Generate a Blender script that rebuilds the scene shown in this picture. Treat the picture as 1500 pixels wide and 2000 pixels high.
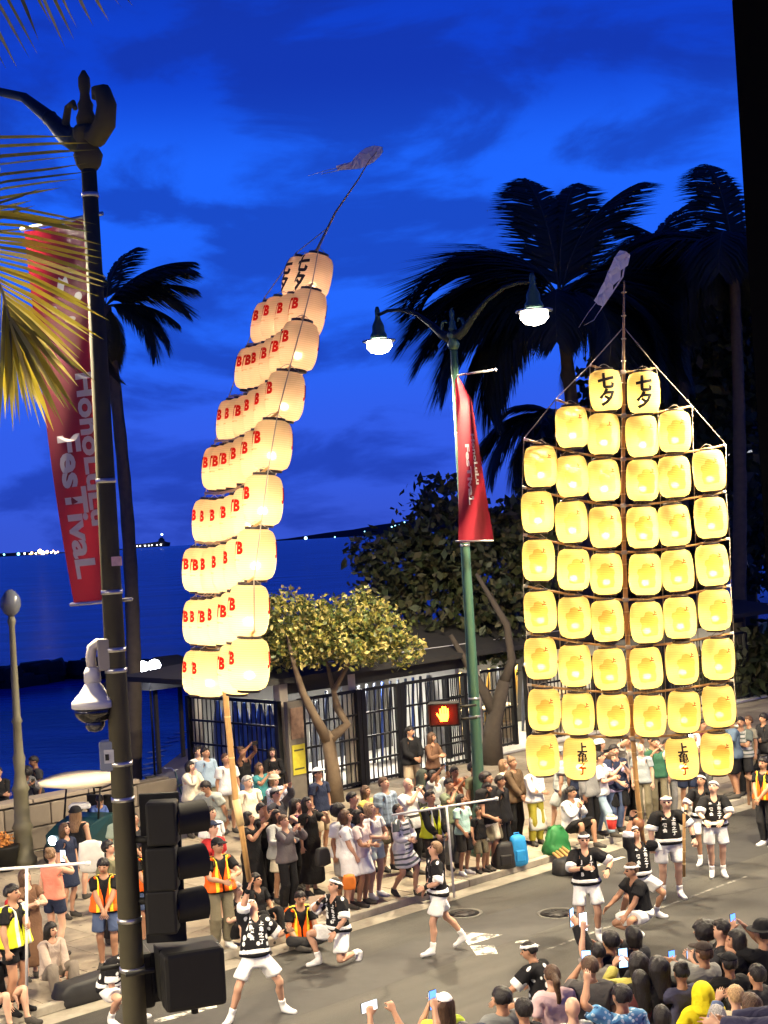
import bpy, bmesh, math, random
import numpy as np
from mathutils import Vector, Matrix, Quaternion
for o in list(bpy.data.objects): bpy.data.objects.remove(o)
scene = bpy.context.scene
COL = scene.collection
rnd = random.Random(7)
# ------------------------------------------------------------------ camera
FOC, CAMH = 2888.0, 6.5            # focal length in photo pixels, eye height (second-floor lanai)
ROLL, PITCH = math.atan(0.057), math.atan(42/2888.0)
cam = bpy.data.cameras.new("camera"); camo = bpy.data.objects.new("camera", cam); COL.objects.link(camo)
cam.sensor_fit = 'VERTICAL'; cam.sensor_height = 24.0; cam.lens = 24.0*FOC/2000.0
cam.clip_start = 0.1; cam.clip_end = 60000
_R = Vector((1,0,0)); _U = Vector((0,-math.sin(PITCH),math.cos(PITCH))); _F = Vector((0,math.cos(PITCH),math.sin(PITCH)))
_cr = _R*math.cos(ROLL)-_U*math.sin(ROLL); _cu = _R*math.sin(ROLL)+_U*math.cos(ROLL)
camo.matrix_world = Matrix(((_cr.x,_cu.x,-_F.x,0),(_cr.y,_cu.y,-_F.y,0),(_cr.z,_cu.z,-_F.z,CAMH),(0,0,0,1)))
scene.camera = camo
scene.view_settings.view_transform = 'Standard'; scene.view_settings.look = 'None'
scene.view_settings.gamma = 1.0; scene.view_settings.use_curve_mapping = False
scene.view_settings.exposure = 0.30
scene.render.engine = 'CYCLES'
scene.cycles.use_denoising = True
scene.cycles.max_bounces = 6; scene.cycles.diffuse_bounces = 3; scene.cycles.glossy_bounces = 3
scene.cycles.transmission_bounces = 4; scene.cycles.transparent_max_bounces = 8
scene.cycles.sample_clamp_indirect = 4.0
# ------------------------------------------------------------------ dusk sky (blue hour, broken cloud)
world = bpy.data.worlds.new("World"); scene.world = world; world.use_nodes = True
nt = world.node_tree; nt.nodes.clear()
def N(t, **k):
    n = nt.nodes.new(t)
    for a, b in k.items(): setattr(n, a, b)
    return n
def ramp(n, stops, mode='LINEAR'):
    cr = n.color_ramp; cr.interpolation = mode
    while len(cr.elements) > 1: cr.elements.remove(cr.elements[-1])
    cr.elements[0].position = stops[0][0]; cr.elements[0].color = stops[0][1]+(1,) if len(stops[0][1]) == 3 else stops[0][1]
    for p, c in stops[1:]:
        e = cr.elements.new(p); e.color = tuple(c)+(1,) if len(c) == 3 else c
tc = N('ShaderNodeTexCoord'); sep = N('ShaderNodeSeparateXYZ')
nt.links.new(tc.outputs['Generated'], sep.inputs[0])
mr = N('ShaderNodeMapRange'); mr.inputs['From Min'].default_value = -0.05; mr.inputs['From Max'].default_value = 0.75
nt.links.new(sep.outputs['Z'], mr.inputs['Value'])
rp = N('ShaderNodeValToRGB')
ramp(rp, [(0.0,(.024,.056,.40)),(.07,(.031,.076,.53)),(.14,(.027,.090,.66)),(.25,(.015,.112,.80)),(.36,(.011,.110,.82)),
          (.445,(.0045,.045,.52)),(.60,(.0030,.016,.22)),(1.0,(.002,.008,.11))], 'EASE')
nt.links.new(mr.outputs[0], rp.inputs[0])
mp = N('ShaderNodeMapping'); mp.inputs['Scale'].default_value = (3.4,3.4,9.0); mp.inputs['Location'].default_value = (1.1,.55,2.9)
mp.inputs['Rotation'].default_value = (0.0,math.radians(-14),0)
nt.links.new(tc.outputs['Generated'], mp.inputs['Vector'])
nz = N('ShaderNodeTexNoise'); nz.inputs['Scale'].default_value = 1.9; nz.inputs['Detail'].default_value = 7.0
nz.inputs['Roughness'].default_value = .56; nz.inputs['Distortion'].default_value = .35
nt.links.new(mp.outputs[0], nz.inputs['Vector'])
cr2 = N('ShaderNodeValToRGB'); ramp(cr2, [(.455,(0,0,0)),(.60,(1,1,1))], 'EASE')
nt.links.new(nz.outputs['Fac'], cr2.inputs[0])
mul = N('ShaderNodeMath', operation='MULTIPLY'); mul.inputs[1].default_value = .62
nt.links.new(cr2.outputs[0], mul.inputs[0])
mx = N('ShaderNodeMix', data_type='RGBA'); mx.inputs['B'].default_value = (.0060,.024,.27,1)
nt.links.new(mul.outputs[0], mx.inputs['Factor']); nt.links.new(rp.outputs[0], mx.inputs['A'])
bg = N('ShaderNodeBackground'); bg.inputs['Strength'].default_value = 1.0
nt.links.new(mx.outputs['Result'], bg.inputs['Color'])
wo = N('ShaderNodeOutputWorld'); nt.links.new(bg.outputs[0], wo.inputs['Surface'])
# ------------------------------------------------------------------ geometry of the place
def ray(px, py):
    u, v = px-750, 1000-py
    d = _cr*(u/FOC)+_cu*(v/FOC)+_F
    return d
def G(px, py, z=0.0):                 # point of a level plane seen at a photo pixel
    d = ray(px, py); t = (z-CAMH)/d.z
    return Vector((d.x*t, d.y*t, z))
def D(px, py, Y):                     # point at depth Y
    d = ray(px, py); t = Y/d.y
    return Vector((d.x*t, Y, CAMH+d.z*t))
A_ST = math.radians(43.8)             # the avenue runs away to the right
ES = Vector((math.cos(A_ST), math.sin(A_ST), 0)); EP = Vector((-math.sin(A_ST), math.cos(A_ST), 0))
def S(s, p, z=0.0): return ES*s+EP*p+Vector((0,0,z))
def sp(v): return v.dot(ES), v.dot(EP)
KERB_FAR, KERB_NEAR, FENCE = 18.65, 10.95, 27.8
HSW = 0.13
def ground_z(v):
    p = sp(Vector((v[0],v[1],0)))[1]
    return HSW if (p > KERB_FAR or p < KERB_NEAR) else 0.0
# ------------------------------------------------------------------ objects
def link(o, parent=None):
    COL.objects.link(o)
    if parent: o.parent = parent
    return o
def tag(o, label=None, cat=None, group=None, kind=None):
    if label: o['label'] = label
    if cat: o['category'] = cat
    if group: o['group'] = group
    if kind: o['kind'] = kind
    return o
def thing(name, label, cat, loc=(0,0,0), rz=0, group=None):
    o = bpy.data.objects.new(name, None); o.empty_display_size = .2
    o.location = loc; o.rotation_euler = (0,0,rz); link(o)
    return tag(o, label, cat, group)
class MB:
    """collects shapes into one mesh"""
    def __init__(s): s.v = []; s.f = []; s.m = []; s.sm = []
    def add(s, vs, fs, mi=0, smooth=False):
        b = len(s.v); s.v += [tuple(v) for v in vs]
        for f in fs: s.f.append(tuple(i+b for i in f)); s.m.append(mi); s.sm.append(smooth)
    def box(s, c, d, mi=0, M=None, bev=0.0):
        x, y, z = d[0]/2, d[1]/2, d[2]/2
        if bev <= 0:
            vs = [Vector((sx*x, sy*y, sz*z)) for sz in (-1,1) for sy in (-1,1) for sx in (-1,1)]
            fs = [(0,2,3,1),(4,5,7,6),(0,1,5,4),(2,6,7,3),(0,4,6,2),(1,3,7,5)]
        else:
            bm = bmesh.new(); bmesh.ops.create_cube(bm, size=1)
            bmesh.ops.scale(bm, vec=(2*x,2*y,2*z), verts=bm.verts)
            bmesh.ops.bevel(bm, geom=bm.edges[:], offset=bev, segments=2, affect='EDGES', profile=.5)
            bm.verts.ensure_lookup_table(); vs = [v.co.copy() for v in bm.verts]; fs = [[v.index for v in f.verts] for f in bm.faces]; bm.free()
        c = Vector(c)
        s.add([(M @ (v)+c) if M else v+c for v in vs], fs, mi)
        return s
    def tube(s, pts, r, n=8, mi=0, cap=True, smooth=True, flat=1.0):
        pts = [Vector(p) for p in pts]
        rs = r if isinstance(r, (list,tuple)) else [r]*len(pts)
        vs = []; fs = []
        t0 = (pts[1]-pts[0]).normalized()
        ref = Vector((0,0,1)) if abs(t0.z) < .9 else Vector((0,1,0))
        side = t0.cross(ref).normalized()
        for i, p in enumerate(pts):
            t = (pts[min(i+1,len(pts)-1)]-pts[max(i-1,0)])
            t = t.normalized() if t.length > 1e-9 else t0
            side = (side-t*side.dot(t)).normalized(); up = side.cross(t)
            for k in range(n):
                a = 2*math.pi*k/n
                vs.append(p+side*(math.cos(a)*rs[i])+up*(math.sin(a)*rs[i]*flat))
        for i in range(len(pts)-1):
            for k in range(n):
                k2 = (k+1)%n
                fs.append((i*n+k,i*n+k2,(i+1)*n+k2,(i+1)*n+k)[::-1])
        if cap: fs.append(tuple(range(n))); fs.append(tuple(reversed(range((len(pts)-1)*n,len(pts)*n))))
        s.add(vs, fs, mi, smooth); return s
    def lathe(s, c, prof, n=16, mi=0, M=None, smooth=True, cap=True):
        c = Vector(c); vs = []; fs = []
        for (r, z) in prof:
            for k in range(n):
                a = 2*math.pi*k/n; v = Vector((r*math.cos(a), r*math.sin(a), z))
                vs.append((M @ v if M else v)+c)
        m = len(prof)
        for i in range(m-1):
            for k in range(n):
                k2 = (k+1)%n; fs.append((i*n+k,i*n+k2,(i+1)*n+k2,(i+1)*n+k))
        if cap: fs.append(tuple(reversed(range(n)))); fs.append(tuple(range((m-1)*n,m*n)))
        s.add(vs, fs, mi, smooth); return s
    def mesh(s, name, mats):
        me = bpy.data.meshes.new(name); me.from_pydata(s.v, [], s.f)
        for m in (mats if isinstance(mats, (list,tuple)) else [mats]): me.materials.append(m)
        me.polygons.foreach_set('material_index', s.m); me.polygons.foreach_set('use_smooth', s.sm); me.update()
        return me
    def build(s, name, mats, parent=None, loc=None):
        o = bpy.data.objects.new(name, s.mesh(name, mats)); link(o, parent)
        if loc is not None: o.location = loc
        return o
def obj(name, me, parent=None, loc=None, rot=None):
    o = bpy.data.objects.new(name, me); link(o, parent)
    if loc is not None: o.location = loc
    if rot is not None: o.rotation_euler = rot
    return o
def copy_tree(o, parent=None):
    c = o.copy(); COL.objects.link(c); c.parent = parent
    if parent: c.matrix_parent_inverse = o.matrix_parent_inverse.copy()
    for ch in list(KIDS.get(o.name, o.children)): copy_tree(ch, c)
    return c
KIDS = {}
# ------------------------------------------------------------------ materials
MC = {}
def mat(name, col, rough=.6, metal=0.0, var=.12, scale=6.0, bump=0.0, emit=None, es=0.0, spec=.4, coord='Object', trans=0.0):
    key = (name, tuple(col))
    if key in MC: return MC[key]
    m = bpy.data.materials.new(name); m.use_nodes = True; t = m.node_tree
    b = t.nodes['Principled BSDF']; b.inputs['Roughness'].default_value = rough; b.inputs['Metallic'].default_value = metal
    b.inputs['Specular IOR Level'].default_value = spec
    b.inputs['Base Color'].default_value = tuple(col)+(1,)
    if var > 0:
        tcn = t.nodes.new('ShaderNodeTexCoord'); n = t.nodes.new('ShaderNodeTexNoise'); n.inputs['Scale'].default_value = scale; n.inputs['Detail'].default_value = 5
        t.links.new(tcn.outputs[coord], n.inputs['Vector'])
        mixn = t.nodes.new('ShaderNodeMix'); mixn.data_type = 'RGBA'
        lo = tuple(max(0, c*(1-var)) for c in col); hi = tuple(min(1, c*(1+var)) for c in col)
        mixn.inputs['A'].default_value = lo+(1,); mixn.inputs['B'].default_value = hi+(1,)
        t.links.new(n.outputs['Fac'], mixn.inputs['Factor']); t.links.new(mixn.outputs['Result'], b.inputs['Base Color'])
        if bump > 0:
            bn = t.nodes.new('ShaderNodeBump'); bn.inputs['Strength'].default_value = bump; bn.inputs['Distance'].default_value = .02
            t.links.new(n.outputs['Fac'], bn.inputs['Height']); t.links.new(bn.outputs[0], b.inputs['Normal'])
    if emit is not None:
        b.inputs['Emission Color'].default_value = tuple(emit)+(1,); b.inputs['Emission Strength'].default_value = es
    if trans > 0:
        out = t.nodes['Material Output']; tr = t.nodes.new('ShaderNodeBsdfTranslucent'); tr.inputs['Color'].default_value = tuple(min(1,c*1.1) for c in col)+(1,)
        ms = t.nodes.new('ShaderNodeMixShader'); ms.inputs[0].default_value = trans
        t.links.new(b.outputs[0], ms.inputs[1]); t.links.new(tr.outputs[0], ms.inputs[2]); t.links.new(ms.outputs[0], out.inputs['Surface'])
    MC[key] = m; return m
def emis(name, col, s):
    key = (name, tuple(col), s)
    if key in MC: return MC[key]
    m = bpy.data.materials.new(name); m.use_nodes = True; t = m.node_tree; t.nodes.clear()
    e = t.nodes.new('ShaderNodeEmission'); e.inputs[0].default_value = tuple(col)+(1,); e.inputs[1].default_value = s
    o = t.nodes.new('ShaderNodeOutputMaterial'); t.links.new(e.outputs[0], o.inputs[0]); MC[key] = m; return m
def point(name, loc, power, col, r, parent=None):
    l = bpy.data.lights.new(name, 'POINT'); l.energy = power; l.color = col; l.shadow_soft_size = r
    o = bpy.data.objects.new(name, l); link(o, parent); o.location = loc; return o
def text_mesh(txt, size, extrude=0.0, spacing=1.0, res=3, bold=0.0, align='CENTER'):
    cu = bpy.data.curves.new('txt', 'FONT'); cu.body = txt; cu.size = size; cu.extrude = extrude; cu.align_x = align; cu.align_y = 'CENTER'
    cu.resolution_u = res; cu.space_character = spacing; cu.offset = bold
    o = bpy.data.objects.new('txt', cu); COL.objects.link(o)
    dg = bpy.context.evaluated_depsgraph_get(); dg.update()
    me = bpy.data.meshes.new_from_object(o.evaluated_get(dg), depsgraph=dg)
    vs = [v.co.copy() for v in me.vertices]; fs = [tuple(p.vertices) for p in me.polygons]
    bpy.data.objects.remove(o); bpy.data.curves.remove(cu); bpy.data.meshes.remove(me)
    return vs, fs
# ------------------------------------------------------------------ ground, road, pavements, beach, sea
def sheet(name, pts, m, z=None, kind='structure'):
    me = bpy.data.meshes.new(name); me.from_pydata([tuple(p) for p in pts], [], [tuple(range(len(pts)))]); me.materials.append(m)
    o = obj(name, me); o['kind'] = kind; return o
def quadS(s0, s1, p0, p1, z): return [S(s0,p0,z), S(s1,p0,z), S(s1,p1,z), S(s0,p1,z)]
def asphalt():
    m = mat('asphalt', (.062,.060,.057), .62, var=0, spec=.35); t = m.node_tree; b = t.nodes['Principled BSDF']
    tcn = t.nodes.new('ShaderNodeTexCoord')
    def noise(sc, det, vec=None, rough=.6):
        n = t.nodes.new('ShaderNodeTexNoise'); n.inputs['Scale'].default_value = sc; n.inputs['Detail'].default_value = det; n.inputs['Roughness'].default_value = rough
        t.links.new(vec or tcn.outputs['Object'], n.inputs['Vector']); return n
    mpn = t.nodes.new('ShaderNodeMapping'); mpn.inputs['Rotation'].default_value = (0,0,-A_ST); t.links.new(tcn.outputs['Object'], mpn.inputs[0])
    mp2 = t.nodes.new('ShaderNodeMapping'); mp2.inputs['Scale'].default_value = (.10,1.1,1); t.links.new(mpn.outputs[0], mp2.inputs[0])
    a = noise(1.0, 6, mp2.outputs[0]); c = noise(140, 3); w = noise(.45, 6)
    r1 = t.nodes.new('ShaderNodeValToRGB'); ramp(r1, [(.3,(.028,.027,.025)),(.62,(.066,.063,.057))]); t.links.new(a.outputs['Fac'], r1.inputs[0])
    r2 = t.nodes.new('ShaderNodeValToRGB'); ramp(r2, [(.25,(.55,.54,.52)),(.75,(1.35,1.34,1.32))]); t.links.new(c.outputs['Fac'], r2.inputs[0])
    r3 = t.nodes.new('ShaderNodeValToRGB'); ramp(r3, [(.35,(.72,.72,.72)),(.7,(1.18,1.17,1.14))]); t.links.new(w.outputs['Fac'], r3.inputs[0])
    def mulc(x, y):
        q = t.nodes.new('ShaderNodeMix'); q.data_type = 'RGBA'; q.blend_type = 'MULTIPLY'; q.inputs['Factor'].default_value = 1
        t.links.new(x, q.inputs['A']); t.links.new(y, q.inputs['B']); return q.outputs['Result']
    wv = t.nodes.new('ShaderNodeMix'); wv.data_type = 'RGBA'; wv.inputs['Factor'].default_value = .35; t.links.new(mpn.outputs[0], wv.inputs['A']); t.links.new(noise(1.2,4).outputs['Color'], wv.inputs['B'])
    vo = t.nodes.new('ShaderNodeTexVoronoi'); vo.feature = 'DISTANCE_TO_EDGE'; vo.inputs['Scale'].default_value = .17; t.links.new(wv.outputs['Result'], vo.inputs['Vector'])
    r4 = t.nodes.new('ShaderNodeValToRGB'); ramp(r4, [(.0015,(.45,.44,.43)),(.005,(1,1,1))]); t.links.new(vo.outputs['Distance'], r4.inputs[0])
    st_ = t.nodes.new('ShaderNodeValToRGB'); ramp(st_, [(.60,(1,1,1)),(.70,(.62,.60,.58))]); t.links.new(noise(1.7,3).outputs['Fac'], st_.inputs[0])
    t.links.new(mulc(mulc(mulc(mulc(r1.outputs[0], r2.outputs[0]), r3.outputs[0]), r4.outputs[0]), st_.outputs[0]), b.inputs['Base Color'])
    bp = t.nodes.new('ShaderNodeBump'); bp.inputs['Strength'].default_value = .5; bp.inputs['Distance'].default_value = .01
    t.links.new(c.outputs['Fac'], bp.inputs['Height']); t.links.new(bp.outputs[0], b.inputs['Normal']); return m
M_ASPH = asphalt()
M_CONC = mat('concrete', (.30,.27,.22), .8, var=.25, scale=1.3, bump=.1)
M_KERB = mat('kerb_concrete', (.36,.33,.27), .8, var=.22, scale=2.0, bump=.15)
def stained(m):      # foot-worn blotches and gum spots
    t = m.node_tree; b = t.nodes['Principled BSDF']; src = b.inputs['Base Color'].links[0].from_socket; g = t.nodes.new('ShaderNodeNewGeometry'); n = t.nodes.new('ShaderNodeTexNoise'); n.inputs['Scale'].default_value = 1.1; n.inputs['Detail'].default_value = 7; n.inputs['Roughness'].default_value = .7; t.links.new(g.outputs['Position'], n.inputs['Vector'])
    r = t.nodes.new('ShaderNodeValToRGB'); ramp(r, [(.36,(.66,.64,.62)),(.56,(1,1,1)),(.74,(1.12,1.1,1.06))]); t.links.new(n.outputs['Fac'], r.inputs[0]); v = t.nodes.new('ShaderNodeTexVoronoi'); v.inputs['Scale'].default_value = 2.6; t.links.new(g.outputs['Position'], v.inputs['Vector']); r2 = t.nodes.new('ShaderNodeValToRGB'); ramp(r2, [(.07,(.5,.49,.47)),(.10,(1,1,1))]); t.links.new(v.outputs['Distance'], r2.inputs[0])
    for q_ in (r, r2):
        x = t.nodes.new('ShaderNodeMix'); x.data_type = 'RGBA'; x.blend_type = 'MULTIPLY'; x.inputs['Factor'].default_value = 1; t.links.new(src, x.inputs['A']); t.links.new(q_.outputs[0], x.inputs['B']); src = x.outputs['Result']
    t.links.new(src, b.inputs['Base Color']); return m
M_PAVE = [stained(q) for q in [mat('paver_tan', (.30,.25,.185), .75, var=.20, scale=3, bump=.12), mat('paver_rose', (.28,.235,.18), .75, var=.22, scale=3.5, bump=.12), mat('paver_sand', (.335,.285,.215), .75, var=.18, scale=2.6, bump=.12)]]; stained(M_CONC); stained(M_KERB)
M_SAND = mat('sand', (.30,.24,.16), .95, var=.2, scale=.8, bump=.4)
sheet('road', quadS(-70,150,KERB_NEAR,KERB_FAR-.42,0.0), M_ASPH)
sheet('gutter', quadS(-70,150,KERB_FAR-.42,KERB_FAR,.004), M_CONC)
sheet('ground', quadS(-200,260,-60,30.2,-.35), mat('soil', (.07,.06,.045), .95, var=.2, scale=.6))
kb = MB()
for p0 in (KERB_FAR+.08, KERB_NEAR-.08):
    for i in range(-24, 50):
        c = S(i*3.0, p0, .065); kb.box(c, (2.985,.16,.134), M=Matrix.Rotation(A_ST,3,'Z'), bev=.018)
o = kb.build('kerb', M_KERB); o['kind'] = 'structure'
near = sheet('near_pavement', quadS(-70,150,-20,KERB_NEAR-.16,.128), M_CONC)
side = sheet('sidewalk', quadS(-70,150,KERB_FAR+.16,FENCE+.6,.112), mat('joint_mortar', (.16,.125,.09), .9, var=.2, scale=3))
PAVERS = []
pw = 1.24
for mi in range(3):
    b_ = MB().box((0,0,-.02), (pw-.014,pw-.014,.04), bev=.006); PAVERS.append(b_.mesh('paver', M_PAVE[mi]))
prs = random.Random(3)
for j in range(7):
    for i in range(42):
        s = 1.5+i*pw+(j%2)*pw*.5; p = KERB_FAR+.18+pw*.5+j*pw*1.032
        o = obj('paver', PAVERS[prs.choice((0,0,1,2))], side, S(s, p, .130+prs.uniform(-.002,.002)), (prs.uniform(-.002,.002), prs.uniform(-.002,.002), A_ST))
        o.scale = (1,1.03,1)
# strips of the pavement left and right of the laid stretch, and the park behind the fence line
sheet('pavement_end', quadS(-70,.8,KERB_FAR+.16,FENCE+.6,.126), M_CONC)
sheet('pavement_far', quadS(54.5,150,KERB_FAR+.16,FENCE+.6,.126), M_CONC)
sheet('promenade', [S(-70,FENCE+.6,.12),S(60,FENCE+.6,.12),S(60,33.0,.12),S(23.2,33.0,.12),S(23.2,30.1,.12),S(-70,30.1,.12)], mat('promenade_concrete', (.24,.21,.17), .85, var=.2, scale=1.1))
# road paint, worn through
def worn(name, col, thr=.5, sc=9):
    m = mat(name, col, .6, var=0); t = m.node_tree; b = t.nodes['Principled BSDF']
    tcn = t.nodes.new('ShaderNodeTexCoord'); n = t.nodes.new('ShaderNodeTexNoise'); n.inputs['Scale'].default_value = sc; n.inputs['Detail'].default_value = 8; n.inputs['Roughness'].default_value = .7
    t.links.new(tcn.outputs['Object'], n.inputs['Vector'])
    r = t.nodes.new('ShaderNodeValToRGB'); ramp(r, [(thr-.05,(.07,.068,.064)),(thr+.04,col)]); t.links.new(n.outputs['Fac'], r.inputs[0]); t.links.new(r.outputs[0], b.inputs['Base Color']); return m
M_PAINT = worn('road_paint', (.62,.60,.52), .49, 5); M_PAINT2 = worn('old_road_paint', (.30,.29,.25), .53, 6)
def marking(pts, m=None, z=.004):
    me = bpy.data.meshes.new('lane_marking'); me.from_pydata([(q.x,q.y,z) for q in pts], [], [tuple(range(len(pts)))]); me.materials.append(m or M_PAINT); o = obj('lane_marking', me); o['kind'] = 'structure'
for poly in ([(893,1820),(982,1826),(915,1846)], [(918,1848),(965,1846),(972,1863),(930,1866)], [(1008,1838),(1032,1836),(1036,1842),(1006,1842)]):
    marking([G(*q) for q in poly][::-1])
for (s0, s1, p, w) in ((6,13.2,12.35,.10),(17.2,22.8,14.95,.06),(25.6,28.6,14.9,.11),(31.5,34,14.9,.11),(21.9,22.9,17.75,.12),(27,28.4,17.2,.12),(37,40,14.9,.11)):
    marking([S(s0,p-w/2), S(s1,p-w/2), S(s1,p+w/2), S(s0,p+w/2)], M_PAINT if w != .06 else M_PAINT2)
marking([G(*q) for q in ((300,1992),(423,1962),(424,1968),(302,2000))][::-1])
M_IRON = mat('cast_iron', (.045,.042,.04), .55, .6, var=.3, scale=30, bump=.3)
def manhole(px, py, r):
    c = G(px,py); t = thing('manhole_cover', 'round iron manhole cover in the asphalt near '+('the clapping dancer' if px > 1000 else 'the striding dancer'), 'manhole cover', c, A_ST)
    MB().lathe((0,0,0), [(r,.003),(r,.008),(r-.05,.008),(r-.055,.005)], 24, cap=False).build('ring', mat('worn_iron_rim',(.12,.115,.10),.6,.3,var=.3,scale=20), t)
    m = MB().lathe((0,0,0), [(r-.055,.004),(0.01,.005)], 24)
    for k in range(6):
        a = k*math.pi/3; m.box((math.cos(a)*r*.5, math.sin(a)*r*.5,.007), (.10,.05,.006))
    m.build('lid', M_IRON, t)
sheet('asphalt_patch', [S(11,15.7,.002),S(33,15.6,.002),S(33,17.0,.002),S(24,17.1,.002),S(11,16.9,.002)], mat('patch_asphalt',(.040,.038,.036),.7,var=.3,scale=4,bump=.2))
manhole(1090,1784,.36); manhole(905,1784,.33)
# beach, water, groyne
bm = MB(); shore = [(-200,33),(0,33.4),(12,34.2),(23,37),(36,49),(60,54),(110,58),(260,60)]
top = [S(s_,30.0 if s_ < 23.5 else p_-7,.05) for s_, p_ in shore]; mid_ = [S(s_,p_,-1.32) for s_, p_ in shore]; low_ = [S(s_,p_+18,-3.2) for s_, p_ in shore]; bk_ = [S(s_,29.8 if s_ < 23.5 else 32.5,.05) for s_, p_ in shore]; nS = len(shore)
bm.add(bk_+top+mid_+low_, [(r_*nS+i,r_*nS+i+1,(r_+1)*nS+i+1,(r_+1)*nS+i) for r_ in range(3) for i in range(nS-1)])
o = bm.build('beach', M_SAND); o['kind'] = 'structure'
mw_ = bpy.data.materials.new('sea_water'); mw_.use_nodes = True; t = mw_.node_tree; b = t.nodes['Principled BSDF']
b.inputs['Base Color'].default_value = (.010,.075,.50,1); b.inputs['Roughness'].default_value = .22; b.inputs['IOR'].default_value = 1.33
tcn = t.nodes.new('ShaderNodeTexCoord'); mpn = t.nodes.new('ShaderNodeMapping'); mpn.inputs['Rotation'].default_value = (0,0,.5); mpn.inputs['Scale'].default_value = (.5,1.6,1); t.links.new(tcn.outputs['Object'], mpn.inputs[0])
n1 = t.nodes.new('ShaderNodeTexNoise'); n1.inputs['Scale'].default_value = .9; n1.inputs['Detail'].default_value = 8; n1.inputs['Roughness'].default_value = .62; t.links.new(mpn.outputs[0], n1.inputs['Vector'])
bp = t.nodes.new('ShaderNodeBump'); bp.inputs['Strength'].default_value = 1.0; bp.inputs['Distance'].default_value = .9; t.links.new(n1.outputs['Fac'], bp.inputs['Height']); t.links.new(bp.outputs[0], b.inputs['Normal'])
n3 = t.nodes.new('ShaderNodeTexNoise'); n3.inputs['Scale'].default_value = .09; n3.inputs['Detail'].default_value = 6; t.links.new(mpn.outputs[0], n3.inputs['Vector']); r3_ = t.nodes.new('ShaderNodeValToRGB'); ramp(r3_, [(.35,(.006,.045,.34)),(.65,(.016,.11,.66))]); t.links.new(n3.outputs['Fac'], r3_.inputs[0]); t.links.new(r3_.outputs[0], b.inputs['Base Color'])
sheet('sea', [S(-6000,32,-1.3), S(6000,32,-1.3), S(30000,30000,-1.3), S(-30000,30000,-1.3)], mw_)
# low foam line where the swell runs in
M_FOAM = mat('sea_foam', (.30,.38,.55), .7, var=.3, scale=2)
fo = MB()
fr = random.Random(5)
for k in range(46):
    s = -4+k*.95; p = np.interp(s, [q[0] for q in shore], [q[1] for q in shore])+1.0+.6*math.sin(k*.35)+fr.uniform(-.15,.15); fo.add([S(s,p,-1.285), S(s+.78,p+.05,-1.285), S(s+.78,p+.22+fr.uniform(0,.2),-1.285), S(s,p+.22+fr.uniform(0,.2),-1.285)], [(0,1,2,3)])
o = fo.build('surf_foam', M_FOAM); o['kind'] = 'stuff'
M_LAVA = mat('lava_rock', (.022,.021,.021), .9, var=.4, scale=2, bump=.5)
gr = thing('rock_groyne', 'low dark rock groyne reaching across the bay', 'groyne', (0,0,0))
rr = random.Random(11); gm = MB()
gp = [(-120,1352),(0,1345),(60,1337),(120,1328),(180,1322),(240,1322),(300,1330),(360,1340)]
gpts = [G(x,y,-1.3) for x, y in gp]
for i in range(len(gpts)-1):
    a, b2 = gpts[i], gpts[i+1]; n = max(3, int((b2-a).length/1.2))
    for k in range(n):
        q = a.lerp(b2, (k+rr.random())/n)
        for _ in range(2):
            c = q+Vector((rr.uniform(-.6,.6), rr.uniform(-1,1), rr.uniform(.05,.75)))
            gm.box(c, (rr.uniform(1,1.9), rr.uniform(1,1.9), rr.uniform(.7,1.2)), M=Matrix.Rotation(rr.uniform(0,3),3,'Z')@Matrix.Rotation(rr.uniform(-.3,.3),3,'X'), bev=.12)
o = gm.build('rock', M_LAVA, gr); o['kind'] = 'stuff'
# far shore: hills, harbour lights, ship
M_HILL = mat('far_hill', (.030,.036,.05), 1, var=.1, scale=.002)
def ridge(name, pts, Y, thick=900):
    v = []; n = len(pts)
    for (px, py) in pts: v.append(D(px,py,Y))
    base = [Vector((q.x, Y, -1.5)) for q in v]; back = [Vector((q.x*1.05, Y+thick, -1.5)) for q in v]
    me = bpy.data.meshes.new(name); f = []
    for i in range(n-1): f += [(i,i+n,i+n+1,i+1)[::-1], (i,i+1,i+2*n+1,i+2*n)]
    me.from_pydata([tuple(q) for q in v+base+back], [], f); me.materials.append(M_HILL); o = obj(name, me); o['kind'] = 'structure'; return o
ridge('hill', [(500,1058),(560,1052),(600,1046),(640,1040),(690,1034),(740,1025),(790,1018),(850,1010),(920,1006),(1000,1004),(1090,1006),(1200,1000),(1320,996),(1500,992)], 9000)
ridge('far_shore', [(-60,1083),(20,1080),(70,1077),(110,1079),(160,1078),(230,1072)], 8000)
def glow(mb, c, r, mi=0): mb.lathe(c, [(r*.05,-r),(r*.75,-r*.6),(r,0),(r*.75,r*.6),(r*.05,r)], 8, mi)
M_LW, M_LO, M_LC, M_LB = emis('lamp_white',(1,.95,.85),9), emis('lamp_orange',(1,.55,.22),7), emis('lamp_cyan',(.25,.8,1),6), emis('lamp_blue',(.35,.6,1),9)
hb = thing('harbour', 'distant harbour with white and orange floodlights on the horizon at left', 'harbour', D(80,1080,7900))
for (px, py, r, m) in ((8,1083,5,M_LC),(36,1082,8,M_LC),(48,1081,5,M_LW),(62,1080,7,M_LO),(70,1081,5,M_LW),(78,1077,13,M_LO),(84,1080,11,M_LW),(92,1078,9,M_LO),(100,1079,5,M_LW),(104,1076,5,M_LO),(108,1080,6,M_LW),(113,1078,5,M_LO),(131,1081,4,M_LC),(58,1082,4,M_LO)):
    g = MB(); glow(g, D(px,py,7900)-hb.location, r); g.build('floodlight', m, hb)
hv = thing('hillside_town', 'few tiny lights of houses on the far hillside', 'town', D(700,1030,8800))
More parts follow.
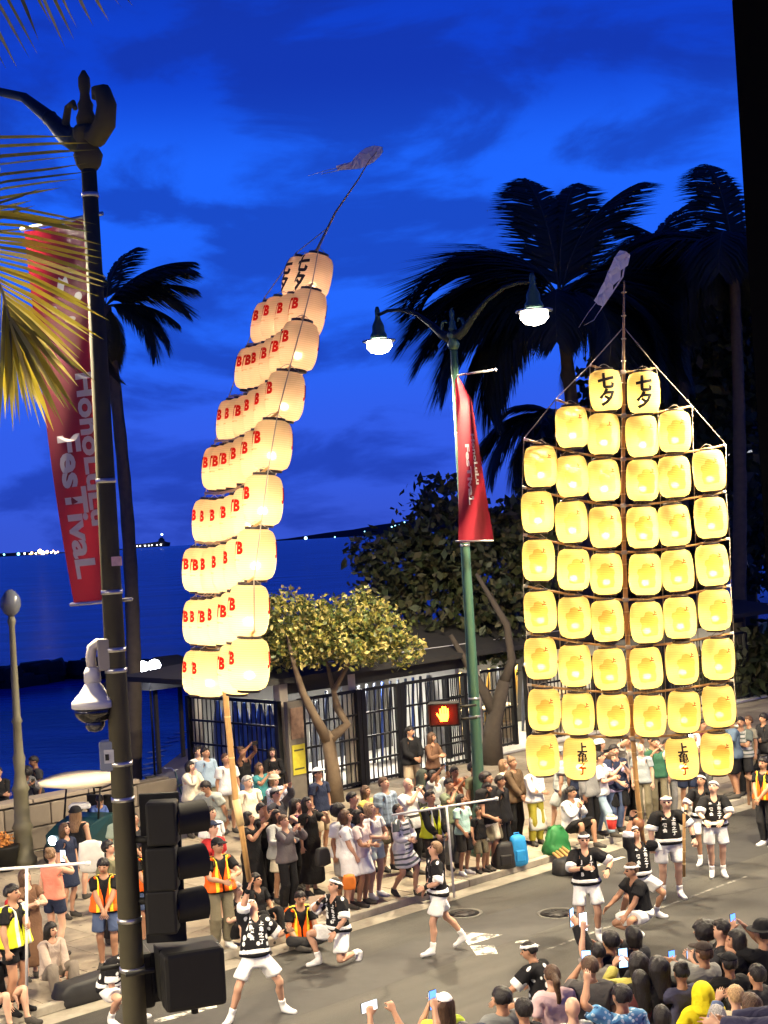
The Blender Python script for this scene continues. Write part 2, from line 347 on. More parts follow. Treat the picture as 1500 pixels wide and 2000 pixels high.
for (px, py, r) in ((597,1051,9),(654,1049,4),(765,1029,4),(772,1027,4),(780,1026,4),(790,1020,4),(770,1031,3),(712,1038,3)):
    g = MB(); glow(g, D(px,py,8800)-hv.location, r); g.build('house_light', M_LB if px == 597 else M_LC, hv)
sh = thing('ship', 'long dark ship with a row of deck lights and a blue masthead light', 'ship', D(290,1068,4200))
hm = MB(); L = 62; q0 = sh.location
prof = [(-L,6.5),(-L+6,9),(-10,10),(25,13),(40,17),(52,11),(L,9)]
hull = MB(); nP = len(prof)
vs = [Vector((x,-8,z)) for x, z in prof]+[Vector((x*.96,-6,-2)) for x, z in prof]+[Vector((x,8,z)) for x, z in prof]+[Vector((x*.96,6,-2)) for x, z in prof]
fs = []
for i in range(nP-1): fs += [(i,i+nP,i+nP+1,i+1), (i+2*nP,i+1+2*nP,i+1+3*nP,i+3*nP), (i,i+1,i+1+2*nP,i+2*nP)]
fs += [(0,2*nP,3*nP,nP), (nP-1,2*nP-1,4*nP-1,3*nP-1)]
hull.add(vs, fs); hull.build('hull', mat('ship_hull',(.03,.032,.04),.7), sh)
MB().box((38,0,16),(16,10,9)).box((38,0,22),(9,8,5)).build('bridge', mat('ship_house',(.06,.06,.065),.7), sh)
MB().tube([(40,0,22),(40,0,32)], .7, 6).build('mast', mat('ship_hull',(.03,.032,.04),.7), sh)
g = MB(); glow(g, (40,0,33), 3.2); g.build('masthead_light', M_LB, sh)
for k in range(9):
    g = MB(); glow(g, (-56+k*11.2+(3 if k%3 else 0),-8.6,3.5+.5*(k>5)), 1.5+.5*(k%4 == 0)); g.build('deck_light', M_LW, sh)
# ------------------------------------------------------------------ street lamps
M_GREEN = mat('lamp_post_green', (.045,.105,.070), .38, .25, var=.15, scale=3, spec=.5)
M_OLIVE = mat('old_post_olive', (.066,.059,.036), .8, .0, var=.3, scale=3, bump=.15, spec=.08)
M_STEEL = mat('steel_band', (.55,.54,.50), .28, .9, var=.05)
M_GLASS = emis('lamp_bowl_lit', (1.0,.90,.74), 26)
LAMP_COL = (1.0,.835,.56)
def lamp_post(label, base, mp, height=10.4, tilt=0.0, bands=(), power=900.0, sides=(1,-1), pr=.112):
    t = thing('street_lamp', label, 'street lamp', base, A_ST); t.rotation_euler = (0, 0, A_ST)
    H = height
    MB().lathe((0,0,0), [(.26,0),(.26,.10),(.21,.16),(.20,.55),(.17,.62),(.16,.9),(pr+.01,.98),(pr,1.1),(pr*.96,3),(pr*.82,6),(pr*.62,H-.05)], 16).build('pole', mp, t)
    z0 = H
    MB().lathe((0,0,z0), [(.072,-.06),(.10,-.02),(.122,.06),(.09,.12),(.085,.17),(.112,.21),(.115,.27),(.08,.30)], 16).build('collar', mp, t)
    MB().lathe((0,0,z0+.30), [(.075,0),(.082,.07),(.058,.13),(.066,.18),(.045,.22),(.038,.27),(.050,.33),(.048,.40),(.015,.46)], 12).build('finial', mp, t)
    def rad_(z): return pr*np.interp(z, [1.1,3,6,H], [1,.96,.82,.62])
    for z, pro in bands:
        MB().lathe((0,0,z), [(rad_(z)-.004,-.020),(rad_(z)+.006,-.018),(rad_(z)+.006,.018),(rad_(z)-.004,.020)], 16).build('band', M_STEEL, t)
    for sg in (1,-1):
        a = MB(); pts = [(0,sg*.03,z0+.26),(0,sg*.15,z0+.21),(0,sg*.32,z0+.30),(0,sg*.55,z0+.50),(0,sg*.95,z0+.78),(0,sg*1.4,z0+.95),(0,sg*1.8,z0+.98),(0,sg*2.1,z0+.93)]
        a.tube(pts, [.09,.10,.085,.062,.043,.038,.035,.035], 10).lathe(pts[3], [(.05,-.05),(.075,0),(.05,.05)], 10)
        if sg in sides: arm = a.build('arm', mat('dark_arm_green',(.014,.022,.017),.5,var=.2,spec=.25), t)
        MB().tube([(0,sg*.03,z0+.24),(0,sg*.14,z0+.18),(0,sg*.27,z0+.26),(0,sg*.31,z0+.40),(0,sg*.26,z0+.52),(0,sg*.18,z0+.54),(0,sg*.15,z0+.48)], [.08,.088,.088,.08,.07,.055,.03] if sg not in sides else [.03,.04,.04,.035,.03,.025,.02], 10).build('scroll', mp, arm if sg in sides else t)
        if sg not in sides: continue
        L0 = (0, sg*2.1, z0+.93)
        lum = MB().lathe(L0, [(.03,.18),(.055,.10),(.05,-.02),(.07,-.10),(.10,-.16),(.125,-.22),(.13,-.34),(.17,-.40),(.175,-.48)], 14).build('luminaire', mp, t)
        MB().lathe(L0, [(.17,-.50),(.345,-.515),(.35,-.53),(.34,-.545),(.17,-.535)], 20, cap=False).build('rim', M_STEEL, lum)
        MB().lathe(L0, [(.165,-.49),(.255,-.55),(.265,-.66),(.18,-.76),(.05,-.80)], 14).build('bowl', M_GLASS, lum)
        l = bpy.data.lights.new('street_lamp_light', 'SPOT'); l.energy = power; l.color = LAMP_COL; l.shadow_soft_size = .18; l.spot_size = math.radians(158); l.spot_blend = .35
        lo = bpy.data.objects.new('street_lamp_light', l); link(lo, t); lo.location = (0, sg*2.1, z0+.93-.87)
    return t
PW = 6400.0
N1 = Vector((-2.26,12.1,0)); F1 = Vector((1.55,29.0,0))
s1, p1 = sp(N1); s2, p2 = sp(F1)
lamp_near = lamp_post('dark olive street lamp post with traffic signals and a red festival banner', (N1.x,N1.y,HSW), M_OLIVE, 9.55,
    bands=[(9.28,0),(6.93,0),(6.02,0),(5.55,0),(5.38,0),(4.62,0),(4.33,0),(3.35,0),(2.95,0)], power=PW, sides=(1,), pr=.102)
lamp_far = lamp_post('green street lamp post with two lit lamps and a twisted red banner', (F1.x,F1.y,HSW), M_GREEN, 9.95, bands=[(8.25,0),(6.05,0),(3.05,0),(2.7,0)], power=PW)
# next posts of the same rows out of view, and one added for its light
lamp_post('street lamp post further along the near pavement', S(s1+14.5, p1, HSW), M_OLIVE, 9.7, power=PW, bands=())['group'] = 'street lamps along the avenue'
lamp_post('added unseen street lamp post back along the near pavement', S(s1-14.5, p1, HSW), M_OLIVE, 9.7, power=PW, bands=())['group'] = 'street lamps along the avenue'  # added out of view to warm the olive post's near left side
lamp_post('street lamp post back along the far pavement', S(s2-30, p2, HSW), M_GREEN, 9.9, power=PW, bands=())['group'] = 'street lamps along the avenue'
lamp_near['group'] = lamp_far['group'] = 'street lamps along the avenue'
# ------------------------------------------------------------------ trees
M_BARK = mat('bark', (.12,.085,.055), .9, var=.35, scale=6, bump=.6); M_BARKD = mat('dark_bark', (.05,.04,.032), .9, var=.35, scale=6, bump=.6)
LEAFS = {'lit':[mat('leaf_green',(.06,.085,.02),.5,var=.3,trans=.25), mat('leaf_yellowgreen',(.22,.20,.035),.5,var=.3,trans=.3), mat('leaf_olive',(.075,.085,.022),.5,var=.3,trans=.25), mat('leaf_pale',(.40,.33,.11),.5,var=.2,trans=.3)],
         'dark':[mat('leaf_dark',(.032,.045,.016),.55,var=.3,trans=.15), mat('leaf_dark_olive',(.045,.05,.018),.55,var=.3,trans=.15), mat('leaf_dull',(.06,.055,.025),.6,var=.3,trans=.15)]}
def leaf_cloud(blobs, size, n, seed, nm):
    r = np.random.default_rng(seed); V = []; F = []; MI = []
    tot = sum(b[1][0]*b[1][1]*b[1][2] for b in blobs)
    for (c, rad) in blobs:
        k = max(30, int(n*(rad[0]*rad[1]*rad[2])/tot))
        d = r.normal(size=(k,3)); d /= np.linalg.norm(d, axis=1, keepdims=True)
        rr_ = (.45+.55*r.random(k)**.6)[:,None]*(1+.18*np.sin(d[:,:1]*7+d[:,1:2]*5)+.1*r.normal(size=(k,1)))
        P = np.array(c)+d*rr_*np.array(rad)
        for q in P:
            a = r.normal(size=3); a /= np.linalg.norm(a); bb = np.cross(a, r.normal(size=3)); bb /= np.linalg.norm(bb); nn = np.cross(a, bb)
            s = size*(.6+.8*r.random()); i = len(V)
            V += [q-a*s, q+bb*s*.55+nn*s*.12, q+a*s, q-bb*s*.55+nn*s*.12]; F.append((i,i+1,i+2,i+3)); MI.append(int(r.integers(nm)))
    return np.array(V), np.array(F), np.array(MI)
def tree(name, label, base, trunk, blobs, size, n, tone='dark', seed=1, bark=None, group=None, crownname='crown'):
    t = thing(name, label, 'tree', base, 0, group); b = Vector(base)
    tm = MB()
    for pts, rs in trunk: tm.tube([Vector(q)-b for q in pts], rs, 9)
    tm.build('trunk', bark or M_BARKD, t)
    V, F, MI = leaf_cloud([(Vector(c)-b, r) for c, r in blobs], size, n, seed, len(LEAFS[tone]))
    me = np_mesh0(crownname, V, F, LEAFS[tone], MI); o = obj(crownname, me, t); o['kind'] = 'stuff'; return t
def np_mesh0(name, V, F, mats, mi):
    me = bpy.data.meshes.new(name); n = len(F)
    me.vertices.add(len(V)); me.vertices.foreach_set('co', V.astype(np.float32).ravel()); me.loops.add(n*4); me.loops.foreach_set('vertex_index', F.astype(np.int32).ravel())
    me.polygons.add(n); me.polygons.foreach_set('loop_start', np.arange(0, n*4, 4, dtype=np.int32))
    for m in mats: me.materials.append(m)
    me.polygons.foreach_set('material_index', mi.astype(np.int32)); me.update(); me.validate(); return me
def P2(px, py, Y): return D(px, py, Y)
b0 = G(655,1566,HSW); Y0 = b0.y
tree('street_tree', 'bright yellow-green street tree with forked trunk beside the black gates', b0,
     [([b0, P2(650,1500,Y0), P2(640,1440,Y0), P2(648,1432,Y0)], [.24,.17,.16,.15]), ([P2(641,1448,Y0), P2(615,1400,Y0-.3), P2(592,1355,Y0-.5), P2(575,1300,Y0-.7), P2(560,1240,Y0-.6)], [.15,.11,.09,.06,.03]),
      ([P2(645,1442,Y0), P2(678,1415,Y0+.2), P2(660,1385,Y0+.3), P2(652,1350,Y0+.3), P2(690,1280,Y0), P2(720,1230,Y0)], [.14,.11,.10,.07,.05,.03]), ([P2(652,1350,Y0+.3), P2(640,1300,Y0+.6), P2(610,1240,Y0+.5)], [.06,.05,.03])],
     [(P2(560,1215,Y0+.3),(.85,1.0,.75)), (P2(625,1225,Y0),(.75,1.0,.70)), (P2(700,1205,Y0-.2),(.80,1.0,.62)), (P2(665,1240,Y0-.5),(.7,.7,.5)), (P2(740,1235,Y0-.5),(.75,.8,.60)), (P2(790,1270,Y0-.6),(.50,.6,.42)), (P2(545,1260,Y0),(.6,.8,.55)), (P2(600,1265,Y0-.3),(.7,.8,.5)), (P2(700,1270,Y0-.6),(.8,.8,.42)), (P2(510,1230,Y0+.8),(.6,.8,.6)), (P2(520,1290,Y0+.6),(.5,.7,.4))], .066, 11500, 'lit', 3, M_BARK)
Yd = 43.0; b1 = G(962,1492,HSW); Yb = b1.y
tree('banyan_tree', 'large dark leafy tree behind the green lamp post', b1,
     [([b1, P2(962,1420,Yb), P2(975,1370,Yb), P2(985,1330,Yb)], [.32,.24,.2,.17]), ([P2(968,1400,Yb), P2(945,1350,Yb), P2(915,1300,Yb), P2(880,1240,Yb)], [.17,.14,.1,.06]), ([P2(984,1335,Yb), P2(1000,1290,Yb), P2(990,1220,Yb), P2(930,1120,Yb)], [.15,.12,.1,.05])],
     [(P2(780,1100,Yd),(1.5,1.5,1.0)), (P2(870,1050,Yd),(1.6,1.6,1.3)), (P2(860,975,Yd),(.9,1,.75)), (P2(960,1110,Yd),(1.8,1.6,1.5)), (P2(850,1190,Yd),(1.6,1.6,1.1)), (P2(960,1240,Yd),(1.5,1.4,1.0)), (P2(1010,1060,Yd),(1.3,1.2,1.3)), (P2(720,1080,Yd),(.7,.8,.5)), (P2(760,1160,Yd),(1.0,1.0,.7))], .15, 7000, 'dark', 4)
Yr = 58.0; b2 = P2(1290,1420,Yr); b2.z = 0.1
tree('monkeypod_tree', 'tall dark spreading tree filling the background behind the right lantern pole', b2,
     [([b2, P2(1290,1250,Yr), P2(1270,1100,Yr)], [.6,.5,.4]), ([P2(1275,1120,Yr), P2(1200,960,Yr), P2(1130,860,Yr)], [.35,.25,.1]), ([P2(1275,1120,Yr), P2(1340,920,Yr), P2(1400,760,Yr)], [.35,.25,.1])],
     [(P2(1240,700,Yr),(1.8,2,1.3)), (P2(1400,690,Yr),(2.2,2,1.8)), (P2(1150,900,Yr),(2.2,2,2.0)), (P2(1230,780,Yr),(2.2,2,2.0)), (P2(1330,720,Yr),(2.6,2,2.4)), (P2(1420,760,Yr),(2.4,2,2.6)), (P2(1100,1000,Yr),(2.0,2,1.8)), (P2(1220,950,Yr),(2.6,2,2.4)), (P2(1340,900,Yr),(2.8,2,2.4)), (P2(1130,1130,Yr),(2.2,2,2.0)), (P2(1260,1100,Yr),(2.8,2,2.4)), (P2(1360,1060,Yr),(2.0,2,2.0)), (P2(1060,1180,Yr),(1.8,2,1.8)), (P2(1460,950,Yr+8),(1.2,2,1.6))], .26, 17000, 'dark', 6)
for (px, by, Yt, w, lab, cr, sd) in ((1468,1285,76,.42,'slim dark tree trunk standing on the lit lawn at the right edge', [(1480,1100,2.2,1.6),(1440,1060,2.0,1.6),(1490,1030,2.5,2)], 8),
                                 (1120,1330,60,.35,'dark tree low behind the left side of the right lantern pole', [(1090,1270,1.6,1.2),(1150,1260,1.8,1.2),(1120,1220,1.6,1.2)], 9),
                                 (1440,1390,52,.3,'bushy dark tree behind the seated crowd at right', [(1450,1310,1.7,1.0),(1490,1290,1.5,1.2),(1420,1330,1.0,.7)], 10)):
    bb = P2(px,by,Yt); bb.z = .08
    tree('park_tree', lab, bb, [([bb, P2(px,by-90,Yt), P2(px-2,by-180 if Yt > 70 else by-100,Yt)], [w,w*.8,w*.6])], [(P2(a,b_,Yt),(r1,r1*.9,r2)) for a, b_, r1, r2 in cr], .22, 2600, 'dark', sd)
sheet('lawn', quadS(62,110,29,47,.06), mat('lawn_grass',(.075,.13,.03),.9,var=.3,scale=3,bump=.4))
# a park lamp on the lawn, beyond the right edge
pl_ = thing('park_lamp', 'park lamp standing on the lawn beyond the right edge', 'lamp post', S(84,36,.06)); MB().tube([(0,0,0),(0,0,5)], .06, 8).build('pole', M_OLIVE, pl_); MB().lathe((0,0,5), [(.05,0),(.2,.12),(.2,.3),(.05,.42)], 12).build('globe', M_GLASS, pl_); point('park_lamp_light', (0,0,5.7), 900, (1,.85,.6), .2, pl_)
# palms
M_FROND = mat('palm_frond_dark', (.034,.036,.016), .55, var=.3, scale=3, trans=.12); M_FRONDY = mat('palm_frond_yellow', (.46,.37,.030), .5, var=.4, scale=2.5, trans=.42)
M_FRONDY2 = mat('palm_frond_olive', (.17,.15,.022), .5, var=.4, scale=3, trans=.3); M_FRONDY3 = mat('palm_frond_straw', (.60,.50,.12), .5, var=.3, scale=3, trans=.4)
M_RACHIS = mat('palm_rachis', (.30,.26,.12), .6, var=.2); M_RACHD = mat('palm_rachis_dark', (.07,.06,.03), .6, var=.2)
def frond_mesh(L, droop, pairs, ll, w, seed, mats, sag=.35):
    """frond along +X from the crown, bending down in -Z"""
    r = random.Random(seed); m = MB(); pts = []
    N_ = 14
    for i in range(N_+1):
        u = i/N_; ang = -droop*u*u*.5
        pts.append(Vector((0,0,0)) if i == 0 else pts[-1]+Vector((math.cos(-droop*u), 0, math.sin(-droop*u)))*(L/N_))
    m.tube(pts, [.028*(1-.85*i/N_)*(L/4) for i in range(N_+1)], 5, 1)
    for k in range(pairs):
        u = .10+.90*(k+.5)/pairs; f = u*N_; i = min(int(f), N_-1); q = pts[i].lerp(pts[i+1], f-i); t = (pts[i+1]-pts[i]).normalized()
        upv = Vector((0,1,0)).cross(t)*-1; upv = Vector((-t.z,0,t.x))
        env = math.sin(math.pi*min(1, (u*.86+.12)))**.6
        for sgn in (1,-1):
            l = ll*env*r.uniform(.85,1.1); fw = r.uniform(.45,.75)+.5*u
            d = (Vector((0,sgn,0))+t*fw-upv*r.uniform(.05,.35)).normalized(); wv = t.cross(d).cross(d).normalized()
            wv = (t-d*t.dot(d)).normalized()*w*.5
            e1 = q+d*l*.55-Vector((0,0,1))*l*sag*.22; e2 = q+d*l*.95-Vector((0,0,1))*l*sag
            m.add([q-wv*.6, q+wv*.6, e1+wv, e1-wv, e2], [(0,1,2,3),(3,2,4)], 0)
    return m.mesh('frond', mats)
def palm(label, base, top, crown, meshes, mats_trunk, r0=.2, r1=.13, bend=.3, group=None, side=None):
    t = thing('palm_tree', label, 'palm tree', base, 0, group); b = Vector(base); T = Vector(top)-b
    pts = []; rs = []
    for i in range(24):
        u = i/23; p = Vector((T.x*u+bend*math.sin(math.pi*u)*T.length*.04, T.y*u, T.z*u)); pts.append(p); rs.append((r0+(r1-r0)*u)*(1.06 if i%2 else .97)*(1.5 if i == 0 else 1))
    MB().tube(pts, rs, 10).build('trunk', mats_trunk, t)
    for (az, el, sc, mi) in crown:
        o = obj('frond', meshes[mi], t, T); o.rotation_euler = Matrix.Rotation(math.radians(az),3,'Z').to_euler()
        o.rotation_euler = (Matrix.Rotation(math.radians(az),3,'Z')@Matrix.Rotation(math.radians(-el),3,'Y')).to_euler(); o.scale = (sc,sc,sc)
    return t
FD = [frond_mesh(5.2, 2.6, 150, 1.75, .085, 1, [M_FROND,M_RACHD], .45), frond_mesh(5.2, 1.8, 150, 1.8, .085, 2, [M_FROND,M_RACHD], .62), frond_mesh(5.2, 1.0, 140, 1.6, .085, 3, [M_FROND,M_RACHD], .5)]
M_PTRUNK = mat('palm_trunk', (.085,.068,.05), .9, var=.35, scale=5, bump=.5)
pc = P2(1094,592,50); pb = P2(1150,1395,50); pb.z = .1
palm('tall coconut palm beside the bright right lamp, fronds blown left', pb, pc,
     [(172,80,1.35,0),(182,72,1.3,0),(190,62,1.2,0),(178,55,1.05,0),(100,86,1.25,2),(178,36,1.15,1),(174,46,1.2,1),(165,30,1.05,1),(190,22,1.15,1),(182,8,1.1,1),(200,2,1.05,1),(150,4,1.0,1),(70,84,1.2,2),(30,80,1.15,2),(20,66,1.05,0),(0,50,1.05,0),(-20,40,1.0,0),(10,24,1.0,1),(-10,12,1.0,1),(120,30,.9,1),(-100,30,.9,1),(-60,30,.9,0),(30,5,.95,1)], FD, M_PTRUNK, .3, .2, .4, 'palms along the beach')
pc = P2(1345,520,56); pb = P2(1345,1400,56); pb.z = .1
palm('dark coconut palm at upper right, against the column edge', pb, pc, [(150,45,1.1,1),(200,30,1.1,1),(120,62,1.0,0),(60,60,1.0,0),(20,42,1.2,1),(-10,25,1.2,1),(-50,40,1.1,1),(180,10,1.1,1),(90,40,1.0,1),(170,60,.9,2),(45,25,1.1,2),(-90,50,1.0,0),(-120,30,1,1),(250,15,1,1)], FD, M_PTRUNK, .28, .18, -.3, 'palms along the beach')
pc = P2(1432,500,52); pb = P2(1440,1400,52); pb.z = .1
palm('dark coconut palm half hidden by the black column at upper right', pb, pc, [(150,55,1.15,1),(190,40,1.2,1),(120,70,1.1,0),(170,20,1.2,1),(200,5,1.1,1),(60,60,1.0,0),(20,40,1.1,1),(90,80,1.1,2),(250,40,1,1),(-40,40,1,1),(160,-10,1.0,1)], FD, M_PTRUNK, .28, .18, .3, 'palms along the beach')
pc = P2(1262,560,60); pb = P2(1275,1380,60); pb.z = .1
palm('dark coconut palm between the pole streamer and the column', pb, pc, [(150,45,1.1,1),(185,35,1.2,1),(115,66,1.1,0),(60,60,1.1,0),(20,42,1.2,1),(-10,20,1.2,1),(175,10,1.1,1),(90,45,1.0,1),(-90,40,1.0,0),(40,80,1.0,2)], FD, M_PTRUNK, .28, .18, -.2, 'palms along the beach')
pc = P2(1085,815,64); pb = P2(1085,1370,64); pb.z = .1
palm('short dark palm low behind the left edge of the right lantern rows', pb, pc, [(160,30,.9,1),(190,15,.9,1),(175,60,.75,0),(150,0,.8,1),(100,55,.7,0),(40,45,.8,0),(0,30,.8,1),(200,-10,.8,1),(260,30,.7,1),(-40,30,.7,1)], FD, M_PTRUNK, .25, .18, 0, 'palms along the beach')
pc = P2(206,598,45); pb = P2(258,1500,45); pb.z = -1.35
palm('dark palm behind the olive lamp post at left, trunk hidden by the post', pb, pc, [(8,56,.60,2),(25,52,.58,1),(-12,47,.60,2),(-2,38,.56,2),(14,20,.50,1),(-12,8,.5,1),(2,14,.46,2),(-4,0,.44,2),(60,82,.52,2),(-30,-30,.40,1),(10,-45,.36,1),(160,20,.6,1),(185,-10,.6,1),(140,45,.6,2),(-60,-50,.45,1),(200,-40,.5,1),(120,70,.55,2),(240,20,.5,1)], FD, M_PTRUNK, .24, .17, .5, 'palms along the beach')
# the near palm whose lit fronds hang in from the left edge
def drape(name, label_mats, rachis, tips, w, parent, r=.02):
    """one frond from its rachis points and the tips of its leaflets"""
    L = parent.location; m = MB(); R = [Vector(q)-L for q in rachis]; m.tube(R, [r*(1-.7*i/(len(R)-1)) for i in range(len(R))], 6, 1); dr = random.Random(len(tips)*7+len(rachis))
    for (u, tip) in tips:
        f = u*(len(R)-1); i = min(int(f), len(R)-2); q = R[i].lerp(R[i+1], f-i); e = Vector(tip)-L; d = e-q; sag = Vector((0,0,-.03*d.length+dr.uniform(-.02,.02)))
        view = Vector((0,1,0)) if abs(d.normalized().y) < .9 else Vector((1,0,0))
        s_ = d.cross(view).normalized()*w*dr.uniform(.75,1.2)*.5; tw_ = Vector((0,dr.uniform(-1,1)*w*.5,0))
        a1 = q+d*.35+Vector((0,0,.015)); a2 = q+d*.72+sag*.3
        m.add([q-s_*.5, q+s_*.5, a1+s_+tw_, a1-s_-tw_, a2+s_*.8+tw_, a2-s_*.8-tw_, e+sag], [(0,1,2,3),(3,2,4,5),(5,4,6)], dr.choice((0,0,2,3)))
    return m.build('frond', label_mats, parent)
nb = Vector((-3.75,8.9,HSW)); ntop = Vector((-3.55,8.7,8.5))
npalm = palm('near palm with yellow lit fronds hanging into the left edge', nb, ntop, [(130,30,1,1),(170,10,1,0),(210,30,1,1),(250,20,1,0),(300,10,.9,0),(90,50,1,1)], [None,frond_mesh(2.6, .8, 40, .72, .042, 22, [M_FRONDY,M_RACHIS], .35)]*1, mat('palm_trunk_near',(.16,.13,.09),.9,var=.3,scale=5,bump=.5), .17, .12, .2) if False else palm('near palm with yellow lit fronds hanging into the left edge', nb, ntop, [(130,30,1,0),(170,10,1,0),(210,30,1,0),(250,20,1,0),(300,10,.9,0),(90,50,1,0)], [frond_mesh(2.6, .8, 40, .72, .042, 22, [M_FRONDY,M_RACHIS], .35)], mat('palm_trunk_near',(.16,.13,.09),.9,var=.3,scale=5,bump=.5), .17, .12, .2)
npalm.location = nb; YF = 8.6
dq = random.Random(12)
def fr_tips(lst, dY=.25): return [(u, D(x,y,YF+dq.uniform(-dY,dY))) for u, x, y in lst]
core = [ntop, D(-150,150,8.65), D(-85,330,YF), D(-35,470,YF), D(5,570,YF), D(22,640,YF)]
tl = []
for k in range(30):      # right-hand leaflets fanning out and down
    v = (k+dq.uniform(-.4,.4))/29; v = min(1,max(0,v)); a = math.radians(-8-62*v**1.25); ln = 235-40*abs(v-.4)+dq.uniform(-22,22)
    x0 = -35+57*min(1,v*1.1); y0 = 395+245*min(1,v*1.05); tl.append((.50+.50*v, x0+ln*math.cos(a), y0-ln*math.sin(a)))
for k in range(10): tl.append((.86+.14*k/9, 2+k*8+dq.uniform(-5,5), 800+dq.uniform(-40,55)))
for k in range(8): tl.append((.62+.36*k/7, -30+k*8+dq.uniform(-5,5), 690+k*12+dq.uniform(-20,30)))
tl += [(.97,142,790),(.97,152,795),(.95,78,830),(.94,190,740),(.99,120,700)]
drape('frond', [M_FRONDY,M_RACHIS,M_FRONDY2,M_FRONDY3], core, fr_tips(tl), .027, npalm)
core2 = [ntop, D(-160,210,8.8), D(-90,330,8.8), D(-60,420,8.8), D(-50,480,8.8)]
tl2 = [(.40+.55*k/12, 130+65*math.sin(k*.45)+dq.uniform(-45,25), 250+k*15+dq.uniform(-8,8)) for k in range(13)]
drape('frond', [M_FRONDY,M_RACHIS,M_FRONDY2,M_FRONDY3], core2, fr_tips(tl2), .017, npalm)
core3 = [ntop, D(-120,-60,8.4), D(-10,-120,8.3), D(90,-110,8.2), D(190,-70,8.2)]
tl3 = [(.30,12,135),(.34,35,132),(.38,58,108),(.42,73,95),(.50,76,70),(.60,128,86),(.64,145,70),(.68,150,45),(.78,183,52),(.85,213,38),(.9,238,14),(.95,262,8),(.55,100,40),(.26,-5,120)]
drape('frond', [M_FRONDY,M_RACHIS,M_FRONDY2,M_FRONDY3], core3, fr_tips(tl3), .02, npalm)
# ------------------------------------------------------------------ people: one continuous body grown from a field, skinned and posed; clothes and hair are their own shells
def _seg(P, a, b):
    a = np.array(a, float); b = np.array(b, float); ab = b-a
    t = np.clip(((P-a)@ab)/(ab@ab), 0, 1)
    return np.linalg.norm(P-a-t[...,None]*ab, axis=-1), t
def rc(P, a, b, r1, r2, sc=(1,1,1)):
    sc = np.array(sc, float); d, t = _seg(P*sc, np.array(a)*sc, np.array(b)*sc)
    return d-(r1+(r2-r1)*t)
def ell(P, c, r):
    q = P-np.array(c); r = np.array(r, float)
    k0 = np.linalg.norm(q/r, axis=-1); k1 = np.linalg.norm(q/(r*r), axis=-1)+1e-9
    return k0*(k0-1)/k1
def smin(a, b, k):
    h = np.clip(.5+.5*(b-a)/k, 0, 1); return b+(a-b)*h-k*h*(1-h)
def um(fs, k):
    d = fs[0]
    for f in fs[1:]: d = smin(d, f, k)
    return d
SH, EL, WR = (.165,0,1.405), (.44,0,1.405), (.685,0,1.405)
HIP, KN, AN = (.092,0,.90), (.098,-.012,.49), (.098,.018,.085)
def AX(P):
    Q = P.copy(); Q[...,0] = np.abs(Q[...,0]); return Q
def f_torso(P):
    return um([rc(P,(-.085,.0,1.29),(.085,.0,1.29),.118,.118,(1,1.12,.8)), rc(P,(-.055,-.005,1.10),(.055,-.005,1.10),.108,.108,(1,1.05,.8)),
               rc(P,(-.07,.005,.95),(.07,.005,.95),.108,.108,(1,1.0,1)), rc(P,(-.145,.005,1.395),(.145,.005,1.395),.058,.058)], .05)
def f_neck(P): return rc(P,(0,.018,1.40),(0,.0,1.54),.062,.052)
def f_arm(P):
    Q = AX(P); return um([rc(Q,SH,EL,.054,.041), rc(Q,EL,(.52,0,1.405),.041,.041), rc(Q,(.52,0,1.405),WR,.040,.026)], .02)
def f_leg(P):
    Q = AX(P); return um([rc(Q,HIP,KN,.086,.054), rc(Q,KN,(.098,.012,.36),.052,.053), rc(Q,(.098,.012,.36),AN,.053,.034)], .025)
def f_foot(P):
    Q = AX(P); return um([rc(Q,AN,(.100,-.05,.040),.040,.034), rc(Q,(.100,.03,.033),(.108,-.145,.026),.034,.027,(1,1,1.05))], .02)
def f_hand(P):
    Q = AX(P); palm = ell(Q,(.735,-.001,1.405),(.058,.046,.019)); d = palm
    for y, l, x0 in ((-.036,.066,.772),(-.012,.078,.776),(.012,.072,.774),(.035,.056,.768)):
        d = smin(d, rc(Q,(x0-.02,y*.9,1.405),(x0+l,y,1.402),.0098,.0080), .007)
    return smin(d, rc(Q,(.705,-.03,1.402),(.758,-.077,1.395),.014,.0095), .012)
def f_head(P):
    h = um([ell(P,(0,.006,1.632),(.076,.095,.106)), ell(P,(0,-.034,1.582),(.055,.058,.066))], .03)
    h = smin(h, rc(P,(0,-.094,1.640),(0,-.112,1.612),.009,.015), .012)
    Q = AX(P)
    h = smin(h, ell(Q,(.077,.008,1.618),(.013,.024,.033)), .008)
    s = -ell(Q,(.033,-.103,1.640),(.021,.018,.013)); h = -smin(-h, -s, .012) if False else np.maximum(h, smin(s, h, .0) if False else s)
    return smin(h, ell(P,(0,-.088,1.577),(.025,.013,.010)), .006)
def f_body(P):
    d = um([f_torso(P), f_leg(P), f_neck(P)], .035)
    d = smin(d, f_arm(P), .03); d = smin(d, f_head(P), .02); d = smin(d, f_foot(P), .015); return smin(d, f_hand(P), .012)
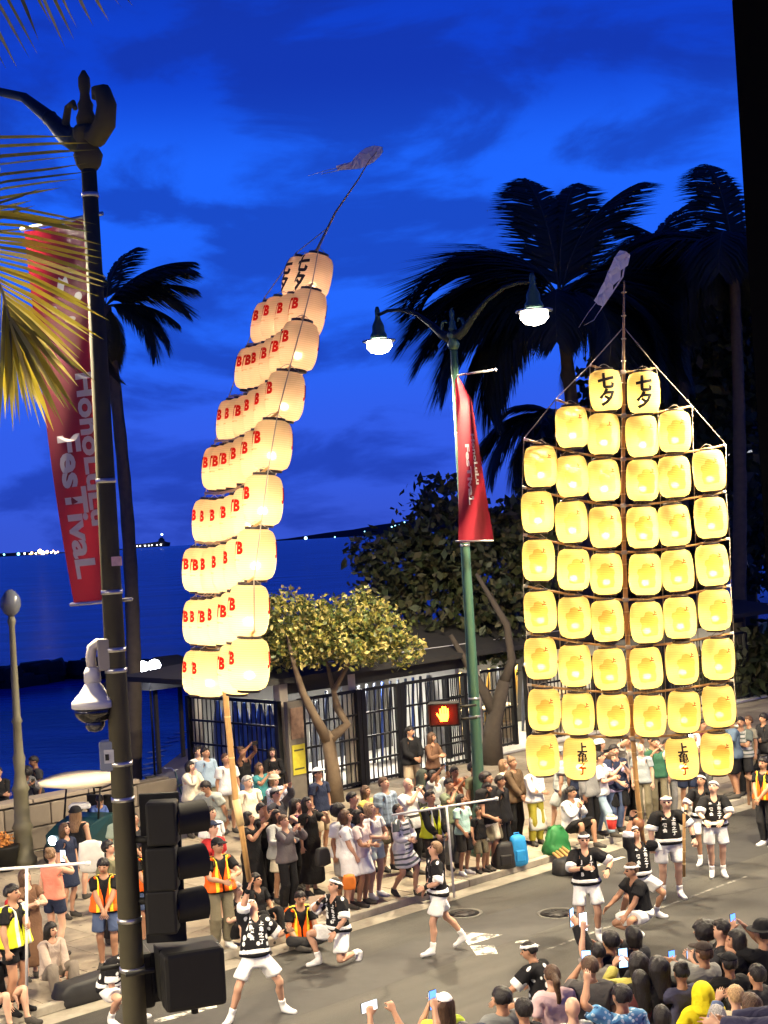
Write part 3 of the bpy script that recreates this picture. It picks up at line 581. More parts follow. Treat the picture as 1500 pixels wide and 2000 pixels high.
def surfnet(xs, ys, zs, fn):
    X, Y, Z = np.meshgrid(xs, ys, zs, indexing='ij'); P = np.stack((X,Y,Z), -1); V = fn(P); ins = V < 0
    sh = tuple(n-1 for n in V.shape); acc = np.zeros(sh+(3,)); cnt = np.zeros(sh)
    edges = []
    for ax in range(3):
        lo = [slice(None)]*3; hi = [slice(None)]*3; lo[ax] = slice(0,-1); hi[ax] = slice(1,None); lo, hi = tuple(lo), tuple(hi)
        c = ins[lo] != ins[hi]; a, b = V[lo], V[hi]
        t = np.where(c, a/np.where(np.abs(a-b) < 1e-12, 1, a-b), 0)
        pos = P[lo]+(P[hi]-P[lo])*t[...,None]; pos = pos*c[...,None]; edges.append((c, ins[lo]))
        o1, o2 = [q for q in range(3) if q != ax]
        for d1 in (0,1):
            for d2 in (0,1):
                src = [slice(None)]*3; dst = [slice(None)]*3
                n1, n2 = V.shape[o1], V.shape[o2]
                src[o1] = slice(d1, n1-1+d1); src[o2] = slice(d2, n2-1+d2)
                acc += pos[tuple(src)]; cnt += c[tuple(src)]
    m = cnt > 0; idx = -np.ones(sh, int); idx[m] = np.arange(m.sum()); verts = acc[m]/cnt[m][:,None]
    faces = []
    for ax in range(3):
        c, i0 = edges[ax]; I = np.argwhere(c); o1, o2 = (ax+1)%3, (ax+2)%3
        ok = (I[:,o1] >= 1)&(I[:,o1] <= sh[o1]-1)&(I[:,o2] >= 1)&(I[:,o2] <= sh[o2]-1); I = I[ok]
        if not len(I): continue
        def cell(d1, d2):
            J = I.copy(); J[:,o1] += d1; J[:,o2] += d2; return idx[J[:,0],J[:,1],J[:,2]]
        q = np.stack((cell(-1,-1), cell(0,-1), cell(0,0), cell(-1,0)), 1)
        fl = ~i0[I[:,0],I[:,1],I[:,2]]; q[fl] = q[fl][:,::-1]; faces.append(q)
    return verts, np.concatenate(faces)
def _ax(*seg):
    out = []
    for a, b, st in seg:
        n = max(1, int(round((b-a)/st))); out += list(a+(b-a)*np.arange(n)/n)
    return np.array(out+[seg[-1][1]])
_xp = _ax((0.006,.10,.012),(.10,.66,.026),(.66,.88,.011)); _xq = _ax((0.008,.104,.016),(.104,.672,.036),(.672,.88,.0155))
def _hz(st): return np.concatenate((_ax((1.345,1.381,.018)), 1.405+st*np.arange(-1,4), _ax((1.405+st*4.2,1.52,st*1.2),(1.52,1.77,.0125 if st < .011 else .0145))))
GRIDS = {'fine':(np.concatenate((-_xp[::-1], _xp)), _ax((-.205,-.125,.016),(-.125,-.06,.0105),(-.06,.06,.0088),(.06,.13,.014),(.13,.17,.02)), _ax((-.02,.12,.018),(.12,1.345,.034),(1.345,1.46,.0098),(1.46,1.77,.0115))),
         'crowd':(np.concatenate((-_xq[::-1], _xq)), np.concatenate((_ax((-.205,-.132,.0185),(-.132,-.06,.0142)), .012*np.arange(-4,5), _ax((.06,.17,.0185)))), np.concatenate((_ax((-.02,.12,.023),(.12,1.3,.045)), _hz(.012))))}
BODY = {}
for k_, g_ in GRIDS.items(): BODY[k_] = dict(zip('VF', surfnet(*g_, f_body)))
# bones: name, rest joint, segment ends, thickness
BONES = [('pelvis',(0,0,.95),(-.05,0,.93),(.05,0,.97),.10),('spine',(0,0,1.03),(0,0,1.05),(0,0,1.17),.11),('chest',(0,0,1.20),(0,0,1.24),(0,0,1.40),.12),
         ('neck',(0,.015,1.45),(0,.012,1.46),(0,.0,1.53),.05),('head',(0,.0,1.555),(0,0,1.58),(0,0,1.68),.08)]
for sd, sx in (('L',1),('R',-1)):
    BONES += [('uarm'+sd,(sx*SH[0],0,SH[2]),(sx*.20,0,SH[2]),(sx*EL[0],0,EL[2]),.05),('farm'+sd,(sx*EL[0],0,EL[2]),(sx*EL[0],0,EL[2]),(sx*WR[0],0,WR[2]),.035),
              ('hand'+sd,(sx*WR[0],0,WR[2]),(sx*.69,0,WR[2]),(sx*.86,0,WR[2]),.02),
              ('thigh'+sd,(sx*HIP[0],0,HIP[2]),(sx*HIP[0],0,.84),(sx*KN[0],KN[1],KN[2]),.07),('shin'+sd,(sx*KN[0],KN[1],KN[2]),(sx*KN[0],KN[1],KN[2]),(sx*AN[0],AN[1],AN[2]),.05),
              ('foot'+sd,(sx*AN[0],AN[1],AN[2]),(sx*AN[0],AN[1],.06),(sx*.105,-.14,.03),.03)]
BI = {b[0]:i for i, b in enumerate(BONES)}
def weights(P):
    W = np.zeros((len(P), len(BONES)))
    for i, (n, j, a, b, r) in enumerate(BONES):
        d, _ = _seg(P, a, b); d = np.maximum(d-.55*r, 0)+.012; w = d**-4
        if n[-1] == 'L': w = w*np.clip(.5+P[:,0]/.03, 0, 1)
        if n[-1] == 'R': w = w*np.clip(.5-P[:,0]/.03, 0, 1)
        if n[:4] in ('farm','hand','uarm'): w = w*(np.abs(P[:,0]) > .11)*(P[:,2] > 1.15)
        if n[:4] in ('thig','shin','foot'): w = w*np.clip((1.02-P[:,2])/.12, 0, 1)
        if n in ('neck','head'): w = w*(np.abs(P[:,0]) < .2)*np.clip((P[:,2]-1.40)/.08, 0, 1)
        if n in ('pelvis','spine','chest'): w = w*np.clip((.36-np.abs(P[:,0]))/.1, 0, 1)
        W[:,i] = w
    W[:,BI['chest']] += 1e-9
    W /= W.sum(1, keepdims=True); W[W < .03] = 0; return W/W.sum(1, keepdims=True)
def curl(V, amt):
    """bend the fingers of the rest pose about the knuckles; amt in degrees per knuckle"""
    V = V.copy()
    for sx in (1,-1):
        for x0, f in ((.772,1.0),(.808,1.0)):
            m = (V[:,0]*sx > x0)&(V[:,2] > 1.2); a = math.radians(amt*f)
            # once bent the fingers have moved below the palm line: rotate everything past the knuckle
            dx = V[m,0]*sx-x0; dz = V[m,2]-1.405
            V[m,0] = sx*(x0+dx*math.cos(a)+dz*math.sin(a)); V[m,2] = 1.405-dx*math.sin(a)+dz*math.cos(a)
    return V
def _grad(fn, P, e=.004):
    g = np.stack([fn(P+np.eye(3)[k]*e)-fn(P-np.eye(3)[k]*e) for k in range(3)], -1)
    return g/(np.linalg.norm(g, axis=-1, keepdims=True)+1e-9)
for q_ in BODY.values():
    V_ = q_['V']; q_['W'] = weights(V_); q_['N'] = _grad(f_body, V_); q_['C'] = {k:curl(V_, k) for k in (12,45,70)}
    c_ = V_[q_['F']].mean(1); ac_ = AX(c_); M_ = np.zeros(len(c_), int)      # face paint: eyes, brows and lips are faces of the head
    M_[(np.abs(ac_[:,0]-.033) < .016)&(np.abs(c_[:,2]-1.640) < .008)&(c_[:,1] < -.06)] = 1
    M_[(np.abs(ac_[:,0]-.034) < .021)&(np.abs(c_[:,2]-1.664) < .0075)&(c_[:,1] < -.06)] = 2
    M_[(ac_[:,0] < .024)&(np.abs(c_[:,2]-1.577) < .0085)&(c_[:,1] < -.085)] = 3
    q_['M'] = M_
# ---- garments
GX = np.concatenate((-np.arange(.026,.80,.027)[::-1], [-.001], np.arange(.026,.80,.027)))
GY = np.arange(-.30,.31,.026); 
GCACHE = {}
def _cut(d, *planes):
    for p in planes: d = np.maximum(d, p)
    return d
def garment_field(name):
    z = lambda P: P[...,2]; ax = lambda P: np.abs(P[...,0]); y = lambda P: P[...,1]
    def trunk(P, off, loose=0.0, hem=.9):
        t = um([f_torso(P), rc(AX(P),HIP,(.098,0,.70),.086,.075)], .06)
        return t-off-loose*np.clip((1.25-z(P))/.35, 0, 1)
    def sleeve(P, off, xe, flare=0.0):
        return f_arm(P)-off-flare*np.clip((ax(P)-.2)/.2, 0, 1.5)
    neck = lambda P: -rc(P,(0,-.02,1.47),(0,-.02,1.60),.075,.09)
    if name == 'tee': return lambda P: _cut(smin(trunk(P,.014,.022), sleeve(P,.022,.33,.015), .03), .89-z(P), np.where(z(P) > 1.25, ax(P)-.335, -1), z(P)-1.475, neck(P)), (.85,1.5)
    if name == 'loose_tee': return lambda P: _cut(smin(trunk(P,.022,.04), sleeve(P,.032,.36,.025), .04), .84-z(P), np.where(z(P) > 1.25, ax(P)-.37, -1), z(P)-1.475, neck(P)), (.8,1.5)
    if name == 'long_sleeve': return lambda P: _cut(smin(trunk(P,.015,.025), sleeve(P,.018,.66,.006), .03), .88-z(P), np.where(z(P) > 1.25, ax(P)-.655, -1), z(P)-1.478, neck(P)), (.84,1.5)
    if name == 'jacket': return lambda P: _cut(smin(trunk(P,.028,.04), sleeve(P,.028,.66,.006), .04), .84-z(P), np.where(z(P) > 1.25, ax(P)-.66, -1), z(P)-1.49, neck(P)), (.8,1.52)
    if name == 'crop': return lambda P: _cut(smin(trunk(P,.013,.01), sleeve(P,.02,.3,.015), .03), 1.04-z(P), np.where(z(P) > 1.25, ax(P)-.31, -1), z(P)-1.47, neck(P)), (1.0,1.5)
    if name == 'tank': return lambda P: _cut(trunk(P,.012,.012), .92-z(P), ax(P)-.155-np.clip((1.3-z(P)),0,1), z(P)-1.44, -rc(P,(0,-.03,1.42),(0,-.03,1.6),.08,.1)), (.88,1.48)
    if name == 'happi': return lambda P: _cut(smin(trunk(P,.020,.03), sleeve(P,.040,.34,.025), .04), .985-z(P), np.where(z(P) > 1.2, ax(P)-.345, -1), z(P)-1.478, -rc(P,(0,-.05,1.40),(0,-.03,1.60),.05,.085)), (.95,1.5)
    if name == 'cuff': return lambda P: _cut(rc(AX(P),(.3,0,1.405),(.5,0,1.405),.094,.098), .335-ax(P), ax(P)-.43), (1.26,1.54)
    if name == 'sash': return lambda P: _cut(trunk(P,.036,.02), .915-z(P), z(P)-.99), (.88,1.03)
    if name == 'underhem': return lambda P: _cut(trunk(P,.026,.03), .955-z(P), z(P)-1.03), (.9,1.06)
    leg = lambda P, o1, o2: um([rc(P,(-.07,.005,.95),(.07,.005,.95),.108,.108)-o1, rc(AX(P),HIP,KN,.088,.058)-o1-o2*np.clip((.9-z(P))/.3,0,1)], .03)
    if name == 'shorts': return lambda P: _cut(leg(P,.022,.04), .60-z(P), z(P)-1.0, np.where(z(P) < .80, .020-ax(P), -1)), (.56,1.03)
    if name == 'long_shorts': return lambda P: _cut(leg(P,.022,.035), .52-z(P), z(P)-1.0, np.where(z(P) < .80, .020-ax(P), -1)), (.48,1.03)
    if name == 'mini_shorts': return lambda P: _cut(leg(P,.018,.03), .70-z(P), z(P)-1.02, np.where(z(P) < .82, .020-ax(P), -1)), (.66,1.05)
    if name == 'trousers': return lambda P: _cut(um([rc(P,(-.07,.005,.95),(.07,.005,.95),.108,.108)-.016, f_leg(P)-.02-.018*np.clip((.7-z(P))/.4,0,1)], .03), .09-z(P), z(P)-1.02, np.where(z(P) < .80, .020-ax(P), -1)), (.05,1.05)
    cone = lambda P, zb, rb: rc(P,(0,.0,.96),(0,0,zb),.150,rb,(.92,1.1,1))
    if name == 'skirt': return lambda P: _cut(smin(cone(P,.55,.215), rc(P,(-.07,.005,.95),(.07,.005,.95),.12,.12), .05), .60-z(P), z(P)-1.03), (.56,1.06)
    if name == 'long_skirt': return lambda P: _cut(smin(cone(P,.2,.25), rc(P,(-.07,.005,.95),(.07,.005,.95),.12,.12), .05), .30-z(P), z(P)-1.03), (.26,1.06)
    if name == 'dress': return lambda P: _cut(um([trunk(P,.016,.02), cone(P,.5,.215), sleeve(P,.025,.3,.02)], .04), .58-z(P), np.where(z(P) > 1.25, ax(P)-.33, -1), z(P)-1.475, neck(P)), (.54,1.5)
    if name == 'long_dress': return lambda P: _cut(um([trunk(P,.016,.02), cone(P,.15,.25), sleeve(P,.025,.3,.02)], .04), .24-z(P), np.where(z(P) > 1.25, ax(P)-.30, -1), z(P)-1.475, neck(P)), (.2,1.5)
    if name == 'vest': return lambda P: _cut(trunk(P,.042,.035), .93-z(P), z(P)-1.47, ax(P)-.185-np.clip((1.28-z(P))*1.2,0,.5), neck(P), np.where(y(P) < 0, .014+np.clip(z(P)-1.12,0,1)*.22-ax(P), -1)), (.9,1.5)
    if name == 'shoe': return lambda P: _cut(f_foot(P)-.012, z(P)-.095), (-.03,.12)
    if name == 'tabi': return lambda P: _cut(np.minimum(f_foot(P), f_leg(P))-.010, z(P)-.20), (-.03,.23)
    hd = lambda P: ell(P,(0,.006,1.632),(.076,.095,.106))
    face = lambda P, zt=1.682: np.minimum(-(y(P)+.045), zt-z(P))   # >0 inside the face window
    if name == 'short_hair': return lambda P: _cut(hd(P)-.017, face(P), 1.585-z(P), np.where(y(P) < .015, 1.645-z(P), -1)), (1.55,1.80)
    if name == 'messy_hair': return lambda P: _cut(ell(P,(0,.010,1.642),(.095,.112,.120)), face(P,1.675), 1.570-z(P), np.where(y(P) < .005, 1.625-z(P), -1)), (1.54,1.80)
    if name == 'afro': return lambda P: _cut(ell(P,(0,.022,1.665),(.135,.14,.135)), face(P,1.685), 1.545-z(P)), (1.5,1.84)
    if name == 'bob': return lambda P: _cut(um([hd(P)-.02, rc(P,(0,.03,1.62),(0,.035,1.53),.100,.088)], .03), face(P,1.675), 1.50-z(P), np.where(y(P) < -.02, 1.545-z(P), -1)), (1.47,1.80)
    if name == 'long_hair': return lambda P: _cut(um([hd(P)-.02, rc(P,(0,.035,1.62),(0,.075,1.32),.098,.085,(.85,1.25,1))], .03), face(P,1.678), 1.27-z(P), np.where(y(P) < -.02, 1.50-z(P), -1)), (1.22,1.80)
    if name == 'ponytail': return lambda P: np.minimum(_cut(hd(P)-.015, face(P), 1.60-z(P), np.where(y(P) < .01, 1.645-z(P), -1)), um([rc(P,(0,.10,1.66),(0,.15,1.60),.03,.042), rc(P,(0,.15,1.60),(0,.13,1.36),.042,.022)], .02)), (1.32,1.80)
    if name == 'bun': return lambda P: np.minimum(_cut(hd(P)-.015, face(P), 1.60-z(P), np.where(y(P) < .01, 1.645-z(P), -1)), ell(P,(0,.07,1.735),(.05,.05,.045))), (1.55,1.82)
    if name == 'headband': return lambda P: _cut(hd(P)-.024, np.abs(z(P)-1.687-.18*(-y(P)))-.021), (1.60,1.78)
    if name == 'band_knot': return lambda P: np.minimum(rc(P,(.0,.108,1.672),(.035,.135,1.64),.017,.012), rc(P,(.0,.108,1.672),(-.03,.14,1.65),.015,.01)), (1.56,1.75)
    if name == 'cap': return lambda P: np.minimum(_cut(hd(P)-.028, 1.682-z(P)), _cut(ell(P,(0,-.115,1.69),(.080,.085,.014)), y(P)+.04)), (1.64,1.80)
    if name == 'bucket_hat': return lambda P: np.minimum(_cut(ell(P,(0,.006,1.68),(.105,.12,.10)), 1.67-z(P), z(P)-1.765), _cut(rc(P,(0,.006,1.70),(0,.006,1.64),.10,.165), np.abs(z(P)-1.668)-.012)), (1.62,1.80)
    if name == 'fedora': return lambda P: np.minimum(_cut(ell(P,(0,.006,1.69),(.100,.115,.105)), 1.67-z(P), z(P)-1.785), _cut(ell(P,(0,.006,1.675),(.175,.19,.016)), -1-z(P)*0)), (1.62,1.82)
    if name == 'hood': return lambda P: _cut(um([hd(P)-.04, rc(P,(0,.02,1.60),(0,.03,1.44),.12,.15)], .04), np.minimum(-(y(P)+.07), 1.70-z(P)), 1.40-z(P)), (1.36,1.80)
    if name == 'wristband': return lambda P: _cut(rc(AX(P),(.6,0,1.405),(.7,0,1.405),.040,.036), .605-ax(P), ax(P)-.68), (1.32,1.48)
    raise KeyError(name)
def garment(name):
    if name in GCACHE: return GCACHE[name]
    fn, (z0, z1) = garment_field(name)
    if name in ('short_hair','messy_hair','bob','long_hair','ponytail','bun','afro'):      # uneven locks
        f0 = fn; am = .009 if name == 'afro' else .0055
        fn = lambda P: f0(P)+am*(np.sin(P[...,0]*95+3*np.sin(P[...,2]*31))*np.sin(P[...,1]*80+P[...,2]*22)+.6*np.sin(P[...,0]*190+P[...,1]*140))
    st = .017 if z0 > 1.5 or z1 < .25 else .031
    xs, ys = GX, GY
    if z0 > 1.2 and name not in ('cuff','wristband'):
        h = np.arange(.007,.2,.0145); xs = np.concatenate((-h[::-1], h)); ys = np.arange(-.22,.23,.0145)
    elif name in ('cuff','wristband'):
        h = np.arange(.29,.72,.016); xs = np.concatenate((-h[::-1], h)); ys = np.arange(-.13,.14,.020)
    elif z1 < .25:
        h = np.arange(.02,.2,.016); xs = np.concatenate((-h[::-1], h)); ys = np.arange(-.22,.13,.018)
    zs = np.arange(z0, z1+st, st)
    V, F = surfnet(xs, ys, zs, fn)
    if name in ('short_hair','messy_hair','bun','headband','band_knot','cap','bucket_hat','fedora','afro'):
        W = np.zeros((len(V), len(BONES))); W[:,BI['head']] = 1
    else: W = weights(V)
    if name in ('bob','long_hair','ponytail','hood'):
        k = np.clip((V[:,2]-1.42)/.12, 0, 1)[:,None]; H = np.zeros_like(W); H[:,BI['head']] = 1; C = np.zeros_like(W); C[:,BI['chest']] = 1; W = H*k+C*(1-k)
    if name in ('skirt','long_skirt','dress','long_dress'):        # cloth between the legs follows both
        t = np.clip(.5+V[:,0]/.22, 0, 1)
        for b in ('thigh','shin','foot'):
            s_ = W[:,BI[b+'L']]+W[:,BI[b+'R']]; W[:,BI[b+'L']] = s_*t; W[:,BI[b+'R']] = s_*(1-t)
    cover = {k:fn(q['V']) < .004 for k, q in BODY.items()}
    GCACHE[name] = (V, F, W, cover); return GCACHE[name]
def rot(axis, deg): return np.array(Matrix.Rotation(math.radians(deg), 3, axis))
def _frame(d, n):
    d = d/np.linalg.norm(d); n = n-d*(n@d); n = n/np.linalg.norm(n); return np.stack((d, n, np.cross(d, n)), 1)
def ik(a, T, l1, l2, pole):
    v = T-a; L = np.linalg.norm(v); L2 = min(max(L, .12), l1+l2-.004); d = v/(L+1e-9)
    c = (l1*l1+L2*L2-l2*l2)/(2*l1*L2); c = max(-1, min(1, c)); s = math.sqrt(1-c*c)
    p = np.array(pole, float); p = p-d*(p@d); p = p/(np.linalg.norm(p)+1e-9)
    e = a+d*(l1*c)+p*(l1*s); return e, a+d*L2, p
def solve(ps):
    """pose -> bone matrices (3x3 rotation, offset) in the person's frame, facing -Y"""
    M = {}
    J = {b[0]:np.array(b[1], float) for b in BONES}
    hz = ps.get('hip', (0,0,0)); pr = rot('Z', ps.get('twist0', 0))@rot('X', ps.get('tilt', 0))@rot('Y', ps.get('roll', 0))
    def put(n, R, par=None, pos=None):
        if pos is None: pos = M[par][0]@J[n]+M[par][1]
        M[n] = (R, pos-R@J[n])
    put('pelvis', pr, pos=J['pelvis']+np.array(hz, float))
    le = ps.get('lean', 0); tw = ps.get('twist', 0); sd = ps.get('side', 0)
    put('spine', pr@rot('X', le*.4)@rot('Y', sd*.4)@rot('Z', tw*.4), 'pelvis')
    put('chest', M['spine'][0]@rot('X', le*.6)@rot('Y', sd*.6)@rot('Z', tw*.6), 'spine')
    hy, hp = ps.get('head', (0,0))[:2]; hr = ps.get('head', (0,0,0))[2] if len(ps.get('head', (0,0))) > 2 else 0
    put('neck', M['chest'][0]@rot('Z', hy*.35)@rot('X', hp*.35), 'chest'); put('head', M['neck'][0]@rot('Z', hy*.65)@rot('X', hp*.65)@rot('Y', hr), 'neck')
    Rc, tcv = M['chest']
    for sdn, sx in (('L',1),('R',-1)):
        spec = ps.get('arm'+sdn) or ps.get('arms') or ((.235,-.03,.84),(.6,.7,0))
        tg, pole = np.array(spec[0], float), np.array(spec[1], float); tg[0] *= sx; pole[0] *= sx
        if len(spec) > 2 and spec[2] == 'abs': T = tg
        else: T = Rc@tg+tcv; pole = Rc@pole
        a = Rc@J['uarm'+sdn]+tcv; e, w, p = ik(a, T, .275, .245, pole)
        u = e-a; f = w-e; n = np.cross(u, f)
        if np.linalg.norm(n) < 1e-3: n = np.cross(u, -p)
        n0 = np.array((0,0,-1.0*sx)); d0 = np.array((1.0*sx,0,0))
        Ru = _frame(u, n)@_frame(d0, n0).T; Rf = _frame(f, n)@_frame(d0, n0).T
        put('uarm'+sdn, Ru, pos=a); put('farm'+sdn, Rf, pos=e)
        tws = ps.get('wrist'+sdn, 0)
        Rh = Rf@rot('X', tws*sx); put('hand'+sdn, Rh, pos=w)
        a = M['pelvis'][0]@J['thigh'+sdn]+M['pelvis'][1]
        lg = ps.get('leg'+sdn) or ((.10,.015,.085), (.08,-1,0)); T = np.array(lg[0], float); T[0] *= sx; pole = np.array(lg[1], float); pole[0] *= sx
        k, w, p = ik(a, T, .412, .407, pole); u = k-a; f = w-k; n = np.cross(u, f)
        if np.linalg.norm(n) < 1e-3 or n@np.cross(u, -p) < 0: n = np.cross(u, -p)
        d0 = np.array((0,0,-1.0)); n0 = np.array((1.0,0,0))
        put('thigh'+sdn, _frame(u, n)@_frame(d0, n0).T, pos=a); put('shin'+sdn, _frame(f, n)@_frame(d0, n0).T, pos=k)
        fy = (lg[2] if len(lg) > 2 else 8)*sx; fp = lg[3] if len(lg) > 3 else 0
        put('foot'+sdn, rot('Z', fy)@rot('X', fp), pos=w)
    return M
def skin(V, W, M):
    out = np.zeros_like(V)
    for b, i in BI.items():
        w = W[:,i]; m = w > 0
        if m.any(): R, t = M[b]; out[m] += w[m,None]*(V[m]@R.T+t)
    return out
def np_mesh(name, V, F, mats, mi=None, rest=None):
    me = bpy.data.meshes.new(name); n = len(F)
    me.vertices.add(len(V)); me.vertices.foreach_set('co', V.astype(np.float32).ravel())
    me.loops.add(n*4); me.loops.foreach_set('vertex_index', F.astype(np.int32).ravel())
    me.polygons.add(n); me.polygons.foreach_set('loop_start', np.arange(0, n*4, 4, dtype=np.int32))
    me.polygons.foreach_set('use_smooth', np.ones(n, bool))
    for m in mats: me.materials.append(m)
    if mi is not None: me.polygons.foreach_set('material_index', mi.astype(np.int32))
    if rest is not None:
        at = me.attributes.new('rest', 'FLOAT_VECTOR', 'POINT'); at.data.foreach_set('vector', rest.astype(np.float32).ravel())
    me.update(); me.validate(); return me
SKIN = {'pale':(.60,.36,.25),'light':(.52,.29,.19),'tan':(.40,.21,.125),'brown':(.24,.115,.065),'dark':(.10,.048,.030)}
HAIR = {'black':(.010,.008,.008),'brown':(.05,.026,.014),'lightbrown':(.13,.075,.04),'blond':(.34,.22,.11),'grey':(.22,.21,.20),'white':(.55,.54,.52)}
def hair_mat(k):
    key = ('hair', k)
    if key in MC: return MC[key]
    c = HAIR[k]; m = bpy.data.materials.new('hair_'+k); m.use_nodes = True; t = m.node_tree; b = t.nodes['Principled BSDF']; b.inputs['Roughness'].default_value = .48; b.inputs['Specular IOR Level'].default_value = .35
    at = t.nodes.new('ShaderNodeAttribute'); at.attribute_name = 'rest'; mp_ = t.nodes.new('ShaderNodeMapping'); mp_.inputs['Scale'].default_value = (150,150,14); t.links.new(at.outputs['Vector'], mp_.inputs[0])
    n = t.nodes.new('ShaderNodeTexNoise'); n.inputs['Scale'].default_value = 1; n.inputs['Detail'].default_value = 3; t.links.new(mp_.outputs[0], n.inputs['Vector'])
    r = t.nodes.new('ShaderNodeValToRGB'); ramp(r, [(.3,tuple(x*.45 for x in c)),(.7,tuple(min(1,x*2.2) for x in c))]); t.links.new(n.outputs['Fac'], r.inputs[0]); t.links.new(r.outputs[0], b.inputs['Base Color'])
    bp = t.nodes.new('ShaderNodeBump'); bp.inputs['Strength'].default_value = .8; bp.inputs['Distance'].default_value = .01; t.links.new(n.outputs['Fac'], bp.inputs['Height']); t.links.new(bp.outputs[0], b.inputs['Normal']); MC[key] = m; return m
def skin_mats(tone, hair):
    c = SKIN[tone]
    return [mat('skin_'+tone, c, .5, var=.10, scale=9), mat('eye_dark', (.02,.014,.012), .25, var=0), mat('brow_'+hair, tuple(x*.8 for x in HAIR[hair]), .8, var=0), mat('lip_'+tone, (c[0]*.85,c[1]*.45,c[2]*.5), .45, var=0)]
def cloth(col, kind='plain'):
    key = ('cloth', kind, tuple(col))
    if key in MC: return MC[key]
    m = bpy.data.materials.new('cloth_'+kind); m.use_nodes = True; t = m.node_tree; b = t.nodes['Principled BSDF']
    b.inputs['Roughness'].default_value = .85; b.inputs['Specular IOR Level'].default_value = .2
    at = t.nodes.new('ShaderNodeAttribute'); at.attribute_name = 'rest'
    n = t.nodes.new('ShaderNodeTexNoise'); n.inputs['Scale'].default_value = 7; n.inputs['Detail'].default_value = 4; t.links.new(at.outputs['Vector'], n.inputs['Vector'])
    mx = t.nodes.new('ShaderNodeMix'); mx.data_type = 'RGBA'; mx.inputs['A'].default_value = tuple(c*.82 for c in col)+(1,); mx.inputs['B'].default_value = tuple(min(1,c*1.15) for c in col)+(1,)
    t.links.new(n.outputs['Fac'], mx.inputs['Factor']); res = mx.outputs['Result']
    # soft folds
    n2 = t.nodes.new('ShaderNodeTexNoise'); n2.inputs['Scale'].default_value = 8; n2.inputs['Distortion'].default_value = 1.2; t.links.new(at.outputs['Vector'], n2.inputs['Vector'])
    bp = t.nodes.new('ShaderNodeBump'); bp.inputs['Strength'].default_value = .6; bp.inputs['Distance'].default_value = .03; t.links.new(n2.outputs['Fac'], bp.inputs['Height']); t.links.new(bp.outputs[0], b.inputs['Normal'])
    def over(fac, c2, res):
        q = t.nodes.new('ShaderNodeMix'); q.data_type = 'RGBA'; q.inputs['B'].default_value = tuple(c2)+(1,); t.links.new(fac, q.inputs['Factor']); t.links.new(res, q.inputs['A']); return q.outputs['Result']
    def math_(op, a, bb):
        q = t.nodes.new('ShaderNodeMath'); q.operation = op
        for i, v in enumerate((a, bb)):
            if isinstance(v, (int,float)): q.inputs[i].default_value = v
            elif v is not None: t.links.new(v, q.inputs[i])
        return q.outputs[0]
    sepn = t.nodes.new('ShaderNodeSeparateXYZ'); t.links.new(at.outputs['Vector'], sepn.inputs[0])
    if kind == 'dots':
        v = t.nodes.new('ShaderNodeTexVoronoi'); v.inputs['Scale'].default_value = 9.5; v.inputs['Randomness'].default_value = .55; t.links.new(at.outputs['Vector'], v.inputs['Vector'])
        res = over(math_('LESS_THAN', v.outputs['Distance'], .33), (.75,.75,.73), res)
    if kind == 'stripes':
        s_ = math_('SINE', math_('MULTIPLY', sepn.outputs['Z'], 70), None); res = over(math_('GREATER_THAN', s_, .35), (.10,.12,.12), res)
    if kind == 'plaid':
        s1 = math_('GREATER_THAN', math_('SINE', math_('MULTIPLY', sepn.outputs['Z'], 60), None), .5); s2 = math_('GREATER_THAN', math_('SINE', math_('MULTIPLY', sepn.outputs['X'], 60), None), .5)
        res = over(math_('MULTIPLY', s1, .5), tuple(c*.4 for c in col), res); res = over(math_('MULTIPLY', s2, .5), tuple(min(1,c*2) for c in col), res)
    if kind == 'floral':
        v = t.nodes.new('ShaderNodeTexVoronoi'); v.inputs['Scale'].default_value = 22; t.links.new(at.outputs['Vector'], v.inputs['Vector'])
        res = over(math_('LESS_THAN', v.outputs['Distance'], .36), (.45,.60,.72), res)
        v2 = t.nodes.new('ShaderNodeTexVoronoi'); v2.inputs['Scale'].default_value = 13; t.links.new(at.outputs['Vector'], v2.inputs['Vector'])
        res = over(math_('LESS_THAN', v2.outputs['Distance'], .22), (.03,.09,.22), res)
    if kind == 'vest':      # reflective strips over the shoulders
        a_ = math_('ABSOLUTE', sepn.outputs['X'], None); st = math_('MULTIPLY', math_('GREATER_THAN', a_, .075), math_('LESS_THAN', a_, .125))
        res = over(st, (.85,.75,.05) if col[1] < .4 else (.75,.78,.70), res)
    if kind == 'bands':
        st = math_('MULTIPLY', math_('GREATER_THAN', sepn.outputs['Z'], 1.05), math_('LESS_THAN', sepn.outputs['Z'], 1.10)); res = over(st, (.05,.05,.05), res)
    t.links.new(res, b.inputs['Base Color'])
    if kind == 'vest': b.inputs['Roughness'].default_value = .5
    MC[key] = m; return m
PARTNAME = {'tee':'shirt','loose_tee':'shirt','long_sleeve':'shirt','jacket':'jacket','crop':'crop_top','tank':'tank_top','happi':'happi_coat','cuff':'sleeve_cuff','sash':'sash','underhem':'shirt_hem','shorts':'shorts','long_shorts':'shorts','mini_shorts':'shorts','trousers':'trousers','skirt':'skirt','long_skirt':'skirt','dress':'dress','long_dress':'dress','vest':'safety_vest','shoe':'shoes','tabi':'white_socks','headband':'headband','band_knot':'headband_knot','cap':'cap','bucket_hat':'bucket_hat','fedora':'hat','hood':'hood','wristband':'wristband'}
PEOPLE = []
GLY = {}
def glyph(ch):
    if ch not in GLY: GLY[ch] = text_mesh(ch, 1.0, bold=.05, res=2)
    return GLY[ch]
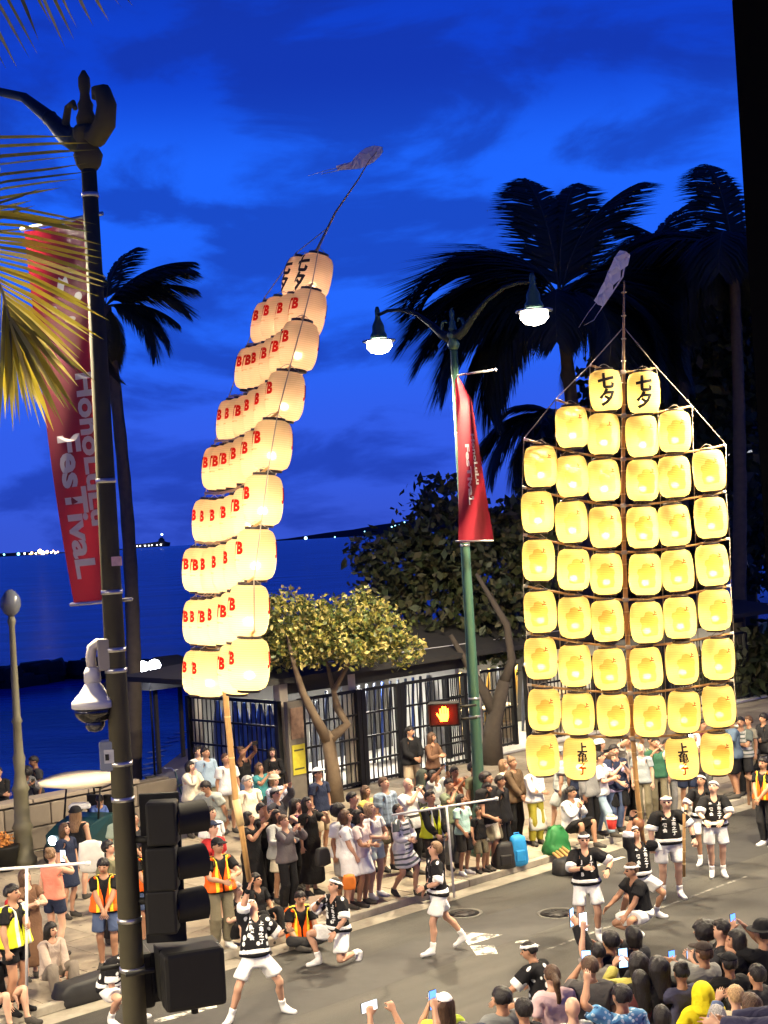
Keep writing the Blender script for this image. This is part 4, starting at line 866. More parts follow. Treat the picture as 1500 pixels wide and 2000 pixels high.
def person(label, pos, yaw, wear, tone='light', hair=('short_hair','black'), pose=None, h=1.68, wide=1.0, z=None, fingers=12, group=None, drop=0.0, prints=()):
    """wear: list of (garment, colour[, pattern]); yaw 0 faces the camera, +90 faces the photo's right"""
    ps = dict(pose or {}); M = solve(ps)
    sc = h/1.72; z0 = ground_z(pos) if z is None else z
    root = thing('person', label, 'person', (pos[0], pos[1], z0), math.radians(yaw), group)
    low = -drop
    garments = list(wear)
    if hair and hair[0]: garments.append((hair[0], HAIR[hair[1]]))
    B = BODY['fine' if group == 'dancers in black and white happi coats' else 'crowd']; lod = 'fine' if B is BODY['fine'] else 'crowd'
    V = B['C'][fingers].copy()
    sh = np.zeros(len(V), bool)
    for g in garments:
        cov = garment(g[0])[3][lod]
        if g[0] not in ('cuff','wristband'): sh |= cov
    V[sh] -= B['N'][sh]*.012
    scv = np.array((sc*wide, sc*wide, sc))
    X = skin(V, B['W'], M)*scv; X[:,2] += low
    me = np_mesh('body', X, B['F'], skin_mats(tone, hair[1] if hair else 'black'), B['M'])
    obj('body', me, root)
    for g in garments:
        gv, gf, gw, _ = garment(g[0]); gx = skin(gv, gw, M)*scv; gx[:,2] += low
        is_hair = hair and g is garments[-1] and g[0] == hair[0]
        m = hair_mat(hair[1]) if is_hair else cloth(g[1], g[2] if len(g) > 2 else 'plain')
        nm = 'hair' if is_hair else PARTNAME.get(g[0], g[0])
        if g[0] in ('shoe','tabi','cuff','wristband'):
            nm = {'shoe':'shoe','tabi':'white_sock'}.get(g[0], nm)
            for side in (1,-1):
                keep = gv[:,0]*side > 0; ix = np.cumsum(keep)-1; ff = gf[keep[gf].all(1)]
                obj(nm, np_mesh(nm, gx[keep], ix[ff], [m], rest=gv[keep]), root)
            continue
        obj(nm, np_mesh(nm, gx, gf, [m], rest=gv), root)
    for (gname, chars, x, ztop, size, gap) in prints:      # lettering printed down the lapels, laid on the cloth
        gv = garment(gname)[0]; front = gv[gv[:,1] < -.02]; vv = []; ff = []
        for k, ch in enumerate(chars):
            tv, tf = glyph(ch); b_ = len(vv); ff += [tuple(i+b_ for i in f) for f in tf]
            vv += [(x+p[0]*size, 0, ztop-k*gap+p[1]*size) for p in tv]
        vv = np.array(vv)
        dd = np.abs(front[None,:,0]-vv[:,None,0])+np.abs(front[None,:,2]-vv[:,None,2]); ix = np.argsort(dd, 1)[:,:3]; vv[:,1] = front[ix,1].mean(1)-.012
        pv_ = skin(vv, weights(vv), M)*scv; pv_[:,2] += low
        me = bpy.data.meshes.new('lapel_writing'); me.from_pydata([tuple(p) for p in pv_], [], ff); me.materials.append(mat('white_print',(.78,.78,.76),.8,var=0)); lw_ = obj('lapel_writing', me, root); lw_['kind'] = 'stuff'
    def hand(sd, off=.09):
        R, t = M['hand'+sd]; sx = 1 if sd == 'L' else -1
        p = (R@np.array((sx*(.685+off),0,1.405-.02))+t)*scv+np.array((0,0,low)); d = R@np.array((sx,0,0)); n = R@np.array((0,0,-1.))
        rz = Matrix.Rotation(math.radians(yaw), 4, 'Z'); return Matrix.Translation((pos[0],pos[1],z0))@rz@Vector(p), (rz.to_3x3()@Vector(d)), (rz.to_3x3()@Vector(n))
    def bone(b, q):
        R, t = M[b]; p = (R@np.array(q, float)+t)*scv+np.array((0,0,low)); rz = Matrix.Rotation(math.radians(yaw), 4, 'Z')
        return Matrix.Translation((pos[0],pos[1],z0))@rz@Vector(p)
    info = dict(root=root, hand=hand, bone=bone, M=M, yaw=yaw, scv=scv, low=low); PEOPLE.append(info); return info
# ------------------------------------------------------------------ beach pavilion with barred fence and board racks
M_BLACK = mat('black_steel', (.012,.012,.013), .45, .4, var=.1); M_BEIGE = mat('beige_paint', (.48,.42,.33), .6, var=.1, scale=2)
M_ROOF = mat('dark_roof', (.020,.019,.018), .8, var=.3, scale=2, bump=.3); M_WHITEW = mat('white_wall', (.72,.71,.68), .6, var=.06, scale=1.5); M_GREYW = mat('grey_wall', (.09,.088,.085), .8, var=.2, scale=2)
M_FLOORW = mat('white_floor', (.62,.60,.56), .5, var=.1, scale=1.2); M_TUBE = emis('fluorescent_tube', (1,.97,.90), 9)
RZ = A_ST
FS0, FS1 = 23.0, 44.0
def barred(name, label, cat, a, b, z0, h, nb, rails, post=True, kids=None):
    """fence bay from ground point a to b: posts, rails and separate bars"""
    a = Vector(a); b = Vector(b); L = (b-a).length; ang = math.atan2(b.y-a.y, b.x-a.x)
    t = thing(name, label, cat, (a.x,a.y,z0), ang)
    if post:
        for x in (0,L): MB().box((x,0,h/2), (.13,.13,h), bev=.01).build('post', M_BLACK, t)
    for z, w in rails: MB().box((L/2,0,z), (L-.13,.05,w)).build('rail', M_BLACK, t)
    me = MB().box((0,0,h/2), (.024,.024,h-.06)).mesh('bar', M_BLACK)
    for k in range(nb): obj('bar', me, t, ((k+1)*L/(nb+1),.0362 if False else .04,0))
    return t
RL = [(.10,.07),(.62,.05),(1.22,.05),(1.82,.05),(2.42,.08)]
def SV(s, p): v = S(s,p); return (v.x,v.y)
pz = HSW
side_a = S(FS0-.15, 31.6); side_b = S(FS0-.15, FENCE+.15)
barred('barred_gate', 'black barred side panel with blue surfboards racked behind it', 'fence', (side_a.x,side_a.y,0), (side_b.x-.0,side_b.y,0), pz, 2.45, 19, RL)
spans = [(FS0+.45,25.35,'black barred fence bay right of the notice board, behind the forked tree'),(25.5,26.75,'narrow black barred gate bay just right of the forked tree trunk'),(26.9,29.3,'black barred fence bay with the man in the black jacket before it'),
         (29.5,32.3,'black barred fence bay lit orange by the hand signal'),(32.5,35.6,'black barred fence bay right of the green lamp post'),(35.8,39.2,'black barred fence bay behind the lowest left lantern'),(39.4,44.0,'black barred fence bay hidden mostly by the right lantern rows')]
for k, (sa, sb, lab) in enumerate(spans):
    p = FENCE+(.0 if k < 3 else .9 if k == 3 else .55)
    barred('barred_gate' if k == 1 else 'barred_fence', lab, 'gate' if k == 1 else 'fence', S(sa,p), S(sb,p), pz, 2.45 if k < 3 else 2.3, int((sb-sa)/.165), [(z*(1 if k < 3 else .94), w) for z, w in RL])
pv = thing('beach_pavilion', 'low open-sided beach pavilion with dark roof and lit white interior', 'pavilion', S(FS0,FENCE,pz), RZ)
W_, Dp = 22.0, 4.3
MB().box((W_/2,Dp/2+.1,.012), (W_,Dp-.2,.05)).build('floor', M_FLOORW, pv)
MB().box((W_/2+.2,Dp-.1,1.4), (W_-.4,.15,2.8)).build('back_wall', M_GREYW, pv)
for x in (7.3,14.5,21.9): MB().box((x,Dp/2+.4,1.35), (.14,Dp-1.6,2.7)).build('partition_wall', M_WHITEW, pv)
for x, y in ((.05,.25),(.05,3.75),(7.3,.55),(14.5,1.3),(21.9,1.3),(2.3,.25)): MB().box((x,y,1.45), (.26,.26,2.9), bev=.02).build('column', M_BEIGE if x < 8 else M_GREYW, pv)
for x0, x1, y in ((.2,7.1,.22),(7.5,14.3,1.1),(14.7,21.7,1.1)): MB().box(((x0+x1)/2,y,2.72), (x1-x0,.18,.28)).build('beam', M_ROOF, pv)
# clerestory strip of pale sheets between beam and roof
for x0, x1 in ((.7,2.6),(2.8,6.9),(7.8,9.7),(10.1,12.4),(13.1,15.6)):
    m = MB(); m.add([(x0,.05,3.0),(x1,.05,3.0),(x1-.12,.30,3.22),(x0+.12,.30,3.22)], [(0,1,2,3)]); m.add([(x0,.06,2.99),(x1,.06,2.99),(x1-.12,.31,3.21),(x0+.12,.31,3.21)], [(3,2,1,0)]); m.build('clerestory_sheet', mat('pale_sheet',(.46,.46,.48),.5,var=.1), pv)
rf = MB()
e, h0, h1 = .9, 2.9, 3.75
rf.add([(-e-.4,-e*.35,h0),(W_+e,-e*.35,h0),(W_+e,Dp+e,h0),(-e-.4,Dp+e,h0),(3.0,Dp*.5,h1),(W_-2.5,Dp*.5,h1),(-e-.4,-e*.35,h0+.13),(W_+e,-e*.35,h0+.13),(W_+e,Dp+e,h0+.13),(-e-.4,Dp+e,h0+.13)],
       [(3,2,1,0),(0,1,7,6),(1,2,8,7),(2,3,9,8),(3,0,6,9),(6,7,5,4),(7,8,5),(8,9,4,5),(9,6,4)])
rf.build('roof', M_ROOF, pv)
for i, x in enumerate((1.8,4.6,8.5,11.2,16,19)):
    MB().box((x,Dp*.55,2.66), (1.5,.12,.05)).build('light_tube', M_TUBE, pv)
    l = bpy.data.lights.new('tube_light', 'AREA'); l.shape = 'RECTANGLE'; l.size = 1.5; l.size_y = .3; l.energy = 190 if x < 13 else 130; l.color = (1,.93,.80) if x < 8 else (1,.86,.62)
    lo = bpy.data.objects.new('tube_light', l); link(lo, pv); lo.location = (x,Dp*.55,2.62)
# surfboards standing in racks
def board_mesh(nm, m, L=2.1, W=.50):
    mb = MB(); n = 9; pr = []
    for i in range(n+1):
        u = i/n; w = W*.5*(math.sin(math.pi*min(.97,max(.04,u)))**.55); pr.append((w, L*u))
    vs = []; fs = []
    for w, z in pr: vs += [(-w,0,z),(0,-.04,z),(w,0,z),(0,.04,z)]
    for i in range(n):
        for k in range(4): fs.append((i*4+k,i*4+(k+1)%4,(i+1)*4+(k+1)%4,(i+1)*4+k))
    fs.append((3,2,1,0)); fs.append(tuple(n*4+k for k in range(4)))
    mb.add(vs, fs, 0, True); return mb.mesh(nm, m)
BCOL = {'blue':board_mesh('surfboard', mat('board_blue',(.035,.085,.36),.3,var=.15)), 'white':board_mesh('surfboard', mat('board_white',(.74,.73,.68),.3,var=.05)), 'grey':board_mesh('surfboard', mat('board_grey',(.20,.23,.30),.35,var=.15)),
        'dark':board_mesh('surfboard', mat('board_navy',(.03,.04,.075),.35,var=.2)), 'yellow':board_mesh('surfboard', mat('board_yellow',(.70,.42,.07),.35,var=.1))}
def board(x, y, c, lab, rz=0.0, lean=.06, sc=1.0, grp=None):
    o = obj('surfboard', BCOL[c]); o.matrix_world = Matrix.Translation(S(FS0,FENCE,pz+.04))@Matrix.Rotation(RZ,4,'Z')@Matrix.Translation((x,y,0))@Matrix.Rotation(rz,4,'Z')@Matrix.Rotation(lean,4,'X')@Matrix.Scale(sc,4)
    tag(o, lab, 'surfboard', grp)
br = random.Random(2)
for k in range(9): board(.62+br.uniform(-.05,.05), .62+k*.37, 'blue' if k not in (7,) else 'white', 'blue surfboard racked upright behind the side bars' if k != 7 else 'single white surfboard at the far end of the blue rack', math.radians(90), .0, 1.04, 'blue boards in the side rack' if k != 7 else None)
for k in range(5): board(.9+k*.30, 1.5+br.uniform(0,.1), 'grey' if k != 3 else 'white', 'grey surfboard standing behind the bars by the notice board' if k != 3 else 'white surfboard among grey ones beside the notice board', .5, .08, 1.0, 'grey boards by the notice board' if k != 3 else None)
for k in range(14): board(3.15+k*.30, 2.3, ['dark','grey','dark','blue'][k%4] if k not in (1,) else 'white', 'dark surfboard in the long rack behind the central gates' if k != 1 else 'tall white surfboard glowing beside the gate post', .7, .06, 1.05, 'boards in the central rack' if k != 1 else None)
for k in range(9): board(8.2+k*.42, 2.6, ['white','yellow','grey'][k%3], ['white surfboard behind the bars lit orange','yellow surfboard behind the bars near the green post','grey surfboard behind the bars near the hand signal'][k%3], .4, .1, 1.0, ['white boards past the corner','yellow boards past the corner','grey boards past the corner'][k%3])
for k, (x, w, zc) in enumerate(((9.2,2.2,.5),(9.4,2.0,1.0),(12.8,2.6,.55),(12.7,2.4,1.05))):
    c = S(FS0,FENCE,pz)+ES*x+EP*2.0; tb = thing('storage_bench', ['low cream storage bench behind the orange-lit bars','upper cream shelf behind the orange-lit bars','low cream bench behind bars right of the green post','upper cream shelf behind bars right of the green post'][k], 'bench', (c.x,c.y,pz+.04 if zc < .7 else pz+.04), RZ)
    MB().box((0,0,zc), (w,.6,.06), bev=.01).build('top', mat('cream_board',(.66,.52,.30),.6,var=.1), tb)
    for x_ in (-w/2+.08,w/2-.08): MB().box((x_,0,(zc-.03)/2), (.06,.5,zc-.03)).build('leg', M_BEIGE, tb)
nbd = thing('notice_board', 'tall narrow notice board with yellow sign on the wall between gates', 'notice board', S(FS0+.12,FENCE-.12,pz), RZ)
MB().box((0,0,1.22), (.50,.14,2.44), bev=.01).build('panel', mat('brown_grey_board',(.11,.095,.08),.7,var=.3,scale=6), nbd)
MB().box((.02,-.085,1.02), (.40,.02,.72)).build('yellow_sign', mat('yellow_sign',(.38,.33,.03),.5,var=.25,scale=12), nbd)
MB().box((.02,-.085,1.9), (.40,.02,.75)).build('poster', mat('mixed_poster',(.16,.10,.07),.6,var=.7,scale=9), nbd)
for z_ in (1.25,.8): MB().box((.02,-.099,z_), (.30,.006,.04)).build('sign_line', mat('sign_ink',(.05,.05,.02),.6,var=0), nbd)
# hut with floodlight at the shore, far left of the pavilion
hc = P2(330,1390,52); ht = thing('beach_hut', 'dark hip-roofed beach hut at the shore with a floodlight on its eave', 'hut', (hc.x,hc.y,-.3), RZ)
for x_ in (-1.3,1.3):
    for y_ in (-1.1,1.1): MB().box((x_,y_,.45), (.12,.12,3.1)).build('post', mat('hut_post',(.05,.045,.04),.8,var=.2), ht)
m = MB(); m.add([(-1.9,-1.7,2.0),(1.9,-1.7,2.0),(1.9,1.7,2.0),(-1.9,1.7,2.0),(-.5,0,2.95),(.5,0,2.95)], [(3,2,1,0),(0,1,5,4),(1,2,5),(2,3,4,5),(3,0,4)]); m.build('roof', M_ROOF, ht)
fq = D(290,1302,49.5); fd = thing('floodlight', 'bright white twin floodlight on a thin post by the beach hut', 'floodlight', (fq.x,fq.y,-.3))
MB().tube([(0,.1,-1.2),(0,.1,fq.z+.1)], .04, 6).build('post', M_BLACK, fd)
for k_, x_ in ((0,-.20),(1,.20)): MB().lathe((x_,0,fq.z+.3+.03*k_), [(.02,-.2),(.15,-.15),(.22,0),(.15,.15),(.02,.2)], 14).build('lamp_head', emis('floodlight_white',(.92,.94,1.0),30), fd)
# low stone sea wall at the left
sw = thing('sea_wall', 'low stone wall between pavement and beach at left', 'wall', S(-14,FENCE+.75,HSW), RZ)
M_STONE = [mat('wall_stone',(.20,.165,.13),.85,var=.3,scale=2.5,bump=.3), mat('wall_stone_dark',(.15,.125,.10),.85,var=.3,scale=2.5,bump=.3)]
MB().box((17,.18,.5), (34,.30,1.0)).build('core', mat('wall_mortar',(.09,.075,.06),.9,var=.2), sw)
SM = [MB().box((0,0,0), (1.10,.16,.46), bev=.02).mesh('stone', q) for q in M_STONE]; CM = MB().box((0,0,0), (1.36,.50,.09), bev=.015).mesh('cap_stone', mat('cap_stone',(.24,.20,.16),.8,var=.2,scale=3))
for j in range(2):
    for i in range(30): obj('stone', SM[br.choice((0,1))], sw, (.56+i*1.12+(j*.56),.0+br.uniform(-.012,.012),.245+j*.485))
for i in range(24): obj('cap_stone', CM, sw, (.7+i*1.38,.16,1.05))
# ------------------------------------------------------------------ lanterns
M_RING = mat('lantern_ring', (.028,.018,.014), .5, var=.2); M_BAMBOO = mat('bamboo', (.46,.26,.09), .45, var=.35, scale=9); M_NODE = mat('bamboo_node', (.62,.44,.20), .5, var=.2); M_CORD = mat('hemp_cord', (.34,.29,.22), .8, var=.2)
def paper(name, col, rib=26):
    m = bpy.data.materials.new(name); m.use_nodes = True; t = m.node_tree; t.nodes.clear()
    out = t.nodes.new('ShaderNodeOutputMaterial')
    tcn = t.nodes.new('ShaderNodeTexCoord'); n = t.nodes.new('ShaderNodeTexNoise'); n.inputs['Scale'].default_value = 5; n.inputs['Detail'].default_value = 5; t.links.new(tcn.outputs['Object'], n.inputs['Vector'])
    oi = t.nodes.new('ShaderNodeObjectInfo')
    mx = t.nodes.new('ShaderNodeMix'); mx.data_type = 'RGBA'; mx.inputs['A'].default_value = tuple(c*.90 for c in col)+(1,); mx.inputs['B'].default_value = tuple(min(1,c*1.06) for c in col)+(1,); t.links.new(n.outputs['Fac'], mx.inputs['Factor'])
    w = t.nodes.new('ShaderNodeTexWave'); w.bands_direction = 'Z'; w.inputs['Scale'].default_value = 11; w.inputs['Distortion'].default_value = 0; t.links.new(tcn.outputs['Object'], w.inputs['Vector'])
    bp = t.nodes.new('ShaderNodeBump'); bp.inputs['Strength'].default_value = .35; bp.inputs['Distance'].default_value = .006; t.links.new(w.outputs['Fac'], bp.inputs['Height'])
    tr = t.nodes.new('ShaderNodeBsdfTranslucent'); df = t.nodes.new('ShaderNodeBsdfDiffuse'); rfr = t.nodes.new('ShaderNodeBsdfRefraction'); rfr.inputs['Roughness'].default_value = .42; rfr.inputs['IOR'].default_value = 1.35
    rb = t.nodes.new('ShaderNodeValToRGB'); ramp(rb, [(.0,(.84,.80,.74)),(.16,(1,1,1))]); t.links.new(w.outputs['Fac'], rb.inputs[0])
    rm = t.nodes.new('ShaderNodeMix'); rm.data_type = 'RGBA'; rm.blend_type = 'MULTIPLY'; rm.inputs['Factor'].default_value = 1; t.links.new(mx.outputs['Result'], rm.inputs['A']); t.links.new(rb.outputs[0], rm.inputs['B'])
    for q in (tr, df, rfr): t.links.new(rm.outputs['Result'], q.inputs['Color'])
    t.links.new(bp.outputs[0], tr.inputs['Normal'])
    t.links.new(bp.outputs[0], df.inputs['Normal'])
    a = t.nodes.new('ShaderNodeMixShader'); a.inputs[0].default_value = .30; t.links.new(tr.outputs[0], a.inputs[1]); t.links.new(df.outputs[0], a.inputs[2])
    b = t.nodes.new('ShaderNodeMixShader'); b.inputs[0].default_value = .08; t.links.new(a.outputs[0], b.inputs[1]); t.links.new(rfr.outputs[0], b.inputs[2]); t.links.new(b.outputs[0], out.inputs['Surface']); return m
M_PAPY = paper('lantern_paper_yellow', (.94,.73,.28)); M_PAPC = paper('lantern_paper_cream', (.95,.75,.40))
def inkm(name, col, tr=.6):
    m = mat(name, col, .8, var=.1, scale=20, trans=tr); return m
M_INK = inkm('black_ink', (.008,.006,.006), .02); M_RED = None; M_CREST = None; M_BROWN = None
def lprof(W, Hh, n=18, e=3.0, g=2.4):
    """barrel profile: radius at height"""
    r0 = W*.27; pts = []
    for i in range(n+1):
        v = -1+2*i/n; c = (1-abs(v)**e)**(1/g) if abs(v) < 1 else 0
        pts.append((r0+(W*.5-r0)*c, v*Hh*.5))
    return pts
def lrad(prof, z):
    for (ra, za), (rb, zb) in zip(prof, prof[1:]):
        if za <= z <= zb: return ra+(rb-ra)*(z-za)/(zb-za)
    return prof[-1][0]
def decal(prof, polys, ang, off, m, name):
    """flat print (x to the right, y up, metres) wrapped round the paper, centred at angle ang"""
    mb = bmesh.new()
    for vs, fs in polys:
        bv = [mb.verts.new(v) for v in vs]
        for f in fs:
            try: mb.faces.new([bv[i] for i in f])
            except ValueError: pass
    bmesh.ops.triangulate(mb, faces=mb.faces[:])
    for _ in range(2):
        es = [e for e in mb.edges if e.calc_length() > .055]
        if es: bmesh.ops.subdivide_edges(mb, edges=es, cuts=1); bmesh.ops.triangulate(mb, faces=[f for f in mb.faces if len(f.verts) > 3])
    for v in mb.verts:
        R = max(p[0] for p in prof); a = ang+v.co.x/R; r = lrad(prof, v.co.y)+off; z = v.co.y
        v.co = Vector((r*math.cos(a), r*math.sin(a), z))
    me = bpy.data.meshes.new(name); mb.to_mesh(me); mb.free(); me.materials.append(m); return me
def disc(cx, cy, rx, ry, n=14): return [(cx+rx*math.cos(2*math.pi*k/n), cy+ry*math.sin(2*math.pi*k/n), 0) for k in range(n)], [tuple(range(n))]
def film(name, col):      # thin ink film: tints what glows behind it
    m = bpy.data.materials.new(name); m.use_nodes = True; t = m.node_tree; t.nodes.clear(); q = t.nodes.new('ShaderNodeBsdfTransparent'); q.inputs[0].default_value = tuple(col)+(1,); o = t.nodes.new('ShaderNodeOutputMaterial'); t.links.new(q.outputs[0], o.inputs[0]); return m
def stack_text(chars, size, gap, cols=None):
    out = []; n = len(chars)
    for i, c in enumerate(chars):
        if c == ' ': continue
        v, f = text_mesh(c, size, bold=size*.05); y = ((n-1)/2-i)*gap; out.append(([(p.x,p.y+y-0.0,0) for p in v], f))
    return out
def centre(polys):
    xs = [p[0] for v, f in polys for p in v]; ys = [p[1] for v, f in polys for p in v]; cx = (min(xs)+max(xs))/2; cy = (min(ys)+max(ys))/2
    return [([(p[0]-cx,p[1]-cy,0) for p in v], f) for v, f in polys]
def shift(polys, x, y, s=1.0): return [([(p[0]*s+x,p[1]*s+y,0) for p in v], f) for v, f in polys]
class LanternKind:
    def __init__(s, W, Hh, pm, prints, pr=None):
        s.W, s.H = W, Hh; pr = pr or lprof(W, Hh); s.prof = pr
        s.shade = MB().lathe((0,0,0), pr, 28, cap=False).mesh('paper_shade', pm)
        r0 = pr[0][0]
        s.top = MB().lathe((0,0,Hh/2), [(r0-.012,-.012),(r0+.008,-.012),(r0+.008,.030),(r0-.012,.030),(r0-.012,-.012)], 20, cap=False).mesh('top_ring', M_RING)
        s.bot = MB().lathe((0,0,-Hh/2), [(.004,-.024),(r0+.006,-.026),(r0+.006,.010),(r0-.012,.010),(r0-.014,-.012),(.004,-.014)], 20, cap=False).mesh('bottom_ring', M_RING)
        s.hang = MB().tube([(-r0*.9,0,Hh/2+.02),(-r0*.3,0,Hh/2+.085),(0,0,Hh/2+.10)], .005, 5).tube([(r0*.9,0,Hh/2+.02),(r0*.3,0,Hh/2+.085),(0,0,Hh/2+.10)], .005, 5).mesh('hanger', M_CORD)
        s.prints = prints
LIGHTS = 0
def lantern(kind, label, loc, rz, group, power, col, tilt=(0,0), which=0, candle=-.20):
    t = thing('paper_lantern', label, 'lantern', loc, 0, group); t.rotation_euler = (tilt[0], tilt[1], rz)
    obj('paper_shade', kind.shade, t); obj('top_ring', kind.top, t); obj('bottom_ring', kind.bot, t); obj('hanger', kind.hang, t)
    for nm, me in kind.prints[which]: obj(nm, me, t)
    point('candle_light', (0,0,kind.H*candle), power, col, .045, t)
    return t
M_RED = film('red_ink', (.62,.022,.030)); M_CREST = film('orange_crest', (.95,.67,.48)); M_FAINT = film('faint_crest', (.97,.84,.70)); M_SPOT = film('pale_spot', (.96,.86,.72)); M_FADED = film('faded_ink', (.72,.52,.34)); M_BROWN = film('brown_ink', (.35,.10,.05))
# right pole: crest lanterns facing the camera
YK = 24.3
WY, HY = .535, .675
prY = lprof(WY, HY)
FACE = -math.pi/2
tana = centre(stack_text('七夕', .27, .265)); kami = centre(stack_text('上亀', .165, .155)); 
kam2 = stack_text('之', .10, .1); cho = stack_text('丁', .13, .1); ue = centre(stack_text('上', .075, .1))
crest_outline = [(-.125,-.20),(-.05,-.215),(.05,-.205),(.13,-.20),(.15,-.12),(.135,-.03),(.155,.03),(.14,.10),(.085,.115),(.065,.17),(.0,.195),(-.065,.175),(-.085,.115),(-.145,.095),(-.16,.035),(-.13,-.02),(-.15,-.10)]
crest = [([(x,y,0) for x, y in crest_outline], [tuple(range(len(crest_outline)))])]
hole = [disc(-.06,-.06,.035,.055,10)]
pY = [[('black_writing', decal(prY, tana, FACE, .006, M_INK, 'black_writing'))],
      [('crest', decal(prY, shift(crest,-.01,-.01), FACE, .005, M_CREST, 'crest')), ('red_writing', decal(prY, shift(ue,.085,.155), FACE, .008, M_BROWN, 'red_writing'))],
      [('black_writing', decal(prY, shift(kami,0,.125), FACE, .006, M_INK, 'black_writing')), ('red_writing', decal(prY, shift(centre(kam2),0,-.075)+shift(centre(cho),0,-.175), FACE, .006, film('dark_red_ink',(.16,.02,.012)), 'red_writing'))],
      [('red_writing', decal(prY, shift(ue,.085,.155), FACE, .008, M_BROWN, 'red_writing')), ('crest', decal(prY, shift(crest,-.01,-.01,.9), FACE, .005, M_FAINT, 'crest'))]]
KY = LanternKind(WY, HY, M_PAPY, pY)
rows = [[(1183,763),(1257,767)], [(1117,834),(1179,848),(1254,852),(1318,843)], [(1056,911),(1117,930),(1179,938),(1255,938),(1317,931),(1385,919)], [(1050,1000),(1116,1019),(1182,1029),(1255,1030),(1317,1026),(1388,1011)],
        [(1052,1094),(1120,1112),(1184,1120),(1260,1121),(1323,1114),(1391,1103)], [(1055,1194),(1122,1205),(1186,1212),(1263,1215),(1328,1206),(1396,1190)], [(1056,1285),(1123,1299),(1190,1306),(1262,1304),(1332,1295),(1403,1286)],
        [(1063,1385),(1129,1393),(1198,1395),(1269,1397),(1336,1389),(1404,1378)], [(1060,1473),(1132,1480),(1332,1480),(1400,1471)]]
ORD = ['top','second','third','fourth','fifth','sixth','seventh','eighth','lowest']
P_Y, C_Y = 13.5, (1.0,.74,.37)
POS6 = ['at the left end','second from the left','just left of the pole','just right of the pole','second from the right','at the right end']
POS4 = ['at the left end','just left of the pole','just right of the pole','at the right end']
lr = random.Random(4)
for i, row in enumerate(rows):
    for j, (px, py) in enumerate(row):
        n = len(row); wh = 0 if i == 0 else (2 if (i == 8 and j in (1,2)) else (3 if i < 4 and j < 3 else 1))
        posn = ['left of the pole','right of the pole'][j] if n == 2 else (POS4 if n == 4 else POS6)[j]
        what = ['right-pole lantern with black characters','right-pole crest lantern','right-pole lantern with black town name','right-pole lantern with faint crest'][wh]
        if i == 8: posn = ['at the left end','inner left','inner right','at the right end'][j]
        lantern(KY, f'{what}, {ORD[i]} row, {posn}', D(px,py,YK-.10+.02*j), math.radians(lr.uniform(-9,9)), 'lanterns on the right bamboo pole', P_Y*(1,1,1,1,1,.95,.88,.76,.70)[i]*lr.uniform(.9,1.12), C_Y, (lr.uniform(-.03,.03),lr.uniform(-.05,.05)), wh)
kr = thing('lantern_pole', 'tall upright bamboo lantern pole with nine crossbars, right of the street', 'lantern pole', D(1262,1690,YK))
def rel(t, pts): return [Vector(q)-t.location for q in pts]
PP = [(1262,1692),(1245,1550),(1236,1442),(1231,1354),(1227,1264),(1222,1172),(1219,1079),(1217,988),(1217,897),(1218,812),(1218,727),(1218,640),(1219,548)]
MB().tube(rel(kr, [D(x,y,YK) for x, y in PP]), [.034,.04,.04,.04,.038,.038,.036,.035,.033,.030,.027,.022,.013], 8).build('pole', M_BAMBOO, kr)
for (xa, ya), (xb, yb) in zip(PP, PP[1:]):
    for u in (.25,.75):
        q = D(xa+(xb-xa)*u, ya+(yb-ya)*u, YK)-kr.location; MB().lathe(q, [(.036,-.012),(.046,0),(.036,.012)], 8, cap=False).build('node', M_NODE, kr)
bars = [((1152,713),(1217,727),(1283,718)),((1085,780),(1218,812),(1352,793)),((1023,857),(1217,897),(1418,869)),((1020,951),(1217,988),(1418,960)),((1022,1044),(1219,1079),(1425,1052)),((1022,1144),(1222,1172),(1427,1144)),((1028,1236),(1227,1264),(1433,1236)),((1030,1337),(1231,1354),(1433,1328)),((1045,1428),(1234,1442),(1442,1418))]
for a, c, b in bars:
    pts = []
    for u in [k/12 for k in range(13)]:
        x = a[0]*(1-u)*(1-2*u)+c[0]*4*u*(1-u)-b[0]*u*(1-2*u) if False else None
        if u <= .5: w = u*2; x = a[0]+(c[0]-a[0])*w; y = a[1]+(c[1]-a[1])*(1-(1-w)**1.5)
        else: w = (u-.5)*2; x = c[0]+(b[0]-c[0])*w; y = c[1]+(b[1]-c[1])*(w**1.5)
        pts.append(D(x,y,YK-.06))
    o = MB().tube(rel(kr, pts), .019, 7).build('crossbar', M_BAMBOO, kr)
    for k in range(1,12,2): MB().lathe(pts[k]-kr.location, [(.02,-.014),(.025,0),(.02,.014)], 7, cap=False, M=Matrix.Rotation(math.pi/2,3,'Y')).build('bar_node', M_NODE, o)
    MB().box(pts[6]-kr.location, (.10,.09,.07), bev=.02).build('lashing', M_CORD, o)
    MB().tube(rel(kr,[pts[0],pts[0]+(pts[1]-pts[0])*.25]), .024, 7).build('bar_tip', mat('pale_bar_tip',(.62,.56,.44),.5,var=.1), o); MB().tube(rel(kr,[pts[-1],pts[-1]+(pts[-2]-pts[-1])*.25]), .024, 7).build('bar_tip', mat('pale_bar_tip',(.62,.56,.44),.5,var=.1), o)
def cord(t, pts, Y=YK, r=.009): return MB().tube(rel(t, [D(x,y,Y) for x, y in pts]), r, 5).build('cord', M_CORD, t)
cord(kr, [(1217,640),(1152,713),(1085,780),(1023,857)]); cord(kr, [(1219,640),(1283,718),(1352,793),(1418,869)])
